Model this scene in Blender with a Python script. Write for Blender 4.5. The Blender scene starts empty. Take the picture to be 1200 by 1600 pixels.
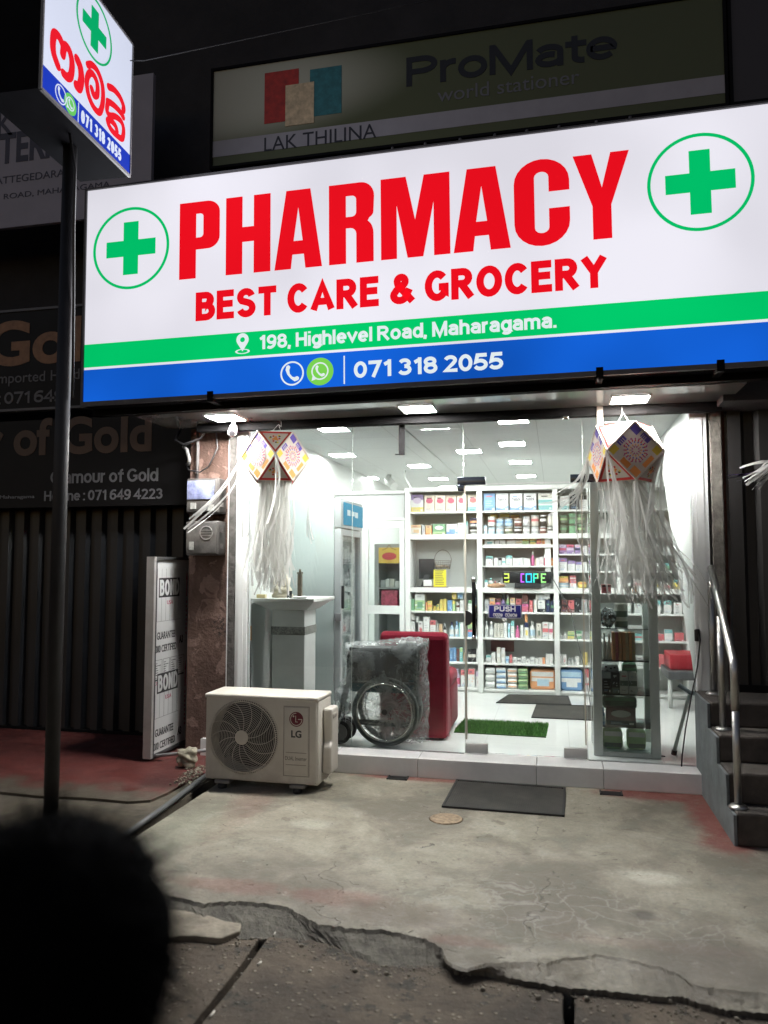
import bpy, bmesh, math, random
from mathutils import Vector as V, Matrix
random.seed(7)
SC = bpy.context.scene
COL = SC.collection
R = math.radians

# ------------------------------------------------------------------ camera, sky, exposure
FPX, YAW, PITCH, EYE = 1190.0, R(12.65), R(3.95), V((0, 0, 1.42))
cam_data = bpy.data.cameras.new('camera')
cam = bpy.data.objects.new('camera', cam_data)
COL.objects.link(cam)
cam.location = EYE
cam.rotation_euler = (R(90) + PITCH, 0, YAW)
cam_data.sensor_fit = 'VERTICAL'
cam_data.sensor_height = 24
cam_data.lens = FPX / 1600 * 24
cam_data.clip_start = 0.02
cam_data.clip_end = 400
cam_data.dof.use_dof = True
cam_data.dof.focus_distance = 5.3
cam_data.dof.aperture_fstop = 1.35
SC.camera = cam

world = bpy.data.worlds.new('World')
SC.world = world
world.use_nodes = True
wn = world.node_tree
sky = wn.nodes.new('ShaderNodeTexSky')
sky.sky_type = 'NISHITA'
sky.sun_disc = False
sky.sun_elevation = R(-4)
sky.sun_rotation = R(200)
bg = wn.nodes['Background']
wn.links.new(sky.outputs[0], bg.inputs[0])
bg.inputs[1].default_value = 3.2

SC.view_settings.view_transform = 'Standard'
SC.view_settings.look = 'None'
SC.view_settings.exposure = 0.0
SC.view_settings.gamma = 1.0
SC.cycles.use_denoising = True
SC.cycles.max_bounces = 10
SC.cycles.diffuse_bounces = 5
SC.cycles.glossy_bounces = 4
SC.cycles.transparent_max_bounces = 24
SC.cycles.sample_clamp_indirect = 6.0
SC.cycles.caustics_reflective = False
SC.cycles.caustics_refractive = False
SC.cycles.blur_glossy = 0.5

LAMP = 102.0          # radiance of the square ceiling panels
LAMP_OUT = 380.0      # the three panels under the soffit outside
SIGN_W = 75.0        # watts leaving the big light box

# ------------------------------------------------------------------ view rays onto real planes
_cy, _sy, _cp, _sp = math.cos(YAW), math.sin(YAW), math.cos(PITCH), math.sin(PITCH)
_R, _F, _U = V((_cy, _sy, 0)), V((-_sy * _cp, _cy * _cp, _sp)), V((_sy * _sp, -_cy * _sp, _cp))
def ray(u, v): return _F + _R * ((u - 600) / FPX) - _U * ((v - 800) / FPX)
def on_z(u, v, z=0.0):
    d = ray(u, v); return EYE + d * ((z - EYE.z) / d.z)
class Plane:
    """A vertical plane: o is a point of it, a its horizontal direction; (s, t, d) = along, up, out."""
    def __init__(self, o, a):
        self.o, self.a = V(o), V(a).normalized(); self.n = self.a.cross(V((0, 0, 1))).normalized(); self.w = self.n.cross(self.a)
    def st(self, u, v):
        d = ray(u, v); k = (self.o - EYE).dot(self.n) / d.dot(self.n); p = EYE + d * k - self.o
        return p.dot(self.a), p.dot(self.w)
    def pt(self, s, t, d=0.0): return self.o + self.a * s + self.w * t + self.n * d
    def M(self):
        m = Matrix.Identity(4)
        for i in range(3):
            m[i][0], m[i][1], m[i][2], m[i][3] = self.a[i], self.w[i], self.n[i], self.o[i]
        return m
def PY(y): return Plane((0, y, 0), (1, 0, 0))
def PX(x): return Plane((x, 0, 0), (0, 1, 0))

# ------------------------------------------------------------------ materials
MATS = {}
def mat(name, col=(.5, .5, .5), rough=.5, metal=0.0, var=0.0, vs=6.0, bump=0.0, bs=60.0, emit=0.0, spec=.5, stretch=None, coat=0.0):
    if name in MATS: return MATS[name]
    m = bpy.data.materials.new(name); m.use_nodes = True
    nt = m.node_tree; b = nt.nodes['Principled BSDF']
    b.inputs['Base Color'].default_value = (*col, 1)
    b.inputs['Roughness'].default_value = rough
    b.inputs['Metallic'].default_value = metal
    b.inputs['Specular IOR Level'].default_value = spec
    b.inputs['Coat Weight'].default_value = coat
    if emit:
        b.inputs['Emission Color'].default_value = (*col, 1)
        b.inputs['Emission Strength'].default_value = emit
    if var or bump:
        tc = nt.nodes.new('ShaderNodeTexCoord'); vec = tc.outputs['Object']
        if stretch:
            mp = nt.nodes.new('ShaderNodeMapping'); mp.inputs['Scale'].default_value = stretch
            nt.links.new(vec, mp.inputs[0]); vec = mp.outputs[0]
    if var:
        n = nt.nodes.new('ShaderNodeTexNoise'); n.inputs['Scale'].default_value = vs
        n.inputs['Detail'].default_value = 8; n.inputs['Roughness'].default_value = .65
        nt.links.new(vec, n.inputs['Vector'])
        rp = nt.nodes.new('ShaderNodeValToRGB')
        rp.color_ramp.elements[0].position = .3; rp.color_ramp.elements[1].position = .7
        rp.color_ramp.elements[0].color = (*[c * (1 - var) for c in col], 1)
        rp.color_ramp.elements[1].color = (*[min(1, c * (1 + var)) for c in col], 1)
        nt.links.new(n.outputs['Fac'], rp.inputs[0]); nt.links.new(rp.outputs[0], b.inputs['Base Color'])
        mr = nt.nodes.new('ShaderNodeMapRange'); mr.inputs[3].default_value = max(.03, rough - .1); mr.inputs[4].default_value = min(1, rough + .15)
        nt.links.new(n.outputs['Fac'], mr.inputs[0]); nt.links.new(mr.outputs[0], b.inputs['Roughness'])
    if bump:
        n2 = nt.nodes.new('ShaderNodeTexNoise'); n2.inputs['Scale'].default_value = bs; n2.inputs['Detail'].default_value = 6
        nt.links.new(vec, n2.inputs['Vector'])
        bp = nt.nodes.new('ShaderNodeBump'); bp.inputs['Strength'].default_value = bump; bp.inputs['Distance'].default_value = .01
        nt.links.new(n2.outputs['Fac'], bp.inputs['Height']); nt.links.new(bp.outputs[0], b.inputs['Normal'])
    MATS[name] = m
    return m
class NG:
    """small node-graph writer"""
    def __init__(self, m):
        m.use_nodes = True; self.t = m.node_tree; self.b = self.t.nodes['Principled BSDF']
        self.pos = self.new('ShaderNodeTexCoord').outputs['Object']
    def new(self, k, **kw):
        n = self.t.nodes.new(k)
        for a, v in kw.items(): setattr(n, a, v)
        return n
    def put(self, sock, v):
        if hasattr(v, 'is_linked') or isinstance(v, bpy.types.NodeSocket): self.t.links.new(v, sock)
        elif isinstance(v, (tuple, list)) and sock.type == 'RGBA': sock.default_value = (*v[:3], 1)
        else: sock.default_value = v
    def math(self, op, a, b=0.0, clamp=False):
        n = self.new('ShaderNodeMath', operation=op, use_clamp=clamp); self.put(n.inputs[0], a); self.put(n.inputs[1], b); return n.outputs[0]
    def noise(self, scale, detail=6, rough=.6, dist=0.0, vec=None):
        n = self.new('ShaderNodeTexNoise'); self.put(n.inputs['Vector'], vec or self.pos)
        n.inputs['Scale'].default_value = scale; n.inputs['Detail'].default_value = detail
        n.inputs['Roughness'].default_value = rough; n.inputs['Distortion'].default_value = dist
        return n.outputs['Fac']
    def noise_col(self, scale, vec=None):
        n = self.new('ShaderNodeTexNoise'); self.put(n.inputs['Vector'], vec or self.pos)
        n.inputs['Scale'].default_value = scale; n.inputs['Detail'].default_value = 5
        return n.outputs['Color']
    def ramp(self, x, lo, hi, a=0.0, b=1.0, smooth=True):
        n = self.new('ShaderNodeMapRange', clamp=True); n.interpolation_type = 'SMOOTHSTEP' if smooth else 'LINEAR'
        for i, v in enumerate((x, lo, hi, a, b)): self.put(n.inputs[i], v)
        return n.outputs[0]
    def mix(self, f, a, b, mode='MIX'):
        n = self.new('ShaderNodeMix', data_type='RGBA', blend_type=mode); self.put(n.inputs[0], f); self.put(n.inputs[6], a); self.put(n.inputs[7], b); return n.outputs[2]
    def vmath(self, op, a, b):
        n = self.new('ShaderNodeVectorMath', operation=op); self.put(n.inputs[0], a); self.put(n.inputs[1], b); return n.outputs[0]
    def xyz(self, vec=None):
        n = self.new('ShaderNodeSeparateXYZ'); self.put(n.inputs[0], vec or self.pos); return n.outputs
    def blob(self, x, y, rx, ry, soft=.6, wob=.5, ns=9.0):
        """1 inside an uneven ellipse on the ground"""
        d = self.vmath('MULTIPLY', self.vmath('SUBTRACT', self.pos, (x, y, 0)), (1 / rx, 1 / ry, 0))
        n = self.new('ShaderNodeVectorMath', operation='LENGTH'); self.put(n.inputs[0], d)
        r = self.math('ADD', n.outputs['Value'], self.math('MULTIPLY', self.math('SUBTRACT', self.noise(ns), .5), wob * 2))
        return self.ramp(r, 1 - soft, 1 + soft * .4, 1.0, 0.0)
    def bump(self, h, strength=.4, dist=.01, normal=None):
        n = self.new('ShaderNodeBump'); n.inputs['Strength'].default_value = strength; n.inputs['Distance'].default_value = dist
        self.put(n.inputs['Height'], h)
        if normal is not None: self.put(n.inputs['Normal'], normal)
        return n.outputs[0]
    def voronoi_edge(self, scale, vec=None):
        n = self.new('ShaderNodeTexVoronoi', feature='DISTANCE_TO_EDGE'); n.inputs['Scale'].default_value = scale
        self.put(n.inputs['Vector'], vec or self.pos); return n.outputs['Distance']
    def voronoi(self, scale, vec=None, out='Distance'):
        n = self.new('ShaderNodeTexVoronoi'); n.inputs['Scale'].default_value = scale
        self.put(n.inputs['Vector'], vec or self.pos); return n.outputs[out]
def emit_mat(name, col, s=1.0, grad=0.0):
    if name in MATS: return MATS[name]
    m = bpy.data.materials.new(name); m.use_nodes = True; g = NG(m)
    g.b.inputs['Base Color'].default_value = (*[c * .25 for c in col], 1); g.b.inputs['Roughness'].default_value = .85; g.b.inputs['Specular IOR Level'].default_value = .1
    if grad:   # the tubes behind the translucent face: a little brighter in the middle than at the rim
        n = g.noise(.9, 2, .4); f = g.ramp(n, .3, .7, s * (1 - grad), s * (1 + grad * .4)); g.put(g.b.inputs['Emission Strength'], f)
    else: g.b.inputs['Emission Strength'].default_value = s
    g.b.inputs['Emission Color'].default_value = (*col, 1)
    MATS[name] = m; return m
def glass_mat(name, tint=(.95, .98, .97), f=1.0, rough=.0):
    if name in MATS: return MATS[name]
    m = bpy.data.materials.new(name); m.use_nodes = True; t = m.node_tree; t.nodes.remove(t.nodes['Principled BSDF'])
    tr = t.nodes.new('ShaderNodeBsdfTransparent'); tr.inputs[0].default_value = (*tint, 1)
    gl = t.nodes.new('ShaderNodeBsdfGlossy'); gl.inputs['Roughness'].default_value = rough
    fr = t.nodes.new('ShaderNodeFresnel'); fr.inputs[0].default_value = 1.45
    mu = t.nodes.new('ShaderNodeMath'); mu.operation = 'MULTIPLY'; mu.inputs[1].default_value = f
    mx = t.nodes.new('ShaderNodeMixShader'); t.links.new(fr.outputs[0], mu.inputs[0]); t.links.new(mu.outputs[0], mx.inputs[0])
    t.links.new(tr.outputs[0], mx.inputs[1]); t.links.new(gl.outputs[0], mx.inputs[2])
    t.links.new(mx.outputs[0], t.nodes['Material Output'].inputs[0])
    MATS[name] = m; return m
def film_mat(name, col=(.8, .85, .85), a=.35, ns=14):
    """thin wrinkled plastic or tissue: lets part of the light straight through"""
    if name in MATS: return MATS[name]
    m = bpy.data.materials.new(name); m.use_nodes = True; g = NG(m); b = g.b
    b.inputs['Base Color'].default_value = (*col, 1); b.inputs['Roughness'].default_value = .22
    n = g.noise(ns, 6, .7, .6); g.put(b.inputs['Alpha'], g.ramp(n, .36, .78, a * .5, a * 1.45))
    g.put(b.inputs['Normal'], g.bump(g.noise(ns * 1.2, 3, .45, .4), .3, .02))
    MATS[name] = m; return m

# ------------------------------------------------------------------ mesh builder
def _ar(cx, cy, rx, ry, a0, a1, n=9): return [(cx + rx * math.cos(math.radians(a0 + (a1 - a0) * i / n)), cy + ry * math.sin(math.radians(a0 + (a1 - a0) * i / n))) for i in range(n + 1)]
def _O(w, y0=0.0, y1=1.0): c = (y0 + y1) / 2; return (_ar(w / 2, c, w / 2, (y1 - y0) / 2, 90, 436, 22), True)
_L = lambda *p: (list(p), False)
_X = .70
SANS = {
 'A': (.62, [_L((-.02, -.1), (.31, .98), (.64, -.1)), _L((.10, .26), (.52, .26))]),
 'B': (.5, [_L((0, -.12), (0, 1.12)), (([(0, 1), (.26, 1)] + _ar(.27, .77, .20, .23, 90, -90) + [(0, .54)]), False), (([(.0, .54), (.28, .54)] + _ar(.28, .27, .24, .27, 90, -90) + [(0, 0)]), False)]),
 'C': (.54, [(_ar(.29, .5, .29, .5, 38, 322, 18), False)]),
 'D': (.52, [_L((0, -.12), (0, 1.12)), (([(0, 1), (.2, 1)] + _ar(.2, .5, .33, .5, 90, -90, 14) + [(0, 0)]), False)]),
 'E': (.44, [_L((0, -.12), (0, 1.12)), _L((0, 1), (.54, 1)), _L((0, .53), (.50, .53)), _L((0, 0), (.55, 0))]),
 'G': (.58, [((_ar(.30, .5, .30, .5, 42, 330, 18) + [(.575, .24), (.575, .44), (.36, .44)]), False)]),
 'H': (.5, [_L((0, -.12), (0, 1.12)), _L((.5, -.12), (.5, 1.12)), _L((0, .53), (.5, .53))]),
 'L': (.42, [_L((0, 1.12), (0, 0), (.52, 0))]),
 'M': (.66, [_L((0, -.12), (0, 1.12)), _L((.66, -.12), (.66, 1.12)), _L((.02, 1.02), (.33, -.06), (.64, 1.02))]),
 'N': (.5, [_L((0, -.12), (0, 1.12)), _L((.5, -.12), (.5, 1.12)), _L((.0, 1.06), (.5, -.06))]),
 'O': (.62, [_O(.62)]), 'P': (.48, [_L((0, -.12), (0, 1.12)), (([(0, 1), (.24, 1)] + _ar(.25, .74, .22, .26, 90, -90) + [(0, .48)]), False)]),
 'R': (.52, [_L((0, -.12), (0, 1.12)), (([(0, 1), (.26, 1)] + _ar(.27, .75, .20, .25, 90, -90) + [(0, .5)]), False), _L((.22, .5), (.55, -.1))]),
 'S': (.48, [(([(.46, .80)] + _ar(.24, .76, .22, .24, 20, 225, 10) + _ar(.25, .25, .24, .26, 62, -165, 12)), False)]),
 'T': (.5, [_L((-.09, 1), (.59, 1)), _L((.25, 1), (.25, -.12))]),
 'U': (.5, [(([(0, 1.12), (0, .3)] + _ar(.25, .27, .25, .27, 180, 360) + [(.5, 1.12)]), False)]),
 'Y': (.54, [_L((-.04, 1.1), (.27, .5), (.58, 1.1)), _L((.27, .52), (.27, -.12))]),
 '&': (.58, [(([(.66, -.06), (.16, .66)] + _ar(.27, .82, .14, .18, 200, -35, 10) + [(.30, .60), (.10, .45)] + _ar(.22, .22, .22, .22, 140, 330, 10) + [(.56, .48)]), False)]),
 '0': (.42, [_O(.42)]), '1': (.26, [_L((.22, -.12), (.22, 1.1)), _L((.24, 1.0), (.0, .78))]),
 '2': (.42, [((_ar(.21, .76, .20, .24, 165, -20, 9) + [(.32, .5), (.02, 0.0), (.50, 0)]), False)]),
 '3': (.42, [((_ar(.20, .77, .19, .23, 160, -90, 10)), False), ((_ar(.20, .27, .22, .27, 90, -160, 11)), False)]),
 '4': (.44, [_L((.34, -.12), (.34, 1.0), (-.02, .28), (.54, .28))]), '5': (.42, [(([(.46, 1), (.08, 1), (.02, .52)] + _ar(.19, .29, .23, .30, 115, -155, 11)), False)]),
 '6': (.42, [_O(.42, 0, .60), ((_ar(.30, .5, .30, .52, 60, 180, 8)), False)]), '7': (.42, [_L((-.06, 1), (.42, 1), (.14, -.12))]),
 '8': (.42, [_O(.38, .54, 1), _O(.42, 0, .54)]), '9': (.42, [_O(.42, .40, 1), ((_ar(.12, .5, .30, .52, 0, -120, 8)), False)]),
 'a': (.38, [((_ar(.19, .50, .19, .20, 165, 0, 8) + [(.38, -.12)]), False), ((_ar(.19, .2, .19, .2, 60, 350, 14)), False)]),
 'd': (.4, [_O(.40, 0, _X), _L((.42, -.12), (.42, 1.12))]), 'e': (.42, [(([(.02, .36), (.41, .36)] + _ar(.21, .35, .21, .35, 12, 318, 16)), False)]),
 'g': (.4, [_O(.40, 0, _X), (([(.42, .82), (.42, -.08)] + _ar(.21, -.08, .21, .2, 0, -150, 8)), False)]),
 'f': (.22, [(([(.12, -.12), (.12, .8)] + _ar(.26, .84, .14, .16, 180, 85, 5)), False), _L((-.06, .68), (.32, .68))]),
 'h': (.38, [_L((0, -.12), (0, 1.12)), ((_ar(.19, .48, .19, .22, 180, 0, 8) + [(.38, -.12)]), False)]),
 'i': (.0, [_L((0, -.12), (0, .80)), _L((0, .98), (0, 1.14))]), 'l': (.0, [_L((0, -.12), (0, 1.12))]),
 'm': (.68, [_L((0, -.12), (0, .80)), ((_ar(.17, .50, .17, .20, 180, 0, 7) + [(.34, -.12)]), False), ((_ar(.51, .50, .17, .20, 180, 0, 7) + [(.68, -.12)]), False)]),
 'n': (.38, [_L((0, -.12), (0, .80)), ((_ar(.19, .48, .19, .22, 180, 0, 8) + [(.38, -.12)]), False)]), 'o': (.42, [_O(.42, 0, _X)]),
 'r': (.18, [_L((0, -.12), (0, .80)), ((_ar(.20, .42, .20, .28, 180, 80, 6)), False)]), 't': (.2, [(([(.1, 1.0), (.1, .16)] + _ar(.24, .14, .14, .15, 180, 280, 5)), False), _L((-.06, .68), (.3, .68))]),
 'u': (.38, [(([(0, .8), (0, .24)] + _ar(.19, .22, .19, .22, 180, 360, 8) + [(.38, .8)]), False)]), 'v': (.38, [_L((-.06, .8), (.19, .04), (.44, .8))]),
 ',': (.0, [_L((.0, .08), (-.04, -.26))]), '.': (.0, [_L((0, -.12), (0, .08))]), ':': (.0, [_L((0, -.12), (0, .08)), _L((0, .58), (0, .78))]),
}
class MB:
    def __init__(self, M=None): self.v, self.f, self.mi, self.sm, self.M = [], [], [], [], M
    def add(self, verts, faces, m=0, smooth=False):
        k = len(self.v); self.v += [V(p) for p in verts]
        for f in faces: self.f.append([i + k for i in f]); self.mi.append(m); self.sm.append(smooth)
        return self
    def box(self, x0, x1, y0, y1, z0, z1, m=0):
        p = [(x, y, z) for z in (z0, z1) for y in (y0, y1) for x in (x0, x1)]
        return self.add(p, [(0, 2, 3, 1), (4, 5, 7, 6), (0, 1, 5, 4), (2, 6, 7, 3), (0, 4, 6, 2), (1, 3, 7, 5)], m)
    def rbox(self, x0, x1, y0, y1, z0, z1, r=.01, m=0, seg=3):
        """box with every edge rounded"""
        bm = bmesh.new(); bmesh.ops.create_cube(bm, size=1)
        for q in bm.verts: q.co = V(((x0, x1)[q.co.x > 0], (y0, y1)[q.co.y > 0], (z0, z1)[q.co.z > 0]))
        r = min(r, (x1 - x0) * .45, (y1 - y0) * .45, (z1 - z0) * .45)
        bmesh.ops.bevel(bm, geom=list(bm.edges), offset=r, segments=seg, affect='EDGES', profile=.5)
        self.add([q.co.copy() for q in bm.verts], [[q.index for q in f.verts] for f in bm.faces], m, True); bm.free(); return self
    def prism(self, poly, d0, d1, m=0, smooth=False):
        """2-D outline (anticlockwise) between heights d0 and d1 along local z"""
        n = len(poly); p = [(x, y, d0) for x, y in poly] + [(x, y, d1) for x, y in poly]
        self.add(p, [list(range(n - 1, -1, -1)), list(range(n, 2 * n))], m)
        return self.add(p, [(i, (i + 1) % n, n + (i + 1) % n, n + i) for i in range(n)], m, smooth)
    def cyl(self, a, b, r, n=12, m=0, r2=None, caps=True):
        a, b = V(a), V(b); d = (b - a).normalized(); s = d.orthogonal().normalized(); t = d.cross(s); r2 = r if r2 is None else r2
        c = [(math.cos(2 * math.pi * i / n), math.sin(2 * math.pi * i / n)) for i in range(n)]
        p = [a + s * (x * r) + t * (y * r) for x, y in c] + [b + s * (x * r2) + t * (y * r2) for x, y in c]
        self.add(p, [(i, (i + 1) % n, n + (i + 1) % n, n + i) for i in range(n)], m, True)
        if caps: self.add(p, [list(range(n - 1, -1, -1)), list(range(n, 2 * n))], m)
        return self
    def tube(self, pts, r, n=8, m=0, closed=False, flat=None):
        pts = [V(p) for p in pts]; k = len(pts); P = []; s = None
        for i, p in enumerate(pts):
            d = (pts[(i + 1) % k] - pts[i - 1]) if closed else (pts[min(i + 1, k - 1)] - pts[max(i - 1, 0)])
            d.normalize()
            s = d.orthogonal().normalized() if s is None else (s - d * s.dot(d)).normalized()
            t = d.cross(s); rr = r[i] if isinstance(r, (list, tuple)) else r
            for j in range(n):
                q = s * (math.cos(2 * math.pi * j / n) * rr) + t * (math.sin(2 * math.pi * j / n) * rr)
                P.append(p + q)
        F = [(i * n + j, i * n + (j + 1) % n, ((i + 1) % k) * n + (j + 1) % n, ((i + 1) % k) * n + j) for i in range(k if closed else k - 1) for j in range(n)]
        self.add(P, F, m, True)
        if not closed: self.add(P[:n], [list(range(n - 1, -1, -1))], m); self.add(P[-n:], [list(range(n))], m)
        return self
    def lathe(self, prof, c=(0, 0, 0), n=20, ms=None, m=0, axis='Z'):
        """profile of (radius, height) pairs turned about a vertical axis at c"""
        c = V(c); P = []
        for r, h in prof:
            for j in range(n):
                x, y = r * math.cos(2 * math.pi * j / n), r * math.sin(2 * math.pi * j / n)
                P.append(c + (V((x, y, h)) if axis == 'Z' else V((x, -h, y))))
        for i in range(len(prof) - 1):
            self.add(P, [], 0); k = len(self.v) - len(P)
            for j in range(n):
                self.f.append([k + i * n + j, k + i * n + (j + 1) % n, k + (i + 1) * n + (j + 1) % n, k + (i + 1) * n + j]); self.mi.append(ms[i] if ms else m); self.sm.append(True)
        if prof[0][0] > 1e-4: self.add(P[:n], [list(range(n - 1, -1, -1))], ms[0] if ms else m)
        if prof[-1][0] > 1e-4: self.add(P[-n:], [list(range(n))], ms[-1] if ms else m)
        return self
    def ring(self, cx, cy, ro, ri, d0, d1, n=48, m=0, ey=1.0):
        c = [(math.cos(2 * math.pi * i / n), math.sin(2 * math.pi * i / n) * ey) for i in range(n)]
        P = [(cx + x * r, cy + y * r, d) for d in (d0, d1) for r in (ri, ro) for x, y in c]
        F = []
        for i in range(n):
            j = (i + 1) % n
            F += [(2 * n + i, 3 * n + i, 3 * n + j, 2 * n + j), (n + i, n + j, 3 * n + j, 3 * n + i), (j, i, 2 * n + i, 2 * n + j), (i, j, n + j, n + i)]
        return self.add(P, F, m)
    def disc(self, cx, cy, r, d0, d1, n=36, m=0, ey=1.0):
        return self.prism([(cx + r * math.cos(2 * math.pi * i / n), cy + r * ey * math.sin(2 * math.pi * i / n)) for i in range(n)], d0, d1, m)
    def stroke(self, pts, w, d0, d1, m=0, closed=False, ends=True):
        """a pen stroke of width w along 2-D points, as one raised band with round ends"""
        pts = [V((p[0], p[1])) for p in pts]; k = len(pts); Lp, Rp = [], []
        for i, p in enumerate(pts):
            a = pts[i] - pts[i - 1] if (i or closed) else pts[1] - pts[0]
            b = pts[(i + 1) % k] - pts[i] if (i < k - 1 or closed) else pts[-1] - pts[-2]
            a, b = a.normalized(), b.normalized(); t = (a + b)
            t = t.normalized() if t.length > 1e-6 else a
            nn = V((-t.y, t.x)); c = max(.5, abs(nn.dot(V((-a.y, a.x))))); ww = (w[i] if isinstance(w, (list, tuple)) else w) / 2 / c
            Lp.append(p + nn * ww); Rp.append(p - nn * ww)
        P = [(q.x, q.y, d) for d in (d0, d1) for q in Lp + Rp]; F = []
        for i in range(k if closed else k - 1):
            j = (i + 1) % k
            F += [(2 * k + i, 3 * k + i, 3 * k + j, 2 * k + j), (i, 2 * k + i, 2 * k + j, j), (k + i, k + j, 3 * k + j, 3 * k + i)]
        if not closed and not ends: F += [(0, k, 3 * k, 2 * k), (k - 1, 3 * k - 1, 4 * k - 1, 2 * k - 1)][:0]
        self.add(P, F, m)
        if not closed and ends:
            for i in (0, k - 1):
                ww = (w[i] if isinstance(w, (list, tuple)) else w) / 2
                self.disc(pts[i].x, pts[i].y, ww * .98, d0, d1 - .0004, 14, m)
        return self
    def text(self, body, x0, x1, y0, y1, d0, d1, m=0, bold=.0, space=1.0, res=6):
        """words set in the default face, fitted to the rectangle"""
        c = bpy.data.curves.new('t', 'FONT'); c.body = body; c.offset = bold; c.extrude = .5; c.space_character = space; c.resolution_u = res
        o = bpy.data.objects.new('t', c); me = bpy.data.meshes.new_from_object(o)
        xs = [q.co.x for q in me.vertices]; ys = [q.co.y for q in me.vertices]
        ax, bx, ay, by = min(xs), max(xs), min(ys), max(ys)
        P = [(x0 + (q.co.x - ax) / (bx - ax) * (x1 - x0), y0 + (q.co.y - ay) / (by - ay) * (y1 - y0), d1 if q.co.z > 0 else d0) for q in me.vertices]
        self.add(P, [list(f.vertices) for f in me.polygons], m)
        bpy.data.objects.remove(o); bpy.data.meshes.remove(me); bpy.data.curves.remove(c); return self
    def sans(self, body, x0, x1, y0, y1, d0, d1, m=0, wt=.2):
        """heavy grotesque capitals, lower case and figures drawn with a broad pen, fitted to x0..x1; y0..y1 is the cap height"""
        h = y1 - y0; W = wt * h; gap = .075 * h; n = len(body.replace(' ', '')); sp = body.count(' ')
        kk = (x1 - x0 - n * W - (n - 1 - sp) * gap - sp * .36 * h) / sum(SANS[c][0] for c in body if c != ' ')
        x, c_, e = x0, 0, wt / 2 / (1 - wt)
        for ch in body:
            if ch == ' ': x += .36 * h - gap; continue
            adv, st = SANS[ch]
            for q, cl in st:
                q = [(px, -e if -.15 < py <= -.11 else 1 + e if 1.09 <= py < 1.14 and px in (0, .42, .5, .66, .25, .22) else py) for px, py in q]
                self.stroke([(x + W / 2 + px * kk, y0 + (wt / 2 + py * (1 - wt)) * h) for px, py in q], W, d0, d1 + c_ * 2e-5, m, cl, False)
                if not cl:
                    k = len(q); k0 = len(self.v) - 4 * k
                    self.f += [[k0, k0 + k, k0 + 3 * k, k0 + 2 * k], [k0 + k - 1, k0 + 3 * k - 1, k0 + 4 * k - 1, k0 + 2 * k - 1]]; self.mi += [m, m]; self.sm += [False, False]
                c_ += 1
            x += adv * kk + W + gap
        return self
    def glyph(self, loops, d0, d1, m=0):
        """closed outlines with holes, filled and given thickness"""
        c = bpy.data.curves.new('g', 'CURVE'); c.dimensions = '2D'; c.fill_mode = 'BOTH'; c.extrude = .5
        for lp in loops:
            s = c.splines.new('POLY'); s.points.add(len(lp) - 1); s.use_cyclic_u = True
            for q, (x, y) in zip(s.points, lp): q.co = (x, y, 0, 1)
        o = bpy.data.objects.new('g', c); me = bpy.data.meshes.new_from_object(o)
        self.add([(q.co.x, q.co.y, d1 if q.co.z > 0 else d0) for q in me.vertices], [list(f.vertices) for f in me.polygons], m)
        bpy.data.objects.remove(o); bpy.data.meshes.remove(me); bpy.data.curves.remove(c); return self
    def build(self, name, mats, parent=None, bevel=0.0):
        me = bpy.data.meshes.new(name); off = V((0, 0, 0)); q = parent
        while q is not None: off += q.location; q = q.parent
        P = [(self.M @ p if self.M is not None else p) - off for p in self.v]
        me.from_pydata(P, [], self.f)
        for x in (mats if isinstance(mats, (list, tuple)) else [mats]): me.materials.append(x)
        me.polygons.foreach_set('material_index', self.mi); me.polygons.foreach_set('use_smooth', self.sm); me.update()
        bm = bmesh.new(); bm.from_mesh(me); bmesh.ops.remove_doubles(bm, verts=bm.verts, dist=1e-5)
        loose = [x for x in bm.verts if not x.link_faces]
        if loose: bmesh.ops.delete(bm, geom=loose, context='VERTS')
        bmesh.ops.recalc_face_normals(bm, faces=bm.faces); bm.to_mesh(me); bm.free()
        o = bpy.data.objects.new(name, me); COL.objects.link(o); o.parent = parent
        if bevel:
            bv = o.modifiers.new('edge', 'BEVEL'); bv.width = bevel; bv.segments = 2; bv.limit_method = 'ANGLE'; bv.angle_limit = R(40)
        return o
def build_words(mb, body, name, mt, par):
    """one part for each word of a line: the faces are parted at the widest gaps along the line"""
    nw = len(body.split()); up = list(range(len(mb.v)))
    def find(i):
        while up[i] != i: up[i] = up[up[i]]; i = up[i]
        return i
    for f in mb.f:
        for i in f[1:]: up[find(i)] = find(f[0])
    iv = {}
    for i, p in enumerate(mb.v):
        r = find(i); a, c = iv.get(r, (9e9, -9e9)); iv[r] = (min(a, p.x), max(c, p.x))
    seg = []
    for a, c in sorted(iv.values()):
        if seg and a <= seg[-1][1]: seg[-1][1] = max(seg[-1][1], c)
        else: seg.append([a, c])
    gaps = sorted(range(1, len(seg)), key=lambda k: seg[k - 1][1] - seg[k][0])[:nw - 1]
    cuts = sorted((seg[k - 1][1] + seg[k][0]) / 2 for k in gaps)
    out = None
    for w in range(nw):
        lo, hi = (cuts[w - 1] if w else -9e9), (cuts[w] if w < len(cuts) else 9e9)
        q = MB(mb.M); ix = {}
        for f, m_ in zip(mb.f, mb.mi):
            if lo < mb.v[f[0]].x <= hi: q.f.append([ix.setdefault(i, len(ix)) for i in f]); q.mi.append(m_); q.sm.append(False)
        q.v = [mb.v[i] for i in ix]
        if q.f: out = q.build(name, mt, par)
    return out
def tag(o, label, cat, group=None):
    o['label'] = label; o['category'] = cat
    if group: o['group'] = group
    return o
def thing(name, label, cat, loc=(0, 0, 0), group=None):
    o = bpy.data.objects.new(name, None); COL.objects.link(o); o.location = loc; o.empty_display_size = .1
    return tag(o, label, cat, group)
def struct(o): o['kind'] = 'structure'; return o
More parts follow.
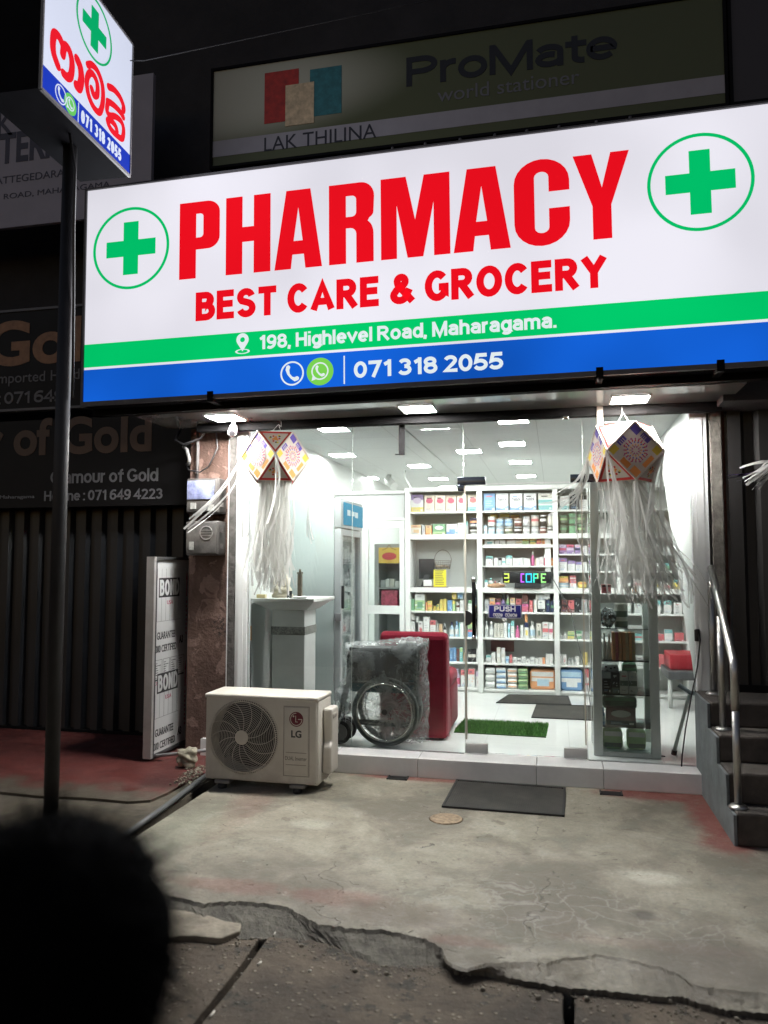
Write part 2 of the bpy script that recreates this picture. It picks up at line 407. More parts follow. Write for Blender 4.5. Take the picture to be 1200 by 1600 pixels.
def copy_tree(o, off, parent=None):
    c = o.copy(); COL.objects.link(c)
    if parent is None: c.location = o.location + V(off)
    else: c.parent = parent
    for ch in list(o.children): copy_tree(ch, off, c)
    return c

# common materials
WHITE = mat('white_paint', (.78, .79, .77), .45, var=.04, vs=2)
ALU = mat('white_aluminium', (.74, .76, .75), .35, var=.05, vs=3)
GREYALU = mat('grey_aluminium', (.42, .44, .43), .35, metal=.4, var=.1)
CHROME = mat('chrome', (.75, .75, .74), .12, metal=1)
STEEL = mat('brushed_steel', (.46, .45, .43), .36, metal=1, var=.15, vs=30, stretch=(1, 1, .1))
BLACK = mat('black_metal', (.0045, .0042, .0045), .8, var=.3, vs=8, bump=.05, spec=.12)
DARK = mat('dark_plastic', (.02, .02, .022), .4)
RUBBER = mat('black_rubber', (.022, .021, .02), .75, var=.3, vs=12, bump=.25, bs=150)
LAMPM = emit_mat('lamp_panel', (1, .99, .97), LAMP)
LAMPO = emit_mat('lamp_panel_outside', (1, .985, .95), LAMP_OUT)
GLASS = glass_mat('clear_glass')
GLASSE = mat('glass_edge', (.55, .62, .58), .15)
# ================================================================== SETTING: ground
m = bpy.data.materials.new('worn_concrete'); MATS['worn_concrete'] = m; g = NG(m)
big, mid, fine = g.noise(1.6, 7, .62, .4), g.noise(6, 8, .7, .3), g.noise(55, 5, .7)
c = g.mix(g.ramp(big, .38, .64), (.155, .136, .10), (.33, .30, .23))
c = g.mix(g.ramp(mid, .48, .72, 0, .55), c, (.19, .20, .17))
c = g.mix(g.ramp(g.noise(3.1, 6, .7, .8), .56, .74, 0, .5), c, (.40, .385, .33))
c = g.mix(g.ramp(g.noise(2.4, 9, .75, 1.2), .60, .72, 0, .55), c, (.13, .115, .09))
c = g.mix(g.ramp(g.noise(15, 6, .7, .5), .66, .74, 0, .7), c, (.10, .095, .08))
warp = g.vmath('ADD', g.pos, g.vmath('MULTIPLY', g.vmath('SUBTRACT', g.noise_col(5), (.5, .5, .5)), (.35, .35, 0)))
net = g.ramp(g.voronoi_edge(7.5, warp), .004, .05, .55, 0)
c = g.mix(g.math('MULTIPLY', net, g.blob(-.05, 3.25, 1.0, .4, .5)), c, (.34, .33, .28))
cr = g.ramp(g.voronoi_edge(.62, warp), .0006, .0026, 1, 0)
cr = g.math('MULTIPLY', cr, g.ramp(g.noise(1.1, 3), .46, .56, .0, 1))
c = g.mix(g.math('MULTIPLY', cr, .6), c, (.09, .08, .065))
spk = g.ramp(g.voronoi(11, warp), .07, .12, 1, 0)
c = g.mix(g.math('MULTIPLY', spk, g.ramp(g.noise(2.1), .50, .56, 0, .8)), c, (.055, .047, .038))
c = g.mix(g.math('MULTIPLY', g.ramp(g.xyz()[1], 2.95, 3.7, 1, 0), g.ramp(g.noise(3.3, 9, .72, .6), .45, .62, 0, .7)), c, (.125, .10, .07))
c = g.mix(g.math('MULTIPLY', g.ramp(g.voronoi(24, warp), .05, .09, 1, 0), g.ramp(g.noise(3.7), .52, .6, 0, .7)), c, (.42, .40, .34))
for sc_n, lo_, hi_, k, cc in ((7.0, .60, .63, .55, (.115, .095, .07)), (19.0, .66, .69, .8, (.06, .052, .042)), (3.4, .60, .66, .5, (.15, .13, .10)), (12.0, .665, .69, .6, (.46, .44, .37))):
    c = g.mix(g.math('MULTIPLY', g.ramp(g.noise(sc_n, 9, .72, .35), lo_, hi_), k), c, cc)
# red paint left along the step, beside the stairs and in scuffed traces
red = None
for bx, by, rx, ry, k in ((.86, 4.72, .16, .62, 1.), (.62, 5.06, .45, .13, 1.), (-.9, 5.09, .5, .05, .9), (.84, 4.28, .16, .16, .9), (-1.42, 3.25, .3, .08, .42), (-.93, 3.24, .26, .09, .42), (-.35, 2.98, .16, .05, .3), (-1.8, 4.35, .14, .7, .25), (.35, 3.1, .4, .05, .15)):
    q = g.math('MULTIPLY', g.blob(bx, by, rx, ry, .5, .5, 14), k)
    red = q if red is None else g.math('MAXIMUM', red, q)
red = g.math('MULTIPLY', red, g.ramp(fine, .30, .5, .55, 1))
c = g.mix(red, c, (.20, .045, .035))
for bx, by, rx, ry, k, cc in ((.42, 3.75, .14, .09, .9, (.50, .47, .39)), (-1.33, 4.1, .13, .09, .6, (.45, .43, .35)), (-.62, 3.15, .3, .12, .7, (.14, .105, .075)), (.55, 3.0, .35, .2, .6, (.13, .11, .085)), (.33, 3.35, .06, .05, .85, (.075, .06, .045)), (-1.95, 3.9, .22, .5, .4, (.28, .30, .22)), (.0, 3.02, .4, .06, .5, (.12, .11, .075))):
    c = g.mix(g.math('MULTIPLY', g.blob(bx, by, rx, ry, .6, .45, 16), k), c, cc)
c = g.mix(g.ramp(fine, .35, .65, .0, .3), c, (.12, .115, .10))
c = g.mix(g.ramp(g.noise(4.2, 10, .78, .6), .54, .70, 0, .6), c, (.15, .135, .105))
c = g.mix(g.ramp(g.noise(28, 7, .75, .4), .62, .70, 0, .75), c, (.085, .075, .06))
c = g.mix(g.ramp(g.noise(9, 9, .8, .2), .58, .68, 0, .45), c, (.42, .40, .335))
g.put(g.b.inputs['Base Color'], c); g.put(g.b.inputs['Roughness'], g.ramp(mid, .3, .7, .55, .85))
h = g.math('ADD', g.math('MULTIPLY', mid, 1.0), g.math('ADD', g.math('MULTIPLY', fine, .25), g.math('MULTIPLY', g.math('ADD', cr, spk), -.8)))
g.put(g.b.inputs['Normal'], g.bump(h, .8, .015))
CONC = m

m = bpy.data.materials.new('broken_edge'); g = NG(m)
c = g.mix(g.ramp(g.noise(7, 8, .7), .35, .7), (.10, .092, .075), (.20, .185, .15))
g.put(g.b.inputs['Base Color'], g.mix(g.ramp(g.noise(60), .5, .7, 0, .5), c, (.24, .22, .18))); g.b.inputs['Roughness'].default_value = .9
g.put(g.b.inputs['Normal'], g.bump(g.noise(30, 8, .75), .8, .02)); EDGE = m

m = bpy.data.materials.new('pavement_slab'); g = NG(m)
big = g.noise(2.2, 8, .7, .5)
c = g.mix(g.ramp(big, .32, .7), (.05, .038, .027), (.155, .118, .082))
ag = g.ramp(g.voronoi(30), .05, .30, 1, 0)
c = g.mix(g.math('MULTIPLY', ag, g.ramp(g.noise(11, 4), .42, .58, .0, .9)), c, (.33, .28, .21))
c = g.mix(g.ramp(g.noise(9, 8, .75), .54, .62, 0, .85), c, (.03, .028, .022))
g.put(g.b.inputs['Base Color'], c); g.b.inputs['Roughness'].default_value = .82
g.put(g.b.inputs['Normal'], g.bump(g.math('ADD', g.noise(26, 8, .75), g.math('MULTIPLY', ag, .5)), .9, .018)); PAVE = m

m = bpy.data.materials.new('red_floor_paint'); g = NG(m)
c = g.mix(g.ramp(g.noise(4, 8, .7, .5), .35, .7), (.075, .018, .015), (.135, .034, .028))
c = g.mix(g.ramp(g.noise(9, 8, .75, 1), .62, .72, 0, .75), c, (.10, .075, .055))
c = g.mix(g.ramp(g.math('ADD', g.xyz()[1], g.math('MULTIPLY', g.math('SUBTRACT', g.noise(5, 8, .7, .4), .5), 1.1)), 4.30, 4.62, 1, 0), c, (.085, .070, .052))
g.put(g.b.inputs['Base Color'], c); g.put(g.b.inputs['Roughness'], g.ramp(g.noise(6), .3, .7, .4, .7))
g.put(g.b.inputs['Normal'], g.bump(g.noise(18, 8, .7), .35, .01)); REDF = m
DIRT = mat('old_yard_concrete', (.10, .085, .062), .85, var=.6, vs=5, bump=.6, bs=22)

ground = struct(MB().box(-150, 150, -150, 150, -.6, -.145).build('ground', mat('street_dirt', (.05, .045, .038), .9, var=.4, vs=3, bump=.5, bs=20)))

# front edge of the concrete forecourt, broken and uneven; upper lip then the foot of the broken face
lip = [(130, 1362), (175, 1372), (235, 1395), (270, 1400), (320, 1411), (380, 1407), (450, 1417), (470, 1430), (500, 1445), (550, 1450), (600, 1453), (640, 1461), (665, 1467), (690, 1481), (700, 1503), (728, 1514), (753, 1506), (800, 1502), (850, 1505), (875, 1498), (930, 1491), (985, 1500), (1030, 1510), (1062, 1522), (1082, 1540), (1130, 1545), (1200, 1552), (1330, 1560)]
foot = [(110, 1390), (170, 1402), (235, 1424), (275, 1440), (325, 1455), (385, 1462), (450, 1462), (490, 1466), (525, 1474), (555, 1492), (600, 1506), (640, 1508), (668, 1505), (693, 1505), (707, 1512), (732, 1520), (760, 1521), (800, 1532), (850, 1541), (893, 1548), (935, 1550), (985, 1556), (1035, 1562), (1065, 1560), (1090, 1570), (1135, 1582), (1200, 1588), (1330, 1594)]
def dense(pts, k=9, j=1.5):
    out = []
    for a, b in zip(pts, pts[1:]):
        for i in range(k):
            f = i / k; out.append((a[0] + (b[0] - a[0]) * f + random.uniform(-.25, .25), a[1] + (b[1] - a[1]) * f + random.uniform(-j, j)))
    return out + [pts[-1]]
lipd = [on_z(u, v, 0) for u, v in dense(lip)]
footd = [on_z(u, v + 5, -.042) for u, v in dense(foot)]
import mathutils.noise as mn
def mn0(t): return mn.noise(V((t, 1.7, 4.2)))
b = MB(); n = len(lipd)
back = [V((p.x, 5.16, 0)) for p in lipd]
rows = [[V((p.x + (q.x - p.x) * k / 6, p.y + (q.y - p.y) * k / 6, 0)) for k in range(7)] for p, q in zip(lipd, back)]
P = [v for r_ in rows for v in r_]; F = [(i * 7 + k, (i + 1) * 7 + k, (i + 1) * 7 + k + 1, i * 7 + k + 1) for i in range(n - 1) for k in range(6)]
b.add(P, F, 0)
ins = [p + V((0, -.014, -.006 - .006 * (p.x < -.42))) + V((mn0(p.x * 14) * .008, mn0(p.x * 23 + 5) * .008, 0)) for p in lipd]
for p in footd:
    if p.x > -.42: p.z += .018
import mathutils.noise as mn
def fx(p, k, a): return V((mn.noise(V((p.x * k, p.y * k, 3))), mn.noise(V((p.x * k, p.y * k, 17))), .6 * mn.noise(V((p.x * k, p.y * k, 31))))) * a
R_ = [lipd, ins]
for f in (.25, .5, .75):
    R_.append([a.lerp(c_, f) + fx(a.lerp(c_, f) + V((0, f * 3, 0)), 9, .014) * (1 if a.x < -.42 else .4) + fx(a.lerp(c_, f) + V((0, f * 7, 0)), 38, .006) for a, c_ in zip(ins, footd)])
R_ += [footd, [V((p.x, p.y, -.13)) for p in footd]]
k0 = len(b.f)
b.add([p for r_ in R_ for p in r_], [(r_ * n + i, (r_ + 1) * n + i, (r_ + 1) * n + i + 1, r_ * n + i + 1) for r_ in range(len(R_) - 1) for i in range(n - 1)], 1)
for k_ in range(len(R_) - 2):
    for i in range(n - 1):
        if lipd[i].x > -.42: b.mi[k0 + k_ * (n - 1) + i] = 0
fore = struct(b.build('forecourt', [CONC, EDGE]))
struct(MB().prism([(lipd[-1].x + .001, lipd[-1].y), (8, 2.75), (8, 5.16), (lipd[-1].x + .001, 5.16)], -.13, 0).build('forecourt_side', CONC))
# left yard: older concrete, a little lower, reaching under the painted floor
yd = [(-8, 2.9), (-2.05, 2.9), (-1.95, 3.15), (-2.0, 3.4), (-2.22, 3.7), (-2.28, 5.16), (-8, 5.2)]
struct(MB().prism(yd, -.16, -.012).build('yard', DIRT))
# red painted floor with an uneven front edge
e = [on_z(u, v, .004) for u, v in ((-260, 1225), (0, 1237), (60, 1243), (130, 1246), (200, 1252), (235, 1250), (262, 1238), (290, 1222), (318, 1208))]
poly = [(p.x, p.y) for p in e] + [(-2.24, 5.45), (-2.3, 6.3), (-8, 6.3), (-8, e[0].y)]
struct(MB().prism(poly, -.16, .004).build('painted_floor', REDF))
# street-side paving slabs with open joints
b = MB()
joints = [-4.2, -2.95, -2.06, -1.14, .02, 1.05, 2.3]
for a0, a1 in zip(joints, joints[1:]):
    for y0, y1 in ((-2.4, -.55), (-.52, 1.32), (1.35, 3.3)):
        k = 10; sk = random.uniform(-.02, .02)
        z = -.045 + random.uniform(-.008, .004)
        def jit(): return random.uniform(-.009, .009)
        lo = [(a0 + .014 + jit() + (a1 - a0 - .028) * i / k, y0 + .012 + jit()) for i in range(k)]
        ri = [(a1 - .014 + jit(), y0 + .012 + (y1 - y0 - .024) * i / k) for i in range(k)]
        up = [(a1 - .014 + jit() - (a1 - a0 - .028) * i / k, y1 - .012 + jit()) for i in range(k)]
        le = [(a0 + .014 + jit(), y1 - .012 - (y1 - y0 - .024) * i / k) for i in range(k)]
        b.prism(lo + ri + up + le, -.2, z)
struct(b.build('pavement', PAVE, bevel=.006))
# broken flake of old screed lying between pavement and forecourt
fl = [on_z(u, v, -.042) for u, v in ((262, 1428), (300, 1430), (335, 1440), (350, 1446), (377, 1450), (375, 1462), (345, 1474), (300, 1470), (262, 1472))]
o = MB().prism([(p.x, p.y) for p in fl][::-1], -.052, -.022).build('concrete_flake', mat('pale_screed', (.27, .235, .18), .85, var=.35, vs=12, bump=.6, bs=30), bevel=.006)
tag(o, 'pale flake of broken concrete lying against the front edge of the forecourt', 'rubble')
for (u, v, du, dv, lab) in ((427, 1463, 5, -9, 'cigarette butt standing in the joint below the broken forecourt edge'), (402, 1508, 6, -5, 'cigarette butt lying in the paving joint below the other butts'), (328, 1590, 7, -10, 'long white butt at the near end of the paving joint'), (482, 1518, 4, -2, 'small white butt alone in the middle of a paving slab')):
    p, q = on_z(u, v, -.038), on_z(u + du, v + dv, -.038)
    tag(MB().cyl(p, q, .004, 8).build('cigarette_butt', mat('butt_paper', (.62, .58, .5), .8)), lab, 'litter', 'cigarette butts on the pavement')
# grit and crumbs lodged along the broken edge
b = MB()
for i in range(650):
    p = random.choice(footd); s_ = random.uniform(.0015, .006) * (2.2 if random.random() < .06 else 1)
    q = p + V((random.uniform(-.05, .05), -abs(random.gauss(0, .05)), 0)); q.z = -.044
    b.lathe([(0, -.2 * s_), (s_ * random.uniform(.8, 1.2), .2 * s_), (s_ * .7, s_), (0, s_ * 1.1)], q, 5)
for i in range(260):
    s_ = random.uniform(.0015, .0045); q = (random.uniform(-2.0, .9), random.uniform(2.25, 2.95), -.045)
    b.lathe([(0, -.2 * s_), (s_ * random.uniform(.7, 1.6), .2 * s_), (s_ * .7, s_ * .8), (0, s_ * .9)], q, 5, m=1)
o = b.build('grit', [mat('grit', (.17, .15, .115), .95, var=.6, vs=80), mat('pale_fleck', (.36, .33, .27), .9, var=.5, vs=60)]); o['kind'] = 'stuff'; o['label'] = 'loose grit along the broken front edge of the concrete'; o['category'] = 'grit'
# round shallow hole knocked into the concrete
p = on_z(697, 1280, 0)
b = MB(); pr = [(.0, .003), (.06, .003), (.075, .004), (.088, .006), (.095, .002)]
b.lathe([(r_, h) for r_, h in pr], p, 22)
struct(b.build('ground_patch', mat('bare_mortar', (.30, .225, .15), .95, var=.4, vs=30, bump=.8, bs=60)))
for u, v, lab in ((621, 1217, 'black drain opening at the foot of the white step near the unit'), (955, 1241, 'black drain opening at the foot of the white step near the stairs')):
    q = on_z(u, v, 0); t = thing('drain', lab, 'drain', (q.x, q.y, 0), 'drain openings along the step')
    MB().box(q.x - .06, q.x + .06, q.y - .03, q.y + .05, .001, .004).build('hole', mat('void_black', (.003, .003, .003), .9), t)
    MB().box(q.x - .068, q.x - .06, q.y - .03, q.y + .05, 0, .01).build('rim', RUBBER, t)
    MB().box(q.x + .06, q.x + .068, q.y - .03, q.y + .05, 0, .01).build('rim', RUBBER, t)

# ================================================================== SETTING: shop shell
YG = 5.32           # glass line
FZ = .125           # shop floor
CZ = 2.53           # ceiling
SF = 2.47           # soffit outside
TILE = bpy.data.materials.new('white_floor_tile'); g = NG(TILE)
xy = g.xyz()
def seam(o, w, ph=0.0):
    f = g.math('FRACT', g.math('DIVIDE', g.math('ADD', o, 50 + ph), w)); d = g.math('MINIMUM', f, g.math('SUBTRACT', 1.0, f)); return g.ramp(d, .001, .004, 1, 0)
sm = g.math('MAXIMUM', seam(xy[0], .6, .32), seam(xy[1], .6, .1))
c = g.mix(g.ramp(g.noise(2, 5), .3, .7), (.70, .72, .70), (.76, .77, .75))
g.put(g.b.inputs['Base Color'], g.mix(g.math('MULTIPLY', sm, .6), c, (.4, .4, .38))); g.put(g.b.inputs['Roughness'], g.ramp(g.noise(9), .3, .7, .06, .16))
struct(MB().box(-2.6, 2.4, YG + .02, 11.7, .0, FZ).build('shop_floor', TILE))
b = MB()
for x0, x1 in zip([-2.33, -1.50, -.92, -.14, .28], [-1.50, -.92, -.14, .28, .902]): b.box(x0 + .001, x1 - .001, 5.12, YG + .02, .0, FZ + .002)
STEPT = mat('white_step_tile', (.78, .78, .765), .2, var=.08, vs=4)
struct(b.build('step', STEPT, bevel=.006))
struct(MB().box(-2.34, .905, 5.13, YG + .02, 0, FZ - .004).build('step_joint', mat('tile_joint', (.12, .11, .10), .8)))
WALLM = mat('shop_wall_paint', (.77, .785, .77), .5, var=.03, vs=1.5)
struct(MB().box(-2.42, -2.3, YG + .05, 11.7, FZ, CZ + .02).build('wall_left', WALLM))
struct(MB().box(-2.6, 2.4, 11.6, 11.75, FZ, CZ + .02).build('wall_back', WALLM))
struct(MB().box(1.86, 2.0, YG + .3, 11.7, FZ, CZ + .02).build('wall_right', WALLM))
CEIL = bpy.data.materials.new('ceiling_tile'); g = NG(CEIL); xy = g.xyz()
sm = g.math('MAXIMUM', seam(xy[0], .61, .15), seam(xy[1], .61, .3))
g.put(g.b.inputs['Base Color'], g.mix(g.math('MULTIPLY', sm, .8), g.mix(g.ramp(g.noise(40, 4), .4, .7), (.82, .83, .82), (.87, .88, .87)), (.34, .34, .33))); g.b.inputs['Roughness'].default_value = .7
struct(MB().box(-2.6, 2.4, YG + .02, 11.75, CZ, CZ + .1).build('ceiling', CEIL))
# glossy composite soffit between the sign and the glass
SOFF = mat('glossy_soffit', (.36, .37, .37), .06, var=.05, vs=2, spec=.8, coat=.6)
struct(MB().box(-2.9, 1.1, 4.715, YG + .0195, SF, CZ + .06).build('soffit', SOFF))
# white boxing under the outside stair, slanting down along the right of the shop
b = MB(); pr = [(YG + .06, .30), (5.70, .30 + .47), (6.0, 1.07), (7.15, CZ - .001), (YG + .06, CZ - .001)]
M = Matrix(((0, 0, 1, 0), (1, 0, 0, 0), (0, 1, 0, 0), (0, 0, 0, 1)))
b.M = M; b.prism(pr, .915, .945)
struct(b.build('wall_stair', WALLM))
b = MB(); b.M = M; b.prism([(p[0] + .03, p[1]) for p in pr], .945, 1.86)
struct(b.build('slab_stair', WALLM))

# dark building face above and beside the shop
FAC = mat('dark_facade', (.028, .026, .028), .8, var=.5, vs=2, bump=.3)
struct(MB().box(-9, 5, 6.05, 6.3, 2.62, 9).box(-9, -2.75, 6.05, 6.3, 0, 2.62).box(1.1, 5, 6.05, 6.3, 0, 2.62).build('wall_facade', FAC))
struct(MB().box(-2.9, 1.15, 4.72, 6.05, CZ + .102, CZ + .2).build('slab_canopy', FAC))
# red-brown plastered pillar left of the shop
m = bpy.data.materials.new('red_plaster'); g = NG(m)
c = g.mix(g.ramp(g.noise(3, 8, .7, .4), .35, .68), (.078, .044, .033), (.145, .086, .066))
c = g.mix(g.ramp(g.noise(5.5, 4, .5, .8), .54, .565, 0, .75), c, (.235, .15, .122))
c = g.mix(g.ramp(g.noise(14, 8, .75), .62, .72, 0, .8), c, (.06, .035, .028))
d = g.vmath('MULTIPLY', g.vmath('SUBTRACT', g.pos, (-2.47, 5.38, .95)), (9, 0, 9))
ln = g.new('ShaderNodeVectorMath', operation='LENGTH'); g.put(ln.inputs[0], d)
c = g.mix(g.math('MULTIPLY', g.ramp(ln.outputs['Value'], .4, 1.0, 1, 0), g.ramp(g.noise(45), .45, .6)), c, (.035, .022, .018))
g.put(g.b.inputs['Base Color'], c); g.b.inputs['Roughness'].default_value = .85
g.put(g.b.inputs['Normal'], g.bump(g.noise(24, 8, .7), .9, .02)); REDP = m
struct(MB().box(-2.74, -2.385, 5.38, 6.1, 0, SF - .002).build('pillar', REDP))
ROUGHC = mat('rough_grey_concrete', (.075, .07, .064), .95, var=.6, vs=14, bump=1.0, bs=40)
struct(MB().box(-2.384, -2.325, 5.30, 5.6, .0, SF - .002).build('pillar_edge', ROUGHC, bevel=.01))
struct(MB().box(1.0, 1.075, 5.30, 5.7, .6, CZ - .004).box(.985, 1.0, 5.33, 5.7, .13, CZ - .004).build('pillar_right', mat('rough_wall', (.13, .12, .105), .95, var=.5, vs=10, bump=.9, bs=35), bevel=.008))
struct(MB().box(1.075, 1.10, 5.34, 5.7, .6, CZ - .004).build('pillar_strip', mat('rusty_strip', (.11, .045, .032), .85, var=.5, vs=10)))
struct(MB().box(1.03, 4, 5.0, 6.0, CZ - .1, CZ + .35).build('beam_lintel', FAC))
# ================================================================== shop front: posts, glass, door, beam
t = thing('shop_window', 'wide frameless glass shop window beside and above the glass door', 'window', (-.7, YG, FZ))
def pane(name, x0, x1, z0, z1, y=YG, par=None):
    return MB().box(x0, x1, y, y + .006, z0, z1).build(name, GLASS, par)
DL, DR, DT = -.618, .188, 1.975
for x0, x1, z0, z1 in ((-2.225, -1.432, FZ + .006, SF - .003), (-1.428, DL - .006, FZ + .006, SF - .003), (DL - .002, DR + .002, DT + .012, SF - .003), (DR + .006, .876, FZ + .006, SF - .003)):
    pane('pane', x0, x1, z0, z1, YG, t)
for x in (-1.430, DL - .004): MB().box(x - .0015, x + .0015, YG - .001, YG + .007, FZ + .006, SF - .003).build('joint', GLASSE, t)
MB().box(DR + .0025, DR + .0055, YG - .001, YG + .007, FZ + .006, SF - .003).build('joint', GLASSE, t)
MB().box(-2.225, DL - .01, YG - .012, YG + .018, FZ + .0025, FZ + .0055).box(DR + .01, .876, YG - .012, YG + .018, FZ + .0025, FZ + .0055).build('floor_channel', GREYALU, t)
for x0, x1, n_ in ((-2.322, -2.228, 'post'), (.879, .983, 'post')):
    b = MB(); b.rbox(x0, x1, YG - .02, YG + .055, FZ + .003, SF - .002, .004); b.box(x0 + .03, x1 - .03, YG - .026, YG - .019, FZ + .003, SF - .002); b.build(n_, ALU, t)
t = thing('glass_door', 'frameless glass door with long steel pull handle and blue notice', 'door', (DL, YG, FZ))
MB().box(DL + .004, DR - .004, YG - .001, YG + .009, FZ + .012, DT).build('pane', GLASS, t)
STRIP = mat('cloudy_seal', (.52, .49, .41), .4)
MB().box(DL - .001, DL + .011, YG - .004, YG + .012, FZ + .1, DT).build('edge_seal', STRIP, t)
MB().box(DR - .012, DR - .003, YG - .004, YG + .012, FZ + .1, DT).build('edge_seal', STRIP, t)
MB().rbox(DL, DL + .15, YG - .014, YG + .022, FZ + .01, FZ + .075, .003).build('patch_fitting', mat('satin_fitting', (.62, .62, .60), .38, metal=.35), t)
MB().rbox(DR - .15, DR + .0, YG - .014, YG + .022, FZ + .01, FZ + .075, .003).build('patch_fitting', mat('satin_fitting', (.62, .62, .60), .38, metal=.35), t)
MB().rbox(DL - .045, DL + .15, YG - .014, YG + .022, DT + .003, DT + .058, .003).rbox(DL - .045, DL + .0, YG - .0135, YG + .0215, DT - .04, DT + .003, .003).build('patch_fitting', mat('dark_mirror', (.07, .08, .1), .12, metal=.9), t)
MB().rbox(DR - .08, DR + .1, YG - .014, YG + .022, DT + .003, DT + .058, .003).build('patch_fitting', mat('dark_mirror'), t)
hx = DL + .068
h = MB().cyl((hx, YG - .06, .93), (hx, YG - .06, 1.30), .0125, 14).build('handle', BLACK, t)
b = MB()
for z in (.905, 1.30): b.cyl((hx, YG - .06, z), (hx, YG - .06, z + .03), .0145, 14)
for z in (.95, 1.285): b.cyl((hx, YG - .06, z), (hx, YG, z), .008, 10)
b.build('handle_end', CHROME, h)
h = MB().cyl((hx + .004, YG + .065, .93), (hx + .004, YG + .065, 1.30), .0125, 14).build('handle', CHROME, t)
b = MB(); cz_ = 1.05
b.M = Matrix.Translation((DL + .006, YG - .004, cz_)) @ Matrix.Rotation(R(90), 4, 'X')
b.prism([(.052 * math.cos(a), .052 * math.sin(a)) for a in [R(-90 + 180 * i / 20) for i in range(21)]], 0, .016)
b.build('lock', DARK, t)
pp = PY(YG - .002); s0, z0 = pp.st(763, 966); s1, z1 = pp.st(815, 945)
b = MB(pp.M()); 
nb = thing('push_notice', 'dark blue notice reading PUSH stuck on the glass door', 'notice', (s0, YG, z0))
b.rbox(s0, s1, z0, z1, .001, .004, .006).build('plate', mat('notice_blue', (.018, .022, .20), .35), nb)
b = MB(pp.M()); w, hh = s1 - s0, z1 - z0
for q in ((.02, .98, .03, .06), (.02, .98, .94, .97), (.012, .025, .05, .95), (.975, .988, .05, .95)): b.box(s0 + w * q[0], s0 + w * q[1], z0 + hh * q[2], z0 + hh * q[3], .004, .0046)
b.sans('PUSH', s0 + w * .18, s0 + w * .82, z0 + hh * .50, z0 + hh * .88, .004, .0046, wt=.24)
def sinh(b, x, y, h, w, kind, d0, d1):
    """little curled letters of the second line, drawn with a pen"""
    def arc(cx, cy, rx, ry, a0, a1, n=10): return [(x + w * (cx + rx * math.cos(R(a0 + (a1 - a0) * i / n))), y + h * (cy + ry * math.sin(R(a0 + (a1 - a0) * i / n)))) for i in range(n + 1)]
    pw = h * .14
    if kind == 0: b.stroke(arc(.3, .5, .25, .42, 300, 20) + arc(.72, .5, .25, .42, 160, -110), pw, d0, d1)
    elif kind == 1: b.stroke(arc(.5, .45, .42, .42, 130, 450), pw, d0, d1); b.stroke(arc(.5, .4, .15, .2, 0, 300), pw, d0, d1)
    elif kind == 2: b.stroke(arc(.35, .55, .3, .4, 330, 30), pw, d0, d1); b.stroke(arc(.65, .1, .35, .35, 180, 350), pw, d0, d1); b.stroke(arc(.8, .6, .18, .3, 200, -80), pw, d0, d1)
    else: b.stroke(arc(.5, .75, .4, .3, 200, -40), pw, d0, d1); b.stroke(arc(.5, .3, .4, .3, 140, 420), pw, d0, d1)
k = 0
for i, kk in enumerate([0, 2, 2, 1, -1, 0, 3, 1, 0, 1]):
    if kk >= 0: sinh(b, s0 + w * (.15 + .072 * i), z0 + hh * .14, hh * .24, w * .065, kk, .004, .0048)
b.build('lettering', mat('notice_white', (.8, .8, .82), .4), nb)

t = thing('steel_beam', 'long black steel beam crossing the glass front under the soffit', 'beam', (-.7, 5.22, 2.41))
MB().rbox(-2.60, 1.06, 5.19, 5.26, 2.408, SF - .002, .004).build('bar', BLACK, t)
b = MB(); x = PY(5.27).st(628, 680)[0]; zb = PY(5.27).st(628, 711)[1]
b.box(x - .021, x + .021, 5.2615, 5.273, zb, SF - .002).box(x - .045, x + .021, 5.245, 5.2612, zb, zb + .006).build('hanger', BLACK, t)
x = PY(5.18).st(937, 630)[0]
MB().box(x - .02, x + .02, 5.177, 5.1895, 2.33, SF - .001).build('hanger', mat('rusty_steel', (.16, .14, .12), .85, var=.5, vs=30), t)
x = PY(5.18).st(884, 655)[0]
MB().rbox(x - .02, x + .018, 5.15, 5.189, 2.385, 2.407, .006).build('clip', CHROME, t)

# ================================================================== lit main sign
TILT = .0075        # the box hangs a touch high on the right
SP = Plane((0, 4.5, 0), (1, 0, TILT))
TM = Matrix.Rotation(-TILT, 4, 'Y')
SX0, SX1, SZ0, SZ1 = -3.074, 1.262, 2.521, 4.010
SW = emit_mat('sign_white', (.80, .785, .86), 1.0, .15)
SRED = emit_mat('sign_red', (.80, .004, .012), 1.0, .06)
SGRN = emit_mat('sign_green', (.0, .50, .135), 1.0, .06)
SBAND = emit_mat('sign_band_green', (.0, .56, .14), 1.0, .12)
SBLU = emit_mat('sign_blue', (.006, .11, .62), 1.0, .35)
SPALE = emit_mat('sign_pale', (.74, .82, .84), 1.0)
SLIME = emit_mat('sign_lime', (.19, .62, .08), 1.0)
t = thing('pharmacy_sign', 'long lit white sign reading PHARMACY over the glass shop front', 'sign', (SX0, 4.62, SZ0))
FR = mat('sign_frame_metal', (.10, .095, .10), .5, var=.3, vs=8)
b = MB(TM); b.box(SX0 - .006, SX1 + .003, 4.512, 4.66, SZ0 - .012, SZ1 + .004).build('case', mat('sign_case', (.010, .010, .012), .9, var=.3, spec=.05), t)
b = MB(TM)
fw = .026
b.box(SX0 - .008, SX1 + .008, 4.488, 4.5115, SZ0 - .016, SZ0 + .012).box(SX0 - .008, SX1 + .008, 4.488, 4.5115, SZ1 - .005, SZ1 + .006)
b.box(SX0 - .008, SX0 + .007, 4.489, 4.5115, SZ0 + .0125, SZ1 - .0055).box(SX1 - .007, SX1 + .008, 4.489, 4.5115, SZ0 + .0125, SZ1 - .0055)
b.build('frame', FR, t)
b = MB(TM)
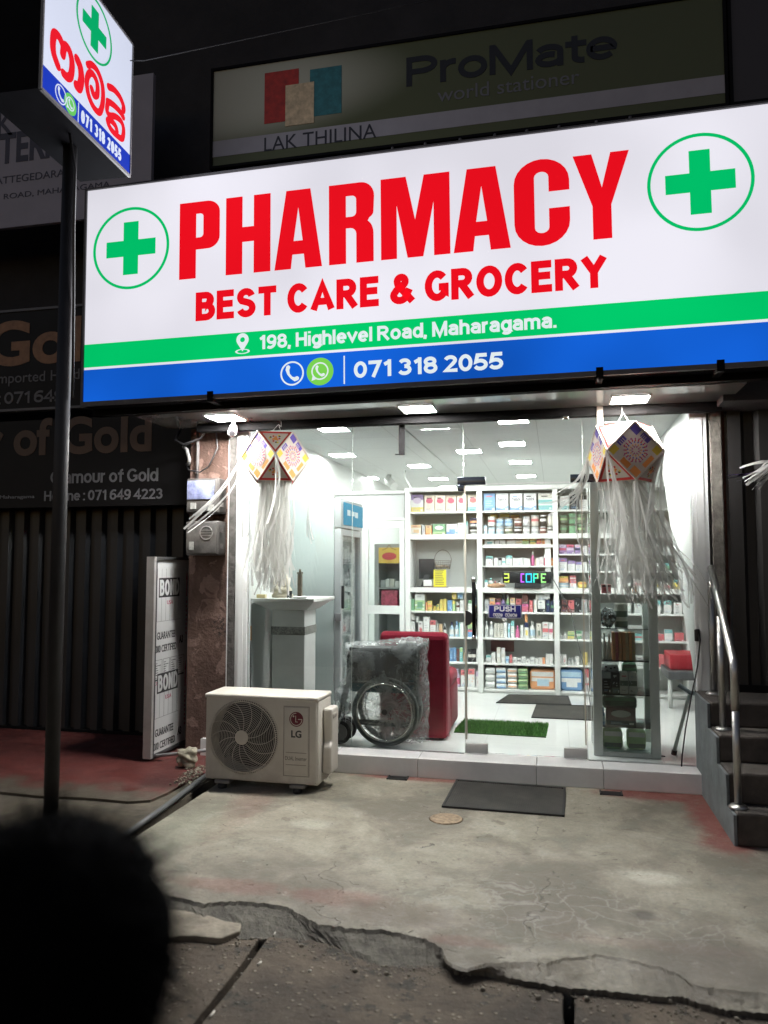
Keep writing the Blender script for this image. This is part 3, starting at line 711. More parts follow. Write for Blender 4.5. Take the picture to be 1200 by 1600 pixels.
for u in (610, 662, 717, 772, 823, 874, 933, 987):
    x = SP.st(u, 205)[0]; b = MB(TM); b.box(x - .012, x + .012, 4.55, 4.57, SZ1 + .013, SZ1 + .04).cyl((x, 4.56, SZ1 + .04), (x, 4.56, SZ1 + .058), .009, 8); b.build('bolt', FR, t)
MB(TM).box(SX0 - .01, SX1, 4.63, 4.70, SZ0 - .055, SZ0 - .013).build('support_rail', BLACK, t)
for u, v in ((330, 632), (1125, 565), (937, 590)):
    x = SP.st(u, v)[0]; MB(TM).box(x - .02, x + .02, 4.478, 4.487, SZ0 - .035, SZ0 + .03).box(x - .02, x + .02, 4.487, 4.66, SZ0 - .036, SZ0 - .0165).build('clamp', BLACK, t)
zg1 = (SP.st(130, 541)[1] + SP.st(1200, 452)[1]) / 2; zb1 = (SP.st(129, 577)[1] + SP.st(1200, 497)[1]) / 2 - .014; zg0 = zb1 + .017
Mx = SP.M()
MB(Mx).box(SX0 + .0075, SX1 - .0075, SZ0 + .013, SZ1 - .006, -.010, -.002).build('face', SW, t)
MB(Mx).box(SX0 + .0076, SX1 - .0076, zg0, zg1, -.002, .0).build('green_band', SBAND, t)
MB(Mx).box(SX0 + .0076, SX1 - .0076, SZ0 + .0131, zb1, -.002, .0).build('blue_band', SBLU, t)
# block letters, drawn in a box one unit high
def arcp(cx, cy, rx, ry, a0, a1, n=7): return [(cx + rx * math.cos(R(a0 + (a1 - a0) * i / n)), cy + ry * math.sin(R(a0 + (a1 - a0) * i / n))) for i in range(n + 1)]
BLOCK = {
 'P': (.52, [[(0, 0), (.215, 0), (.215, .375), (.30, .375)] + arcp(.36, .53, .16, .155, -80, 0) + arcp(.36, .85, .16, .15, 0, 90) + [(0, 1)], [(.215, .53), (.215, .845), (.27, .845)] + arcp(.265, .80, .045, .045, 80, 0, 4) + arcp(.265, .575, .045, .045, 0, -80, 4) + [(.27, .53)]]),
 'H': (.58, [[(0, 0), (.215, 0), (.215, .41), (.365, .41), (.365, 0), (.58, 0), (.58, 1), (.365, 1), (.365, .60), (.215, .60), (.215, 1), (0, 1)]]),
 'A': (.62, [[(0, 0), (.215, 0), (.235, .18), (.385, .18), (.405, 0), (.62, 0), (.47, 1), (.155, 1)], [(.25, .35), (.37, .35), (.312, .78)]]),
 'R': (.58, [[(0, 0), (.215, 0), (.215, .44)] + arcp(.27, .36, .075, .08, 90, 0, 4) + [(.345, 0), (.56, 0), (.56, .33)] + arcp(.45, .35, .11, .17, 0, 70, 5) + arcp(.42, .62, .14, .09, -50, 0, 4) + arcp(.40, .82, .17, .18, 0, 90) + [(0, 1)], [(.215, .58), (.215, .845), (.28, .845)] + arcp(.29, .79, .055, .055, 80, 0, 4) + arcp(.29, .635, .055, .055, 0, -80, 4) + [(.28, .58)]]),
 'M': (.84, [[(0, 0), (.195, 0), (.195, .66), (.325, 0), (.515, 0), (.645, .66), (.645, 0), (.84, 0), (.84, 1), (.53, 1), (.42, .46), (.31, 1), (0, 1)]]),
 'C': (.58, [[(.58, .42), (.365, .42), (.365, .22)] + arcp(.29, .20, .075, .065, 0, -180) + [(.215, .8)] + arcp(.29, .8, .075, .065, 180, 0) + [(.365, .62), (.58, .62), (.58, .74)] + arcp(.29, .74, .29, .275, 0, 180, 12) + [(0, .26)] + arcp(.29, .26, .29, .275, 180, 360, 12)]),
 'Y': (.64, [[(.213, 0), (.427, 0), (.427, .39), (.64, 1), (.43, 1), (.325, .60), (.215, 1), (0, 1), (.213, .39)]]),
}
zt, zb_ = (SP.st(282, 322)[1] + SP.st(985, 230)[1]) / 2, (SP.st(277, 440)[1] + SP.st(955, 372)[1]) / 2 + .006
for ch, u0, u1, v in (('P', 280.5, 343, 380), ('H', 353, 422.5, 375), ('A', 429, 503, 365), ('R', 514, 586, 350), ('M', 595, 703, 335), ('A', 708, 797, 325), ('C', 803, 890, 310), ('Y', 896, 984.5, 300)):
    xa, xb = SP.st(u0, v)[0], SP.st(u1, v)[0]; w, loops = BLOCK[ch]
    MB(Mx).glyph([[(xa + x / w * (xb - xa), zb_ + y * (zt - zb_)) for x, y in lp] for lp in loops], -.002, .0008).build('letter', SRED, t)
def words_at(plane, body, u0, v0, u1, v1, mt, par, bold=.03, d0=-.002, d1=.0012, name='lettering', space=1.0):
    s0, z0 = plane.st(u0, v0); s1, z1 = plane.st(u1, v1)
    return build_words(MB(plane.M()).text(body, s0, s1, z0, z1, d0, d1, bold=bold, space=space), body, name, mt, par)
def sans_at(plane, body, u0, v0, u1, v1, mt, par, d0=-.002, d1=.0008, wt=.2):
    s0, z0 = plane.st(u0, v0); s1, z1 = plane.st(u1, v1)
    return build_words(MB(plane.M()).sans(body, s0, s1, z0, z1, d0, d1, wt=wt), body, 'lettering', mt, par)
sans_at(SP, 'BEST CARE & GROCERY', 305.5, 502, 947, 398, SRED, t, wt=.235)
sans_at(SP, '198, Highlevel Road, Maharagama.', 404.5, 546, 869, 488, SPALE, t, -.002, .0012, .20)
sans_at(SP, '071 318 2055', 553, 591, 786, 549.5, SPALE, t, -.002, .0012, .215)
s0, z0 = SP.st(538, 600); MB(Mx).box(s0 - .004, s0 + .004, z0, SP.st(538, 556)[1], -.002, .0018).build('divider', SPALE, t)
def cross(plane, uc, vc, par, k, r, mg):
    cx, cz = plane.st(uc, vc); a, w = k, k * .30
    b = MB(plane.M()); b.glyph([[(cx - w, cz - a), (cx + w, cz - a), (cx + w, cz - w), (cx + a, cz - w), (cx + a, cz + w), (cx + w, cz + w), (cx + w, cz + a), (cx - w, cz + a), (cx - w, cz + w), (cx - a, cz + w), (cx - a, cz - w), (cx - w, cz - w)]], -.002, .0008)
    b.build('cross', mg, par)
    MB(plane.M()).ring(cx, cz, r, r * .935, -.002, .0008, 64).build('circle', mg, par)
cross(SP, 204.3, 387.5, t, .182, .283, SGRN); cross(SP, 1094, 284, t, .188, .288, SGRN)
def phone_icons(plane, u0, v0, r0, u1, v1, r1, par, pale, lime, white):
    cx, cz = plane.st(u0, v0)
    MB(plane.M()).ring(cx, cz, r0, r0 * .87, -.002, .0018, 40).build('phone_ring', pale, par)
    pts = [(-.34, .52), (-.40, .30), (-.30, -.05), (-.05, -.35), (.22, -.50), (.42, -.42)]
    b = MB(plane.M()); b.stroke([(cx + x * r0, cz + y * r0) for x, y in pts], [r0 * q for q in (.34, .30, .2, .2, .30, .34)], -.002, .0018); b.build('handset', pale, par)
    cx, cz = plane.st(u1, v1)
    MB(plane.M()).disc(cx, cz, r1, -.002, .0010).build('green_disc', lime, par)
    b = MB(plane.M()); b.ring(cx, cz + r1 * .03, r1 * .64, r1 * .54, .0010, .002, 36)
    b.prism([(cx - r1 * .62, cz - r1 * .64), (cx - r1 * .30, cz - r1 * .54), (cx - r1 * .54, cz - r1 * .28)], .0010, .0018)
    b.stroke([(cx + x * r1 * .62, cz + r1 * .03 + y * r1 * .62) for x, y in pts], [r1 * .62 * q for q in (.34, .28, .2, .2, .28, .34)], .0010, .0022)
    b.build('speech_bubble', white, par)
phone_icons(SP, 456.5, 583.5, .078, 500, 580.5, .088, t, SPALE, SLIME, SPALE)
cx, cz = SP.st(379, 536)
b = MB(Mx); rr = .042
b.glyph([[(cx + rr * math.cos(R(a)), cz + .022 + rr * math.sin(R(a))) for a in range(-30, 211, 12)] + [(cx, cz - .055)], [(cx + rr * .4 * math.cos(R(a)), cz + .022 + rr * .4 * math.sin(R(a))) for a in range(0, 360, 20)]], -.002, .0018)
b.ring(cx, cz - .055, .05, .036, -.002, .0014, 30, 0, .32); b.build('map_pin', SPALE, t)
L = bpy.data.lights.new('sign_tubes', 'AREA'); L.shape = 'RECTANGLE'; L.size = SX1 - SX0 - .1; L.size_y = SZ1 - SZ0 - .1; L.energy = SIGN_W; L.color = (.93, .95, 1)
lo = bpy.data.objects.new('sign_tubes', L); COL.objects.link(lo); lo.parent = t
lo.location = V(((SX0 + SX1) / 2, 4.46, (SZ0 + SZ1) / 2)) - t.location; lo.rotation_euler = (R(-90), 0, 0)

# ================================================================== lit projecting sign on its post
pr_, pl_ = EYE + ray(203.5, 277) * 4.71, EYE + ray(63, 138) * 3.83
VP_ = Plane((pl_.x, pl_.y, 0), (pr_.x - pl_.x, pr_.y - pl_.y, 0))
PL = (V((pr_.x, pr_.y, 0)) - V((pl_.x, pl_.y, 0))).length
PB, PT = 3.812, 4.67; PTH = .34
t = thing('projecting_sign', 'lit double sided box sign with red lettering on a tall black post', 'sign', (-2.68, 3.7, PB))
PW_, PR_, PG_, PB_ = emit_mat('small_sign_white', (.62, .66, .80), 1.0, .08), emit_mat('small_sign_red', (.74, .008, .02), 1.0), emit_mat('small_sign_green', (.0, .36, .12), 1.0), emit_mat('small_sign_blue', (.008, .035, .42), 1.0, .1)
MV = VP_.M()
MB(MV).box(0, PL, PB, PT, -PTH, -.012).build('case', mat('sign_case'), t)
MB(MV).box(.012, PL - .006, PB + .012, PT - .008, -.012, -.004).build('face', PW_, t)
MB(MV).box(.0, .0118, PB, PT, -.0119, .003).box(.012, PL, PB - .004, PB + .0118, -.0119, .003).box(PL - .0058, PL + .004, PB + .0119, PT, -.0119, .003).box(.012, PL - .006, PT - .008, PT + .003, -.0119, .003).build('frame', mat('sign_trim', (.24, .235, .24), .5), t)
zbl = (VP_.st(71.4, 99)[1] + VP_.st(204, 247)[1]) / 2
MB(MV).box(.0125, PL - .0065, PB + .0125, zbl, -.004, -.0025).build('blue_band', PB_, t)
def zp(X, Y): return VP_.st(60 + X / 5.714, Y / 5.714)
cross(VP_, 60 + 505 / 5.714, 245 / 5.714 + 3, t, .12, .182, PG_)
b = MB(MV)
def pen(pts, w):
    q = [zp(*p) for p in pts]; out = []
    for i in range(len(q) - 1):       # smooth the traced corners
        p0, p1, p2, p3 = q[max(i - 1, 0)], q[i], q[i + 1], q[min(i + 2, len(q) - 1)]
        for k in range(5):
            f = k / 5; out.append(tuple(.5 * (2 * p1[j] + (p2[j] - p0[j]) * f + (2 * p0[j] - 5 * p1[j] + 4 * p2[j] - p3[j]) * f * f + (3 * p1[j] - p0[j] - 3 * p2[j] + p3[j]) * f ** 3) for j in (0, 1)))
    b.stroke(out + [q[-1]], w, -.004, -.0015)
pen([(180, 590), (140, 470), (135, 360), (150, 300), (190, 330), (225, 420), (222, 490)], .048)
pen([(222, 490), (240, 410), (280, 450), (305, 560), (295, 670), (265, 690), (228, 655)], .048)
pen([(350, 530), (378, 600), (388, 700), (370, 780), (345, 765)], .056)
pen([(445, 580), (485, 580), (535, 640), (575, 760), (580, 900), (552, 1000), (500, 960), (452, 850), (436, 730), (455, 660), (490, 660), (528, 740), (530, 840), (500, 850), (480, 790)], .040)
pen([(632, 775), (680, 800), (735, 872), (764, 950), (762, 985)], .042)
pen([(622, 905), (660, 925), (700, 960), (735, 1000), (762, 1045)], .040)
pen([(622, 925), (616, 985), (640, 1030), (690, 1040), (740, 1080), (764, 1150), (752, 1235), (700, 1205), (650, 1150), (622, 1080), (650, 1075), (690, 1120), (706, 1170)], .038)
b.build('lettering', PR_, t)
s0, z0 = zp(385, 1048); s1, z1 = zp(742, 1365)
s0 = zp(385, 1010)[0]; s1 = zp(742, 1365)[0]
zc = (PB + .012 + zbl) / 2
PPALE = emit_mat('small_sign_pale', (.6, .66, .8), 1.0)
build_words(MB(MV).sans('071 318 2055', s0, s1, zc - .036, zc + .036, -.0025, -.001, wt=.215), '071 318 2055', 'lettering', PPALE, t)
s = zp(360, 985)[0]; MB(MV).box(s - .003, s + .003, zc - .055, zc + .055, -.0025, -.001).build('divider', PPALE, t)
class Pc:   # icon positions given straight on the sign
    def __init__(s, p): s.p = p
    def st(s, u, v): return u, v
    def M(s): return s.p.M()
phone_icons(Pc(Plane(VP_.o + VP_.n * -.003, VP_.a)), zp(205, 805)[0], zc, .050, zp(290, 905)[0], zc, .056, t, PPALE, emit_mat('small_sign_lime', (.12, .5, .1), 1.0), PPALE)
MB().cyl((-2.68, 3.72, -.02), (-2.68, 3.72, PB + .002), .039, 20).build('post', mat('post_black', (.016, .016, .018), .5, var=.3, vs=9, bump=.1), t)
MB().tube([(-2.62, 3.72, 2.35), (-2.63, 3.72, 2.9), (-2.60, 3.66, 3.3), (-2.56, 3.6, 3.6), (-2.6, 3.6, PB)], .008).build('cable', DARK, t)
L = bpy.data.lights.new('sign_tubes', 'AREA'); L.shape = 'RECTANGLE'; L.size = PL - .1; L.size_y = PT - PB - .1; L.energy = 6; L.color = (.86, .9, 1)
lo = bpy.data.objects.new('sign_tubes', L); COL.objects.link(lo); lo.parent = t
lo.matrix_local = Matrix.Translation(VP_.pt(PL / 2, (PB + PT) / 2, .03) - t.location) @ Matrix(((-VP_.a.x, 0, -VP_.n.x), (-VP_.a.y, 0, -VP_.n.y), (0, 1, 0))).to_4x4()

# ================================================================== unlit boards on the dark building
def board(name, label, cat, plane, s0, s1, z0, z1, mt, th=.06, fr=None):
    t = thing(name, label, cat, plane.pt((s0 + s1) / 2, z0, 0))
    MB(plane.M()).box(s0, s1, z0, z1, -th, 0).build('panel', mt, t)
    if fr:
        b = MB(plane.M()); w = .02
        b.box(s0 - w, s1 + w, z0 - w, z0, -th - .01, .012).box(s0 - w, s1 + w, z1, z1 + w, -th - .01, .012).box(s0 - w, s0, z0, z1, -th - .01, .011).box(s1, s1 + w, z0, z1, -th - .01, .011).build('frame', fr, t)
    return t
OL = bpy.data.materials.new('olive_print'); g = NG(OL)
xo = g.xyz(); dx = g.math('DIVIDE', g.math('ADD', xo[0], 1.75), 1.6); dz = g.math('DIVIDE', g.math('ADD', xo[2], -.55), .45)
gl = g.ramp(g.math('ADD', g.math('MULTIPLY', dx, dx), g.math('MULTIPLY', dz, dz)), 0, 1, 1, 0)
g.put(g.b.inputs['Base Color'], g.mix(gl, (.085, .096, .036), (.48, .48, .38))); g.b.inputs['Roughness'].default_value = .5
LP = PY(5.2)
bx0, bx1, bz0, bz1 = -2.51, 1.14, 4.45, 5.21
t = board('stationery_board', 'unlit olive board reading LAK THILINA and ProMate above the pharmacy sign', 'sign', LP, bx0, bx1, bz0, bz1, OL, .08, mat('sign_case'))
DIMW = mat('dim_white_print', (.36, .345, .375), .6, var=.08)
MB(LP.M()).box(bx0, bx1, bz0 + .075, bz0 + .20, 0, .002).build('white_band', DIMW, t)
INK = mat('dark_ink', (.02, .02, .03), .5)
words_at(LP, 'LAK THILINA', 413, 237, 588, 193, INK, t, .0, .002, .004)
sans_at(LP, 'ProMate', 635, 136, 964, 42, mat('black_ink', (.008, .008, .01), .5), t, .0, .003, .19)
words_at(LP, 'world stationer', 684, 160, 905, 108, mat('pale_ink', (.15, .15, .16), .5), t, .0, .0, .003)
for cc, (u0, v0, u1, v1), nm in (((.42, .03, .02), (413, 194, 467, 107), 'red_cover'), ((.03, .17, .19), (484, 183, 534, 102), 'teal_cover'), ((.62, .48, .30), (446, 198, 491, 128), 'cream_cover')):
    a0, c0 = LP.st(u0, v0); a1, c1 = LP.st(u1, v1); d = .003 if nm != 'cream_cover' else .006
    MB(LP.M()).box(a0, a1, c0, c1, 0, d).build(nm, mat(nm, cc, .5, var=.35, vs=18), t)
t = board('side_board', 'unlit dark board at the upper right beside the ProMate board', 'sign', LP, 1.19, 3.2, 4.45, 5.6, mat('dark_board', (.05, .045, .05), .6), .06, mat('sign_case'))
BP = PY(5.5)
t = board('shop_banner', 'unlit white banner with ATTEGEDARA ROAD address behind the black post', 'sign', BP, -6.2, -3.2, 4.31, 5.5, mat('banner_white', (.42, .40, .46), .7, var=.1, vs=2), .04)
INK2 = mat('banner_ink', (.07, .07, .10), .6)
def words_xz(plane, body, s0, z0, h, mt, par, w, bold=0.0, d=.003): return MB(plane.M()).text(body, s0, s0 + w, z0, z0 + h, .0, d, bold=bold).build('lettering', mt, par)
sK, zK = BP.st(0, 213); words_at(BP, 'K THILINA', -4, 214, 190, 147, INK2, t, .01, 0, .003)
words_at(BP, 'TERPRISES', -2, 258, 190, 182, INK2, t, .03, 0, .003)
words_at(BP, 'ATTEGEDARA', -7, 289, 101, 264, INK2, t, .0, 0, .003)
words_at(BP, 'ROAD, MAHARAGAMA', 6, 313, 172, 283, INK2, t, .0, 0, .003)
GP = PY(5.6)
BRD = mat('black_board', (.006, .0055, .006), .5, var=.3, vs=4, spec=.25); GOLD = mat('dull_bronze', (.30, .155, .08), .5, metal=.1, var=.3, vs=12); SIL = mat('dull_silver_print', (.18, .18, .19), .6)
t = board('bag_shop_board', 'black board with bronze Gold lettering and thin silver border behind the post', 'sign', GP, -6.4, -2.95, 2.75, 3.60, BRD, .06, mat('thin_silver', (.14, .14, .15), .5))
words_at(GP, 'Gold', -22, 575, 182, 488, GOLD, t, .03, 0, .004)
words_at(GP, 'Imported Hand Bags', -8, 605, 172, 573, SIL, t, .0, 0, .004)
sans_at(GP, ': 071 649', -2, 632, 100, 608, SIL, t, 0, .003, .18)
t = board('jewellery_board', 'black board reading Glamour of Gold with hotline over the dark shutter', 'sign', GP, -6.4, -2.80, 1.90, 2.645, BRD, .06)
words_at(GP, 'ur of Gold', -55, 716, 238, 645, mat('faded_bronze', (.10, .056, .034), .5), t, .03, 0, .004)
sans_at(GP, 'Glamour of Gold', 79, 756, 247, 731, SIL, t, 0, .003, .16)
sans_at(GP, 'Hotline : 071 649 4223', 69, 783, 254, 763, SIL, t, 0, .003, .17)
words_at(GP, 'Maharagama', 0, 781, 54, 773, SIL, t, .0, 0, .004)
# cables strung overhead
for pts, lab in (([(-6, 3.0, 4.35), (-2.45, 4.1, 4.55), (-1.0, 4.4, 4.86), (2, 4.9, 5.4)], 'thin black cable running past the lower half of the lit box sign'), ([(-6, 3.2, 4.75), (-2.4, 3.9, 4.95), (-.9, 4.3, 5.25), (2, 4.9, 5.9)], 'thin black cable crossing the top of the lit box sign')):
    tag(MB().tube(pts, .0035, 6).build('overhead_cable', DARK), lab, 'cable')
# ================================================================== shutters, stairs, rail
def corrugated(x0, x1, y, z0, z1, pitch, depth, th=.004):
    prof = []; x = x0
    while x < x1:
        prof += [(x, 0), (x + pitch * .42, 0), (x + pitch * .58, depth), (x + pitch * .86, depth)]; x += pitch
    prof = [(a, y + d) for a, d in prof]
    b = MB(); b.add([(a, c, z0) for a, c in prof] + [(a, c, z1) for a, c in prof] + [(a, c + th, z0) for a, c in prof] + [(a, c + th, z1) for a, c in prof], [])
    n = len(prof)
    for i in range(n - 1):
        for f in ((i, i + 1, n + i + 1, n + i), (2 * n + i, 3 * n + i, 3 * n + i + 1, 2 * n + i + 1), (i, 2 * n + i, 2 * n + i + 1, i + 1), (n + i, n + i + 1, 3 * n + i + 1, 3 * n + i)):
            b.f.append(list(f)); b.mi.append(0); b.sm.append(False)
    return b
SHUT = mat('dark_shutter_paint', (.008, .0095, .0125), .36, var=.35, vs=5, stretch=(1, 1, .3), bump=.08)
t = thing('metal_shutter', 'tall dark corrugated shutter closing the shop left of the pillar', 'shutter', (-4, 5.87, 0))
corrugated(-6.0, -2.80, 5.84, .03, 2.2, .153, .045).build('curtain', SHUT, t)
MB().box(-6, -2.80, 5.83, 5.90, .006, .029).build('bottom_bar', BLACK, t)
t = thing('metal_shutter', 'dark corrugated shutter behind the stairs and steel handrail', 'shutter', (1.8, 5.28, .6))
corrugated(1.105, 3.6, 5.285, .63, CZ - .11, .19, .05).build('curtain', mat('brown_shutter_paint', (.013, .012, .012), .45, var=.35, vs=5, stretch=(1, 1, .3), bump=.08), t)
MB().box(1.105, 3.6, 5.265, 5.28, .6125, .66).build('bottom_bar', BLACK, t)
STEPM = mat('dark_cement', (.068, .058, .050), .8, var=.45, vs=9, bump=.4, bs=30)
SIDEM = mat('blue_grey_paint', (.145, .165, .17), .75, var=.3, vs=7, bump=.3, bs=25)
t = thing('stairs', 'dark cement stairs with blue grey side rising right of the step', 'stairs', (1.4, 4.25, 0))
ys = [4.25, 4.405, 4.635, 4.875, 5.39]; zs = [.165, .325, .470, .612]
for i in range(4):
    MB().box(.878, 3.2, ys[i], 5.39, (0 if i == 0 else zs[i - 1] + .0005), zs[i]).build('tread', STEPM, t, bevel=.012)
side = [(ys[0] - .002, -.01)]
for i in range(4): side += [(ys[i] - .002, zs[i] - .012), (ys[i + 1] - .002 if i < 3 else 5.29, zs[i] - .012)]
side += [(5.29, -.01)]
b = MB(); b.M = M; b.prism(side[::-1], .862, .877); b.build('side_wall', SIDEM, t)
t = thing('handrail', 'polished steel handrail on posts along the left edge of the stairs', 'handrail', (.95, 4.35, .16))
posts = [(.905, 4.34, .165, .885), (.93, 4.79, .470, 1.17), (.955, 5.16, .612, 1.36)]
b = MB(); b.tube([(.905, 4.34, .66), (.905, 4.34, .86), (.906, 4.348, .89), (.908, 4.37, .915), (.94, 4.80, 1.155), (.975, 5.24, 1.40)], .021, 14); b.build('rail', STEEL, t)
for i, (x, y, z0, z1) in enumerate(posts):
    MB().cyl((x, y, z0), (x, y, z1 - .05 if i else .70), .019, 16).build('post', STEEL, t)
    MB().lathe([(.048, 0), (.048, .006), (.04, .014), (.021, .02)], (x, y, z0), 22).build('base_cover', STEEL, t)

# ================================================================== fittings on the pillar
def meter(name, label, z0, z1, face):
    t = thing(name, label, 'meter box', (-2.55, 5.38, z0), 'electricity meter boxes on the pillar')
    MB().rbox(-2.70, -2.435, 5.24, 5.379, z0, z1, .012).build('box', mat('meter_grey', (.065, .06, .057), .35, var=.4, vs=9), t)
    MB().rbox(-2.69, -2.445, 5.225, 5.2395, z0 + .012, z1 - .012, .006).build('cover', mat('meter_cover', (.10, .095, .09), .18, var=.4, vs=11), t)
    for a_ in (z0 + .05, z1 - .085): MB().box(-2.432, -2.405, 5.26, 5.29, a_, a_ + .035).build('hinge', mat('meter_grey'), t)
    return t
t = meter('meter_box', 'upper grey meter box with bluish glass window on the red brown pillar', 1.80, 2.065, 0)
MB().rbox(-2.685, -2.465, 5.218, 5.2245, 1.905, 2.045, .003).build('window', mat('meter_window', (.20, .22, .36), .12, var=.75, vs=9), t)
for q_ in ((-2.655, -2.61, 1.835, 1.88), (-2.515, -2.465, 1.82, 1.865)): MB().box(q_[0], q_[1], 5.219, 5.2245, q_[2], q_[3]).build('label', mat('meter_label', (.3, .3, .28), .6, var=.3, vs=40), t)
t = meter('meter_box', 'lower grey meter box with round dial under the windowed meter box', 1.49, 1.745, 1)
b = MB(); b.M = Matrix.Translation((-2.525, 5.2245, 1.655)) @ Matrix.Rotation(R(90), 4, 'X'); b.ring(0, 0, .052, .046, 0, .004, 30)
for q in (-.02, 0, .02): b.box(-.045, .045, q - .002, q + .002, 0, .003)
b.build('dial', mat('dial_grey', (.22, .21, .2), .4), t)
MB().box(-2.66, -2.625, 5.219, 5.2245, 1.53, 1.59).build('label', mat('meter_label'), t)
t = thing('conduit', 'grey conduit running down the pillar into the upper meter box', 'pipe', (-2.66, 5.34, 2.06))
MB().tube([(-2.66, 5.33, 2.065), (-2.655, 5.33, 2.3), (-2.665, 5.33, 2.55)], .012, 8).build('pipe', mat('conduit_grey', (.16, .15, .15), .6), t)
for pts, r_, lab in (([(-2.86, 5.45, 2.50), (-2.83, 5.3, 2.37), (-2.74, 5.27, 2.33), (-2.62, 5.3, 2.38), (-2.56, 5.34, 2.5)], .010, 'thick black cable looping between the dark board and the lamp'), ([(-2.52, 5.34, 2.50), (-2.48, 5.3, 2.3), (-2.54, 5.28, 2.16), (-2.62, 5.3, 2.12), (-2.72, 5.31, 2.14), (-2.79, 5.4, 2.2)], .006, 'thin black cable sagging across the pillar above the meter boxes'), ([(-2.79, 5.36, 2.33), (-2.73, 5.3, 2.29), (-2.71, 5.3, 2.22), (-2.73, 5.32, 2.18)], .014, 'short hooked grey cable end beside the conduit')):
    tag(MB().tube(pts, r_, 8).build('cable', DARK if r_ < .012 else mat('grey_cable', (.2, .2, .2), .6)), lab, 'cable')
q = PY(5.12).st(366, 668)
t = thing('security_camera', 'small white security camera under the square lamp on the pillar', 'camera', (q[0], 5.12, 2.45))
CAMW = mat('camera_white', (.55, .54, .52), .4)
MB().rbox(q[0] - .03, q[0] + .09, 5.06, 5.18, 2.478, SF - .002, .01).build('base', CAMW, t)
MB().cyl((q[0] - .005, 5.12, 2.455), (q[0] - .005, 5.115, 2.42), .012, 10).build('bracket', CAMW, t)
h = MB().cyl((q[0] - .02, 5.16, 2.425), (q[0] + .01, 5.06, 2.365), .03, 18).build('body', CAMW, t)
MB().cyl((q[0] + .0102, 5.0593, 2.3646), (q[0] + .012, 5.053, 2.361), .022, 16).build('lens', DARK, h)

# lamps under the soffit
def square_lamp(x, y, z, h, mlamp, label, group, cat='lamp', name='ceiling_lamp'):
    t = thing(name, label, cat, (x, y, z), group)
    b = MB(); w = .012
    b.box(x - h, x + h, y - h, y - h + w, z - .012, z - .001).box(x - h, x + h, y + h - w, y + h, z - .012, z - .001).box(x - h, x - h + w, y - h + w, y + h - w, z - .012, z - .001).box(x + h - w, x + h, y - h + w, y + h - w, z - .012, z - .001)
    b.build('frame', ALU, t)
    MB().box(x - h + w, x + h - w, y - h + w, y + h - w, z - .009, z - .0012).build('diffuser', mlamp, t)
    return t
lo_ = square_lamp(-2.275, 4.985, SF, .12, LAMPO, 'square lit panel lamp under the soffit above the security camera', 'square lamps under the soffit')
for x, lab in ((-.885, 'square lit panel lamp under the soffit between beam hanger and sign'), (.475, 'square lit panel lamp under the soffit above the right lantern')):
    c_ = copy_tree(lo_, (x + 2.275, 0, 0)); c_['label'] = lab

# ================================================================== printed composite panel end of the shutter bay
QP = Plane((-2.87, 0, 0), (0, 1, 0))
t = thing('bond_panel', 'tall white composite panel printed BOND in an aluminium frame by the pillar', 'panel', (-2.87, 5.07, .02))
pz0, pz1, py0, py1 = .025, 1.478, 5.075, 5.655
MB(QP.M()).box(py0 + .03, py1 - .02, pz0 + .02, pz1 - .02, -.02, 0).build('sheet', mat('panel_white', (.60, .61, .61), .35, var=.06, vs=3), t)
b = MB(QP.M()); b.box(py0, py0 + .0305, pz0, pz1, -.05, .012).build('edge_strip', mat('silver_strip', (.48, .47, .46), .35, metal=.3, var=.15), t)
b = MB(QP.M()); b.box(py0 + .031, py0 + .045, pz0, pz1, -.03, .014).box(py1 - .026, py1, pz0, pz1, -.03, .012).box(py0 + .0455, py1 - .0265, pz1 - .022, pz1, -.03, .012).box(py0 + .0455, py1 - .0265, pz0, pz0 + .02, -.03, .012); b.build('frame', mat('panel_frame_grey', (.06, .06, .062), .5, var=.3), t)
PINK, PBLK = mat('print_pink', (.45, .10, .16), .6), mat('print_black', (.012, .012, .014), .5)
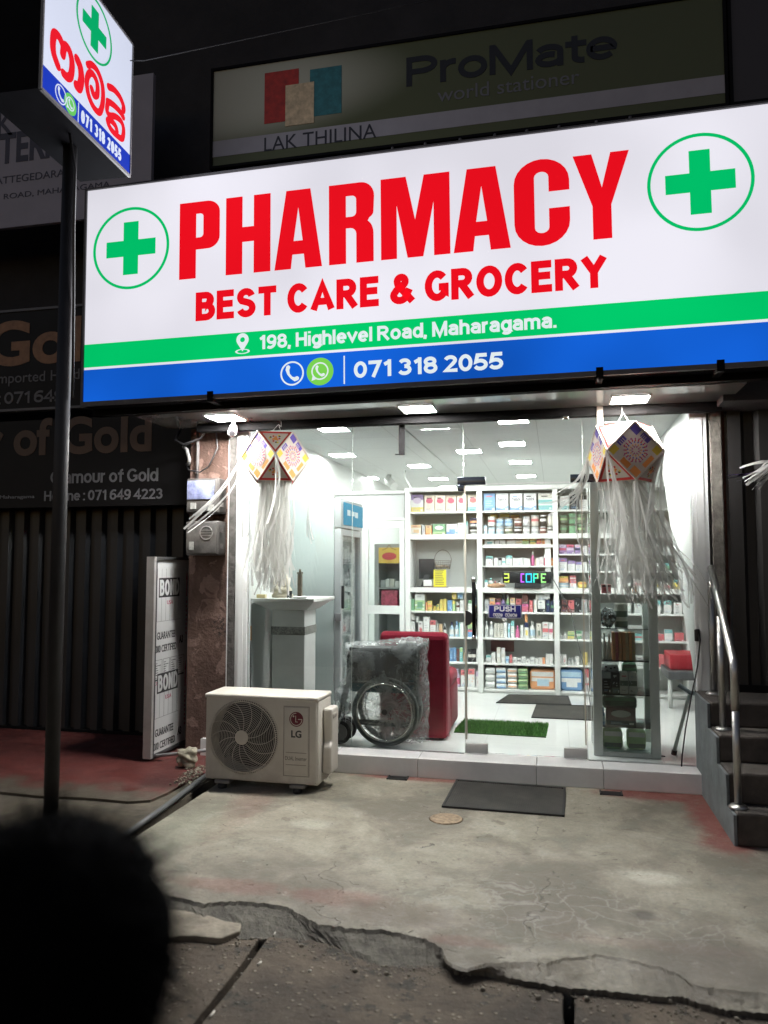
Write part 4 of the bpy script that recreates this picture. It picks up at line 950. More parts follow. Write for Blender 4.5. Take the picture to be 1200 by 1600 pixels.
def panel_print(dz):
    y0 = py0 + .05
    b = MB(QP.M()); b.box(y0 + .045, y0 + .36, 1.205 + dz, 1.35 + dz, 0, .0015); b.build('print', PBLK, t)
    b = MB(QP.M()); b.sans('BOND', y0 + .055, y0 + .352, 1.218 + dz, 1.337 + dz, .0015, .0028, wt=.19); b.build('lettering', mat('panel_white'), t)
    MB(QP.M()).text('USA', y0 + .17, y0 + .26, 1.150 + dz, 1.18 + dz, 0, .0015).build('lettering', PINK, t)
    b = MB(QP.M())
    for i in range(6): b.box(y0 + .02 + i * .065, y0 + .0215 + i * .065, 1.03 + dz, 1.205 + dz, 0, .001).box(y0 + .02 + i * .065, y0 + .0215 + i * .065, 1.35 + dz, 1.42 + dz, 0, .001)
    b.box(y0 + .0, y0 + .38, 1.027 + dz, 1.0295 + dz, 0, .001); b.build('print', mat('print_grey', (.2, .2, .21), .6), t)
    b = MB(QP.M()); b.text('GUARANTEE', y0 + .03, y0 + .30, .895 + dz, .95 + dz, 0, .0015, bold=.01).build('lettering', PBLK, t)
    b = MB(QP.M()); b.text('000 CERTIFIED', y0 + .01, y0 + .33, .80 + dz, .853 + dz, 0, .0015, bold=.01).build('lettering', PBLK, t)
    b = MB(QP.M()); b.text('A3', y0 + .37, y0 + .43, .84 + dz, .90 + dz, 0, .0015, bold=.03); b.build('lettering', PBLK, t)
    b = MB(QP.M())
    for i in range(4):
        x = y0 + .01 + i * .115
        b.box(x, x + .10, .615 + dz, .6175 + dz, 0, .001).box(x, x + .10, .745 + dz, .7475 + dz, 0, .001).box(x, x + .0025, .6176 + dz, .7449 + dz, 0, .001).box(x + .0975, x + .10, .6176 + dz, .7449 + dz, 0, .001).box(x, x + .10, .595 + dz, .607 + dz, 0, .001)
        for k in range(6): b.box(x + .012, x + .03 + .055 * random.random(), .635 + k * .017 + dz, .640 + k * .017 + dz, 0, .0009)
    b.build('print', mat('print_dark', (.08, .08, .085), .6), t)
    b = MB(QP.M()); b.glyph([[(y0 + .475, 1.20 + dz), (y0 + .487, 1.20 + dz), (y0 + .487, 1.33 + dz), (y0 + .494, 1.33 + dz), (y0 + .481, 1.40 + dz), (y0 + .468, 1.33 + dz), (y0 + .475, 1.33 + dz)]], 0, .0012)
    for k in range(8): b.box(y0 + .475, y0 + .487, .90 + k * .035 + dz, .92 + k * .035 + dz, 0, .0012)
    b.build('print', PINK, t)
panel_print(-.03); panel_print(-.735)
MB(QP.M()).text('COMPOSITE PANEL', py0 + .06, py0 + .36, .535, .56, 0, .0015).build('lettering', PINK, t)

# lump of cement, loose gravel, bar along the concrete edge
bm = bmesh.new(); bmesh.ops.create_icosphere(bm, subdivisions=4, radius=1)
for q in bm.verts:
    c = q.co; k = max(abs(c.x), abs(c.y), abs(c.z)); c *= (.62 / k) * .8 + .28
    c += c.normalized() * .10 * (math.sin(c.x * 7 + 1) * math.sin(c.y * 6) + math.sin(c.z * 9 + c.x * 5)) + V((random.uniform(-.012, .012), random.uniform(-.012, .012), random.uniform(-.012, .012)))
p = on_z(287, 1203, 0)
b = MB(Matrix.Translation((p.x, p.y + .05, .072)) @ Matrix.Rotation(R(20), 4, 'Z') @ Matrix.Diagonal((.085, .07, .078, 1)))
b.add([q.co.copy() for q in bm.verts], [[q.index for q in f.verts] for f in bm.faces], 0, True); bm.free()
tag(b.build('cement_lump', mat('lump_cement', (.27, .25, .19), .95, var=.55, vs=14, bump=1.0, bs=30)), 'rough pale lump of cement on the red floor by the outdoor unit', 'rubble')
b = MB()
for i in range(170):
    a = random.random(); x, y = -2.30 - .14 * random.random() - .10 * a, 4.62 + .42 * a + random.uniform(-.08, .08); r_ = random.uniform(.003, .010)
    b.lathe([(0, -.3 * r_), (r_, .2 * r_), (r_ * .7, r_), (0, r_ * 1.2)], (x, y, .006), 5)
o = b.build('gravel', mat('pale_gravel', (.30, .28, .22), .9, var=.4, vs=50)); o['kind'] = 'stuff'; o['label'] = 'pale loose gravel beside the cement lump'; o['category'] = 'gravel'
p, q = on_z(163, 1329, .012), on_z(322, 1212, .022)
t = thing('metal_bar', 'long grey bar lying along the left edge of the concrete forecourt', 'bar', (p.x, p.y, .02))
b = MB(); b.tube([p, p + (q - p) * .12], .016, 8); b.build('bar_end', mat('pale_bar_tip', (.5, .49, .45), .5), t)
MB().tube([p + (q - p) * .12, p + (q - p) * .5 + V((.01, 0, .003)), q, (q.x - .02, 5.08, .03)], .017, 8).build('bar', mat('bar_grey', (.10, .105, .105), .45, var=.2), t)
tag(MB().tube([(-2.84, 5.12, .04), (-2.6, 5.2, .06), (-2.28, 5.3, .10)], .013, 8).build('pipe', mat('pipe_grey', (.22, .22, .22), .5, var=.2)), 'thin grey pipe on the red floor under the BOND panel', 'pipe')

# doormat outside
DOORM = mat('rubber_mat', (.040, .037, .032), .7, var=.75, vs=5)
def ribbed_mat(name, label, cs, z, th, group, rows=34, cols=52):
    """corners near-left, near-right, far-right, far-left on a floor"""
    A, B_, C_, D_ = [V((p.x, p.y, z)) for p in cs]
    t = thing(name, label, 'mat', A, group)
    def bil(s, u): return A * (1 - s) * (1 - u) + B_ * s * (1 - u) + C_ * s * u + D_ * (1 - s) * u
    def slab(s0, s1, u0, u1, h0, h1, b):
        c = [bil(s0, u0), bil(s1, u0), bil(s1, u1), bil(s0, u1)]
        P = [p + V((0, 0, h0)) for p in c] + [p + V((0, 0, h1)) for p in c]
        b.add(P, [(3, 2, 1, 0), (4, 5, 6, 7), (0, 1, 5, 4), (1, 2, 6, 5), (2, 3, 7, 6), (3, 0, 4, 7)])
    b = MB(); slab(.02, .98, .04, .96, .001, th * .55, b)
    for i in range(cols):
        s = .03 + .94 * i / cols; slab(s, s + .94 / cols * .55, .05, .95, th * .551, th * .85, b)
    b.build('ribs', DOORM, t)
    b = MB(); slab(0, 1, 0, .04, .001, th, b); slab(0, 1, .96, 1, .001, th, b); slab(0, .02, .0401, .9599, .001, th, b); slab(.98, 1, .0401, .9599, .001, th, b)
    b.build('border', RUBBER, t)
    return t
ribbed_mat('door_mat', 'black ribbed rubber mat on the concrete before the white step', [on_z(u, v) for u, v in ((690, 1262), (882, 1277), (884, 1233), (713, 1220))], .0, .012, 'black rubber mats')

# ================================================================== air conditioner outdoor unit
ACB = bpy.data.materials.new('beige_enamel'); g = NG(ACB)
xo = g.xyz(); grime = g.math('MULTIPLY', g.ramp(xo[2], .05, .28, 1, 0), g.ramp(g.noise(7, 8, .7), .35, .65))
c = g.mix(g.ramp(g.noise(5, 6), .3, .7), (.54, .505, .445), (.60, .57, .51)); c = g.mix(g.math('MULTIPLY', grime, .35), c, (.25, .21, .165))
g.put(g.b.inputs['Base Color'], c); g.b.inputs['Roughness'].default_value = .42
ax, ay = on_z(318.5, 1217, .046).x, on_z(318.5, 1217, .046).y
bx_ = on_z(493, 1229, .046)
ang = math.atan2(bx_.y - ay, bx_.x - ax); W = .765; H0, H1, D = .045, .59, .285
MA = Matrix.Translation((ax, ay, 0)) @ Matrix.Rotation(ang, 4, 'Z')
t = thing('outdoor_unit', 'beige LG air conditioner outdoor unit standing before the shop window', 'air conditioner', (ax, ay, 0))
FY = Matrix(((1, 0, 0, 0), (0, 0, -1, 0), (0, 1, 0, 0), (0, 0, 0, 1)))   # local x, up, out of the front
MF = MA @ FY
fcx, fcz, fr = .268, .326, .225
# front plate with a round opening
b = MB(MF); N = 64
circ = [(fcx + (fr + .004) * math.cos(2 * math.pi * i / N), fcz + (fr + .004) * math.sin(2 * math.pi * i / N)) for i in range(N)]
b.glyph([[(.012, H0 + .012), (W - .012, H0 + .012), (W - .012, H1 - .012), (.012, H1 - .012)], circ[::-1]], -.012, 0)
b.build('front_panel', ACB, t, bevel=.002)
b = MB(MA); b.rbox(0, W, .0125, D, H0, H1 - .028, .012)
b2 = b.build('cabinet', ACB, t)
# cut a hollow behind the grille
cm = MB(MA @ FY).disc(fcx, fcz, fr + .002, -.16, .05, 48); cut = cm.build('cutter', ACB, t)
md = b2.modifiers.new('hole', 'BOOLEAN'); md.object = cut; md.operation = 'DIFFERENCE'; md.solver = 'EXACT'
dg = bpy.context.evaluated_depsgraph_get(); dg.update()
nm = bpy.data.meshes.new_from_object(b2.evaluated_get(dg)); b2.modifiers.remove(md); b2.data = nm; bpy.data.objects.remove(cut)
MB(MA).rbox(-.003, W + .003, -.004, D + .002, H1 - .030, H1, .012).build('top_cover', ACB, t)
gr = MB(MF)
for i in range(17):
    r_ = .045 + (fr - .050) * i / 16; dome = .024 * (1 - (r_ / fr) ** 2) + .004
    gr.tube([(fcx + r_ * math.cos(2 * math.pi * k / 56), fcz + r_ * math.sin(2 * math.pi * k / 56), dome) for k in range(56)], .0017, 5, closed=True)
for k in range(14):
    pts = []
    for i in range(9):
        r_ = .04 + (fr - .035) * i / 8; a = 2 * math.pi * k / 14 + .55 * (i / 8) ** 1.6; pts.append((fcx + r_ * math.cos(a), fcz + r_ * math.sin(a), .024 * (1 - (r_ / fr) ** 2) + .0055 - (.004 if i == 8 else 0)))
    gr.tube(pts, .0019, 6)
gr.build('fan_grille', ACB, t)
b = MB(MF)
for k in range(110):
    a = 2 * math.pi * k / 110; ca, sa = math.cos(a), math.sin(a)
    b.tube([(fcx + (fr - .006) * ca, fcz + (fr - .006) * sa, .008), (fcx + (fr + .008) * ca, fcz + (fr + .008) * sa, .004), (fcx + (fr + .012) * math.cos(a + .02), fcz + (fr + .012) * math.sin(a + .02), -.004)], .0028, 5)
b.ring(fcx, fcz, fr + .016, fr + .010, -.002, .0025, 64).ring(fcx, fcz, fr - .002, fr - .008, .003, .009, 64)
b.build('grille_rim', ACB, t)
b = MB(MF); b.disc(fcx, fcz, .046, .018, .031, 36); b.build('hub_cap', ACB, t, bevel=.004)
b = MB(MF); b.cyl((fcx, fcz, -.09), (fcx, fcz, -.03), .05, 24)
for k in range(3):
    a0 = R(120 * k + 20); pts = []
    for i in range(7):
        a = a0 + R(75) * i / 6
        for r_ in (.045, .12, .2): pts.append((fcx + r_ * math.cos(a + r_ * 1.2), fcz + r_ * math.sin(a + r_ * 1.2), -.09 + .06 * i / 6))
    b.add(pts, [(i * 3 + j, i * 3 + j + 1, i * 3 + j + 4, i * 3 + j + 3) for i in range(6) for j in (0, 1)], 0, True)
b.build('fan', mat('fan_dark', (.02, .019, .018), .5), t)
b = MB(MF); b.disc(fcx, fcz, fr + .0015, -.158, -.157, 40).build('fan_back', mat('void_dark', (.012, .012, .012), .8), t)
px0, px1, pz0_, pz1_ = .545, .705, .105, .525
b = MB(MF); b.rbox(px0, px1, pz0_, pz1_, .0002, .0052, .003); b.build('badge_panel', ACB, t)
b = MB(MF)
for z in (.245, .17): b.rbox(px0 + .012, px1 - .012, z - .0022, z + .0022, .0048, .0072, .001)
b.box(px0 - .006, px0 - .002, pz0_ - .006, pz1_ + .006, -.0005, .002).box(px1 + .002, px1 + .006, pz0_ - .006, pz1_ + .006, -.0005, .002).box(px0 - .002, px1 + .002, pz1_ + .002, pz1_ + .006, -.0005, .002).box(px0 - .002, px1 + .002, pz0_ - .006, pz0_ - .002, -.0005, .002)
b.build('badge_line', mat('enamel_shade', (.33, .30, .26), .5), t)
LGR, LGG = mat('logo_red', (.13, .010, .025), .4), mat('logo_grey', (.045, .042, .042), .5)
lx, lz = px0 + .08, .452
MB(MF).disc(lx, lz, .046, .0052, .0062, 48).build('logo', LGR, t)
b = MB(MF); b.stroke([(lx + .0375 * math.cos(R(a)), lz + .0375 * math.sin(R(a))) for a in range(90, 361, 9)] + [(lx + .012, lz)], .0045, .0062, .0068, ends=False)
b.box(lx - .0055, lx - .0015, lz - .018, lz + .022, .0062, .0069).box(lx - .0015, lx + .010, lz - .018, lz - .0145, .0062, .0069).disc(lx - .018, lz + .018, .0055, .0062, .0069, 16)
b.build('logo_mark', ACB, t)
MB(MF).text('LG', lx - .033, lx + .035, .338, .383, .0052, .0062, bold=.03).build('lettering', LGG, t)
MB(MF).text('DUAL Inverter', px0 + .008, px1 - .010, .198, .222, .0052, .0060, bold=.0).build('lettering', mat('logo_faint', (.16, .145, .125), .5), t)
# valve cover on the right flank
b = MB(MA @ Matrix(((0, 0, 1, 0), (1, 0, 0, 0), (0, 1, 0, 0), (0, 0, 0, 1))))
b.prism([(.095, .505), (.10, .42), (.11, .355), (.115, .30), (.085, .27), (.085, .10), (.25, .10), (.25, .505)][::-1], W + .0005, W + .062)
b.build('valve_cover', ACB, t, bevel=.014)
MB(MA).rbox(W + .03, W + .066, .115, .20, .44, .47, .006).build('grip', mat('enamel_shade'), t)
for x, y in ((.13, .03), (W - .13, .03), (.13, D - .03), (W - .13, D - .03)):
    b = MB(MA); b.rbox(x - .05, x + .05, y - .045, y + .03, .028, H0 + .004, .004); h = b.build('foot', mat('foot_grey', (.2, .19, .18), .5), t)
    MB(MA).cyl((x, y - .03, .0), (x, y - .03, .028), .027, 16).cyl((x, y - .048, .012), (x, y - .055, .012), .013, 12).build('rubber_pad', RUBBER, h)
# ================================================================== festival lanterns with paper tails
m = bpy.data.materials.new('tissue_paper'); m.use_nodes = True; nt = m.node_tree; bs = nt.nodes['Principled BSDF']
bs.inputs['Base Color'].default_value = (.84, .845, .82, 1); bs.inputs['Roughness'].default_value = .6
tl = nt.nodes.new('ShaderNodeBsdfTranslucent'); tl.inputs[0].default_value = (.9, .9, .87, 1)
tp = nt.nodes.new('ShaderNodeBsdfTransparent'); mx0 = nt.nodes.new('ShaderNodeMixShader'); mx1 = nt.nodes.new('ShaderNodeMixShader')
mx0.inputs[0].default_value = .55; mx1.inputs[0].default_value = .42
nt.links.new(bs.outputs[0], mx0.inputs[1]); nt.links.new(tl.outputs[0], mx0.inputs[2]); nt.links.new(mx0.outputs[0], mx1.inputs[1]); nt.links.new(tp.outputs[0], mx1.inputs[2])
nt.links.new(mx1.outputs[0], nt.nodes['Material Output'].inputs[0]); TISSUE = m
PAPER = mat('lantern_paper', (.60, .53, .47), .7, var=.06, vs=20)
PC = {k: mat('paper_' + k, c, .65) for k, c in {'purple': (.10, .06, .36), 'orange': (.72, .26, .06), 'yellow': (.70, .52, .05), 'red': (.55, .03, .025), 'magenta': (.42, .05, .22), 'grey': (.36, .34, .33), 'black': (.06, .045, .04), 'green': (.12, .25, .08)}.items()}
PCL = [PAPER] + list(PC.values()); PI = {k: i + 1 for i, k in enumerate(PC)}
def ribbon(b, pts, w, tw0, tw1):
    P = []; k = len(pts)
    for i, p in enumerate(pts):
        d = (V(pts[min(i + 1, k - 1)]) - V(pts[max(i - 1, 0)])).normalized(); a = tw0 + (tw1 - tw0) * i / (k - 1)
        s = V((math.cos(a), math.sin(a), 0)); s = (s - d * s.dot(d)).normalized() * (w / 2 * (1 if i < k - 2 else .8))
        P += [V(p) - s, V(p) + s]
    b.add(P, [(2 * i, 2 * i + 1, 2 * i + 3, 2 * i + 2) for i in range(k - 1)], 0, True)
def tail(b, start, end, bow, w, n=14, wob=.026):
    a, e = V(start), V(end); ph, fq = random.uniform(0, 6), random.uniform(4, 8); t0 = random.uniform(0, 3); pts = []
    for i in range(n):
        f = i / (n - 1); p = a.lerp(e, f) + V(bow) * (4 * f * (1 - f))
        p += V((math.sin(ph + fq * f) * wob * f * 1.6, math.cos(ph * 1.3 + fq * f) * wob * f * 1.2, 0)); pts.append(p)
    ribbon(b, pts, w, t0, t0 + random.uniform(-2.5, 2.5))
def lantern(label, c, a, rot, skirt, corners):
    c = V(c); t = thing('paper_lantern', label, 'lantern', c, 'festival lanterns hung from the beam')
    Rz = Matrix.Rotation(rot, 3, 'Z')
    sq = []
    for i in range(4):
        q = Matrix.Rotation(R(90 * i), 3, 'Z'); sq.append([q @ V(p) * a for p in ((1, 0, -1), (1, 1, 0), (1, 0, 1), (1, -1, 0))])
    cap = [[V(p) * a for p in ((1, 0, s), (0, 1, s), (-1, 0, s), (0, -1, s))] for s in (1, -1)]
    tri = [[V(p) * a for p in ((sx, 0, sz), (sx, sy, 0), (0, sy, sz))] for sx in (1, -1) for sy in (1, -1) for sz in (1, -1)]
    def frame_of(pts):
        P = [c + Rz @ p for p in pts]; o = sum(P, V()) / len(P); n = (P[1] - P[0]).cross(P[2] - P[0]).normalized()
        if n.dot(o - c) < 0: n = -n
        u = (P[1] - P[0]).normalized(); w = n.cross(u)
        mm = Matrix.Identity(4)
        for i in range(3): mm[i][0], mm[i][1], mm[i][2], mm[i][3] = u[i], w[i], n[i], o[i]
        return mm, [((p - o).dot(u), (p - o).dot(w)) for p in P]
    for pts in sq:
        mm, q = frame_of(pts); b = MB(mm); h = max(abs(q[0][0]), abs(q[0][1]))
        b.box(-h, h, -h, h, -.003, 0, 0)
        e = h * .94
        for x0, x1, y0, y1, k in ((-e, -e * .68, -e * .35, e * .2, 'orange'), (-e, -e * .6, -e, -e * .5, 'orange'), (e * .6, e, e * .5, e, 'purple'), (e * .7, e, -.2 * e, e * .35, 'purple'), (-e * .4, e * .1, e * .72, e, 'purple'), (-e, -e * .55, e * .65, e, 'yellow'), (e * .6, e, -e, -e * .6, 'yellow'), (-e * .3, e * .4, -e, -e * .76, 'orange')):
            b.box(x0, x1, y0, y1, 0, .0008, PI[k])
        for i in range(3): b.box(e * .55, e * .9, e * (.05 + .1 * i), e * (.08 + .1 * i), .0008, .0012, 0).box(e * (-.3 + .12 * i), e * (-.26 + .12 * i), e * .66, e * .94, .0008, .0012, 0)
        b.disc(0, 0, h * .66, 0, .0014, 24, 0)
        for ring_, n_, cc in ((.56, 20, 'magenta'), (.40, 14, 'purple'), (.27, 12, 'orange'), (.17, 8, 'magenta'), (.48, 20, 'red'), (.22, 12, 'grey')):
            for k in range(n_):
                an = 2 * math.pi * (k + .5 * (n_ % 4 == 0)) / n_; x, y = h * ring_ * math.cos(an), h * ring_ * math.sin(an); s_ = h * .062
                b.add([(x + s_ * math.cos(an), y + s_ * math.sin(an), .002), (x - s_ * .7 * math.sin(an), y + s_ * .7 * math.cos(an), .002), (x - s_ * math.cos(an), y - s_ * math.sin(an), .002), (x + s_ * .7 * math.sin(an), y - s_ * .7 * math.cos(an), .002)], [(0, 1, 2, 3)], PI[cc])
        for k in range(8):
            an = math.pi * k / 4 + R(22.5)
            b.box(h * .60 * math.cos(an) - h * .06, h * .60 * math.cos(an) + h * .06, h * .60 * math.sin(an) - h * .02, h * .60 * math.sin(an) + h * .02, 0, .0018, PI['magenta'] if k % 2 else PI['red'])
        for s_ in (-1, 1): b.box(-h, h, s_ * h - .006, s_ * h + .006, .0005, .004, 0).box(s_ * h - .006, s_ * h + .006, -h + .0061, h - .0061, .0005, .0042, 0)
        b.build('square_face', PCL, t)
    for pts in tri:
        mm, q = frame_of(pts); b = MB(mm)
        sgn = 1 if (q[1][0] - q[0][0]) * (q[2][1] - q[0][1]) - (q[1][1] - q[0][1]) * (q[2][0] - q[0][0]) > 0 else -1
        q = q if sgn > 0 else q[::-1]
        b.prism(q, -.003, 0, PI['red']); b.prism([(x * .74, y * .74) for x, y in q], 0, .0012, 0)
        for k, cc in ((.55, 'black'), (.42, 'red'), (.28, 'orange'), (.42, 'grey'), (.6, 'yellow')):
            for j in range(3):
                an = R(120 * j) + k * 5; b.disc(q[0][0] * 0 + math.cos(an) * k * a * .38, math.sin(an) * k * a * .38, a * .045, .0012, .002, 8, PI[cc])
        b.disc(0, 0, a * .09, .0012, .0022, 12, PI['orange'])
        b.build('triangle_face', PCL, t)
    for pts in cap:
        mm, q = frame_of(pts); h = max(abs(q[0][0]), abs(q[0][1])); MB(mm).box(-h, h, -h, h, -.003, 0).build('square_face', PCL, t)
    b = MB()
    for pts in sq:
        for i in range(4):
            p, q = c + Rz @ pts[i], c + Rz @ pts[(i + 1) % 4]
            for k in range(17):
                o = p.lerp(q, (k + .5) / 17); o = o + (o - c).normalized() * .004; r_ = .0065
                b.add([o + V((r_, 0, 0)), o + V((-r_, 0, 0)), o + V((0, r_, 0)), o + V((0, -r_, 0)), o + V((0, 0, r_)), o + V((0, 0, -r_))], [(0, 2, 4), (2, 1, 4), (1, 3, 4), (3, 0, 4), (2, 0, 5), (1, 2, 5), (3, 1, 5), (0, 3, 5)], 0)
    b.build('frill', PAPER, t)
    b = MB(); top = c + V((0, 0, a)); hk = V((c.x, 5.185, 2.42))
    b.tube([top + V((-.05, 0, -.002)), (top + hk) / 2 + V((0, 0, .045)), top + V((.05, 0, -.002))], .0016, 5).tube([(top + hk) / 2 + V((0, 0, .045)), hk, hk + V((.0, .0, .04))], .0016, 5)
    b.build('string', mat('string_white', (.6, .6, .58), .7), t)
    b = MB(); N, drop, dx, dy, spread, w = skirt
    for i in range(N):
        x, y = random.uniform(-1, 1), random.uniform(-1, 1)
        if abs(x) + abs(y) > 1: x, y = x * .5, y * .5
        s_ = c + Rz @ V((x * a * .97, y * a * .97, -a * .99)); L = drop * random.uniform(.72, 1.0)
        k = random.random()
        tail(b, s_, s_ + V((dx(k) + spread * x + random.uniform(-.05, .05), dy + random.uniform(-.03, .03), -L)), (random.uniform(-.03, .03), random.uniform(-.02, .02), 0), w * random.uniform(.7, 1.25))
    b.build('paper_tail', TISSUE, t)
    for (sx, sy), ends, n_ in corners:
        s_ = c + Rz @ V((sx * a, sy * a, 0)); b = MB()
        for i in range(n_):
            e = random.choice(ends); L = random.uniform(.8, 1.05)
            tail(b, s_ + V((0, 0, random.uniform(-.01, .01))), s_ + V((e[0] * L + random.uniform(-.03, .03), e[1] * L + random.uniform(-.02, .02), e[2] * L + random.uniform(-.02, .02))), (e[3] + random.uniform(-.02, .02), 0, e[4] + random.uniform(-.02, .02)), .014 * random.uniform(.8, 1.4), 12, .012)
        b.build('corner_tassel', TISSUE, t)
    return t
CL = PY(5.07).st(430, 716); CR = PY(5.07).st(976, 710)
lantern('coloured paper lantern with straight white tails hanging left by the pillar', (CL[0], 5.07, CL[1]), .170, R(-24), (165, .80, lambda k: -.03 * k, -.02, .03, .016),
        [((-1, -1), [(.02, -.02, -.55, .0, 0), (-.36, -.05, -.52, .10, -.02), (-.40, -.05, -.50, .05, .03)], 7), ((1, -1), [(-.05, -.01, -.55, .03, 0), (-.02, .0, -.5, .02, 0)], 6), ((-1, 1), [(-.10, -.05, -.62, .03, 0), (-.16, -.1, -.75, .05, -.02), (-.08, -.05, -.5, 0, 0), (-.2, -.1, -.6, .04, 0)], 8), ((1, 1), [(.0, 0, -.6, 0, 0)], 4)])
lantern('coloured paper lantern with blown white tails hanging on the right side of the glass', (CR[0], 5.07, CR[1]), .180, R(16), (150, .80, lambda k: .02 + .32 * k * k, -.02, .05, .016),
        [((-1, -1), [(.02, -.02, -.6, .0, 0), (.1, -.02, -.75, .02, 0)], 6), ((1, -1), [(-.12, -.01, -.5, -.02, 0), (-.02, .0, -.7, -.03, 0), (.05, 0, -.8, -.06, 0)], 8), ((-1, 1), [(-.28, -.05, -.42, .06, -.03), (-.34, -.06, -.30, .05, -.06), (-.2, -.03, -.33, .04, -.04), (.05, 0, -.9, -.08, 0)], 12), ((1, 1), [(.1, 0, -.75, 0, 0)], 5)])
# tail end of another lantern blowing in from beyond the picture's edge
q = PY(4.9).st(1215, 735)
t = thing('paper_lantern', 'white tails of another lantern blown in front of the right shutter', 'lantern', (q[0], 4.9, q[1]))
b = MB()
for i in range(16):
    tail(b, (q[0] + .12, 4.9 + random.uniform(-.03, .03), q[1] + .02), (q[0] - .16 + random.uniform(-.04, .06), 4.88, q[1] - .03 + random.uniform(-.09, .05)), (0, 0, .04 + random.uniform(-.02, .03)), .022, 10, .012)
b.build('paper_tail', TISSUE, t)
b = MB()
for i in range(4): tail(b, (q[0] - .05, 4.92, q[1]), (q[0] - .24 + random.uniform(-.03, .03), 4.9, q[1] - .05 + random.uniform(-.03, .03)), (0, 0, .0), .03, 8, .012)
b.build('purple_tail', mat('purple_tissue', (.05, .03, .12), .6), t)

# ================================================================== person close to the lens, seen from behind
hp = EYE + ray(72, 1518) * .57
G0 = -.085
sc_ = (hp.z - G0) / 1.42
def pp_(x, y, z): return (x * sc_, y * sc_, z * sc_)
verts, edges, rad = [], [], []
def chain(pts, root=None):
    last = root
    for (p, r_) in pts:
        verts.append(pp_(*p)); rad.append(r_ * sc_); k = len(verts) - 1
        if last is not None: edges.append((last, k))
        last = k
    return last
pel = chain([((0, 0, .84), .125)])
ch = chain([((0, -.01, .98), .115), ((0, -.015, 1.12), .13), ((0, -.01, 1.22), .105)], pel)
nk = chain([((0, 0, 1.295), .052)], ch)
hd = chain([((0, .01, 1.37), .075), ((0, .015, 1.43), .088), ((0, .01, 1.49), .075)], nk)
chain([((0, .095, 1.42), .016), ((0, .112, 1.405), .011)], hd - 1)
for s in (-1, 1):
    chain([((s * .085, .0, 1.42), .02)], hd - 1)
    el = chain([((s * .12, -.01, 1.215), .062), ((s * .165, -.01, 1.17), .056), ((s * .19, -.02, 1.0), .042), ((s * .2, .0, .94), .038)], ch)
    wr = chain([((s * .195, .05, .80), .030), ((s * .19, .075, .74), .024), ((s * .188, .09, .70), .026)], el)
    pm = chain([((s * .187, .10, .665), .027)], wr)
    for k, (dy, ln) in enumerate(((-.026, .055), (-.009, .068), (.009, .064), (.025, .05))):
        chain([((s * .187, .105 + dy, .64), .0085), ((s * .184, .112 + dy, .64 - ln * .55), .0075), ((s * .178, .110 + dy, .64 - ln), .0062)], pm)
    chain([((s * .182, .135, .69), .0095), ((s * .176, .15, .665), .008)], wr)
    kn = chain([((s * .085, .0, .76), .095), ((s * .09, .005, .60), .075), ((s * .092, .015, .44), .055)], pel)
    an_ = chain([((s * .092, -.01, .30), .052), ((s * .092, -.02, .085), .036), ((s * .094, -.035, .04), .036)], kn)
    chain([((s * .098, .05, .03), .034), ((s * .102, .13, .022), .026)], an_)
t = thing('person', 'person with dark hair close to the camera, seen blurred from behind', 'person', (hp.x, hp.y, G0))
me = bpy.data.meshes.new('body'); me.from_pydata([V(p) for p in verts], edges, [])
bo = bpy.data.objects.new('body', me); COL.objects.link(bo)
bo.modifiers.new('skin', 'SKIN'); sl = me.skin_vertices[0].data
for i, r_ in enumerate(rad): sl[i].radius = (r_, r_); sl[i].use_root = (i == 0)
ss = bo.modifiers.new('smooth', 'SUBSURF'); ss.levels = ss.render_levels = 2
dg = bpy.context.evaluated_depsgraph_get(); dg.update()
nm = bpy.data.meshes.new_from_object(bo.evaluated_get(dg)); bpy.data.objects.remove(bo)
SKIN = mat('brown_skin', (.20, .11, .07), .5, var=.1); SHIRT = mat('dark_shirt', (.012, .013, .017), .9, bump=.2); TROU = mat('dark_trousers', (.012, .012, .014), .9, bump=.2)
nm.materials.clear(); [nm.materials.append(x) for x in (SKIN, SHIRT, TROU)]
for f in nm.polygons:
    z = f.center.z / sc_; x = abs(f.center.x) / sc_
    f.material_index = 0 if (z > 1.27 or (x > .15 and z < .97 and z > .5) or z < .06) else (2 if z < .82 else 1)
    f.use_smooth = True
bo = bpy.data.objects.new('body', nm); COL.objects.link(bo); bo.parent = t
b = MB(); ha = []
bm = bmesh.new(); bmesh.ops.create_icosphere(bm, subdivisions=4, radius=1)
for q in bm.verts:
    c = q.co; k = 1 + .03 * math.sin(c.x * 23 + c.z * 9) * math.sin(c.z * 17 + c.y * 11) + random.uniform(-.008, .008)
    if c.y > .45 and c.z < .45: k *= .80
    q.co = V((c.x * .112, c.y * .118 - .008, c.z * (.112 if c.z > 0 else .13))) * k
b.add([q.co.copy() + V((0, 0, 1.44)) for q in bm.verts], [[q.index for q in f.verts] for f in bm.faces], 0, True); bm.free()
for i in range(5200):
    d_ = V((random.gauss(0, 1), random.gauss(0, 1), random.gauss(0, 1))).normalized()
    if d_.y > .45 and d_.z < .45: continue
    p = V((d_.x * .108, d_.y * .114 - .008, d_.z * (.114 if d_.z > 0 else .145) + 1.44)); w_ = d_.orthogonal().normalized() * .0006
    e_ = p + d_ * random.uniform(.008, .05) + V((random.uniform(-.02, .02), random.uniform(-.02, .02), random.uniform(-.03, .004)))
    b.add([p - w_, p + w_, e_], [(0, 1, 2)], 0)
b.v = [p * sc_ + t.location for p in b.v]
b.build('hair', mat('dark_hair', (.003, .003, .003), .95, spec=.08, bump=.4, bs=120), t)
# ================================================================== inside the shop: lamps

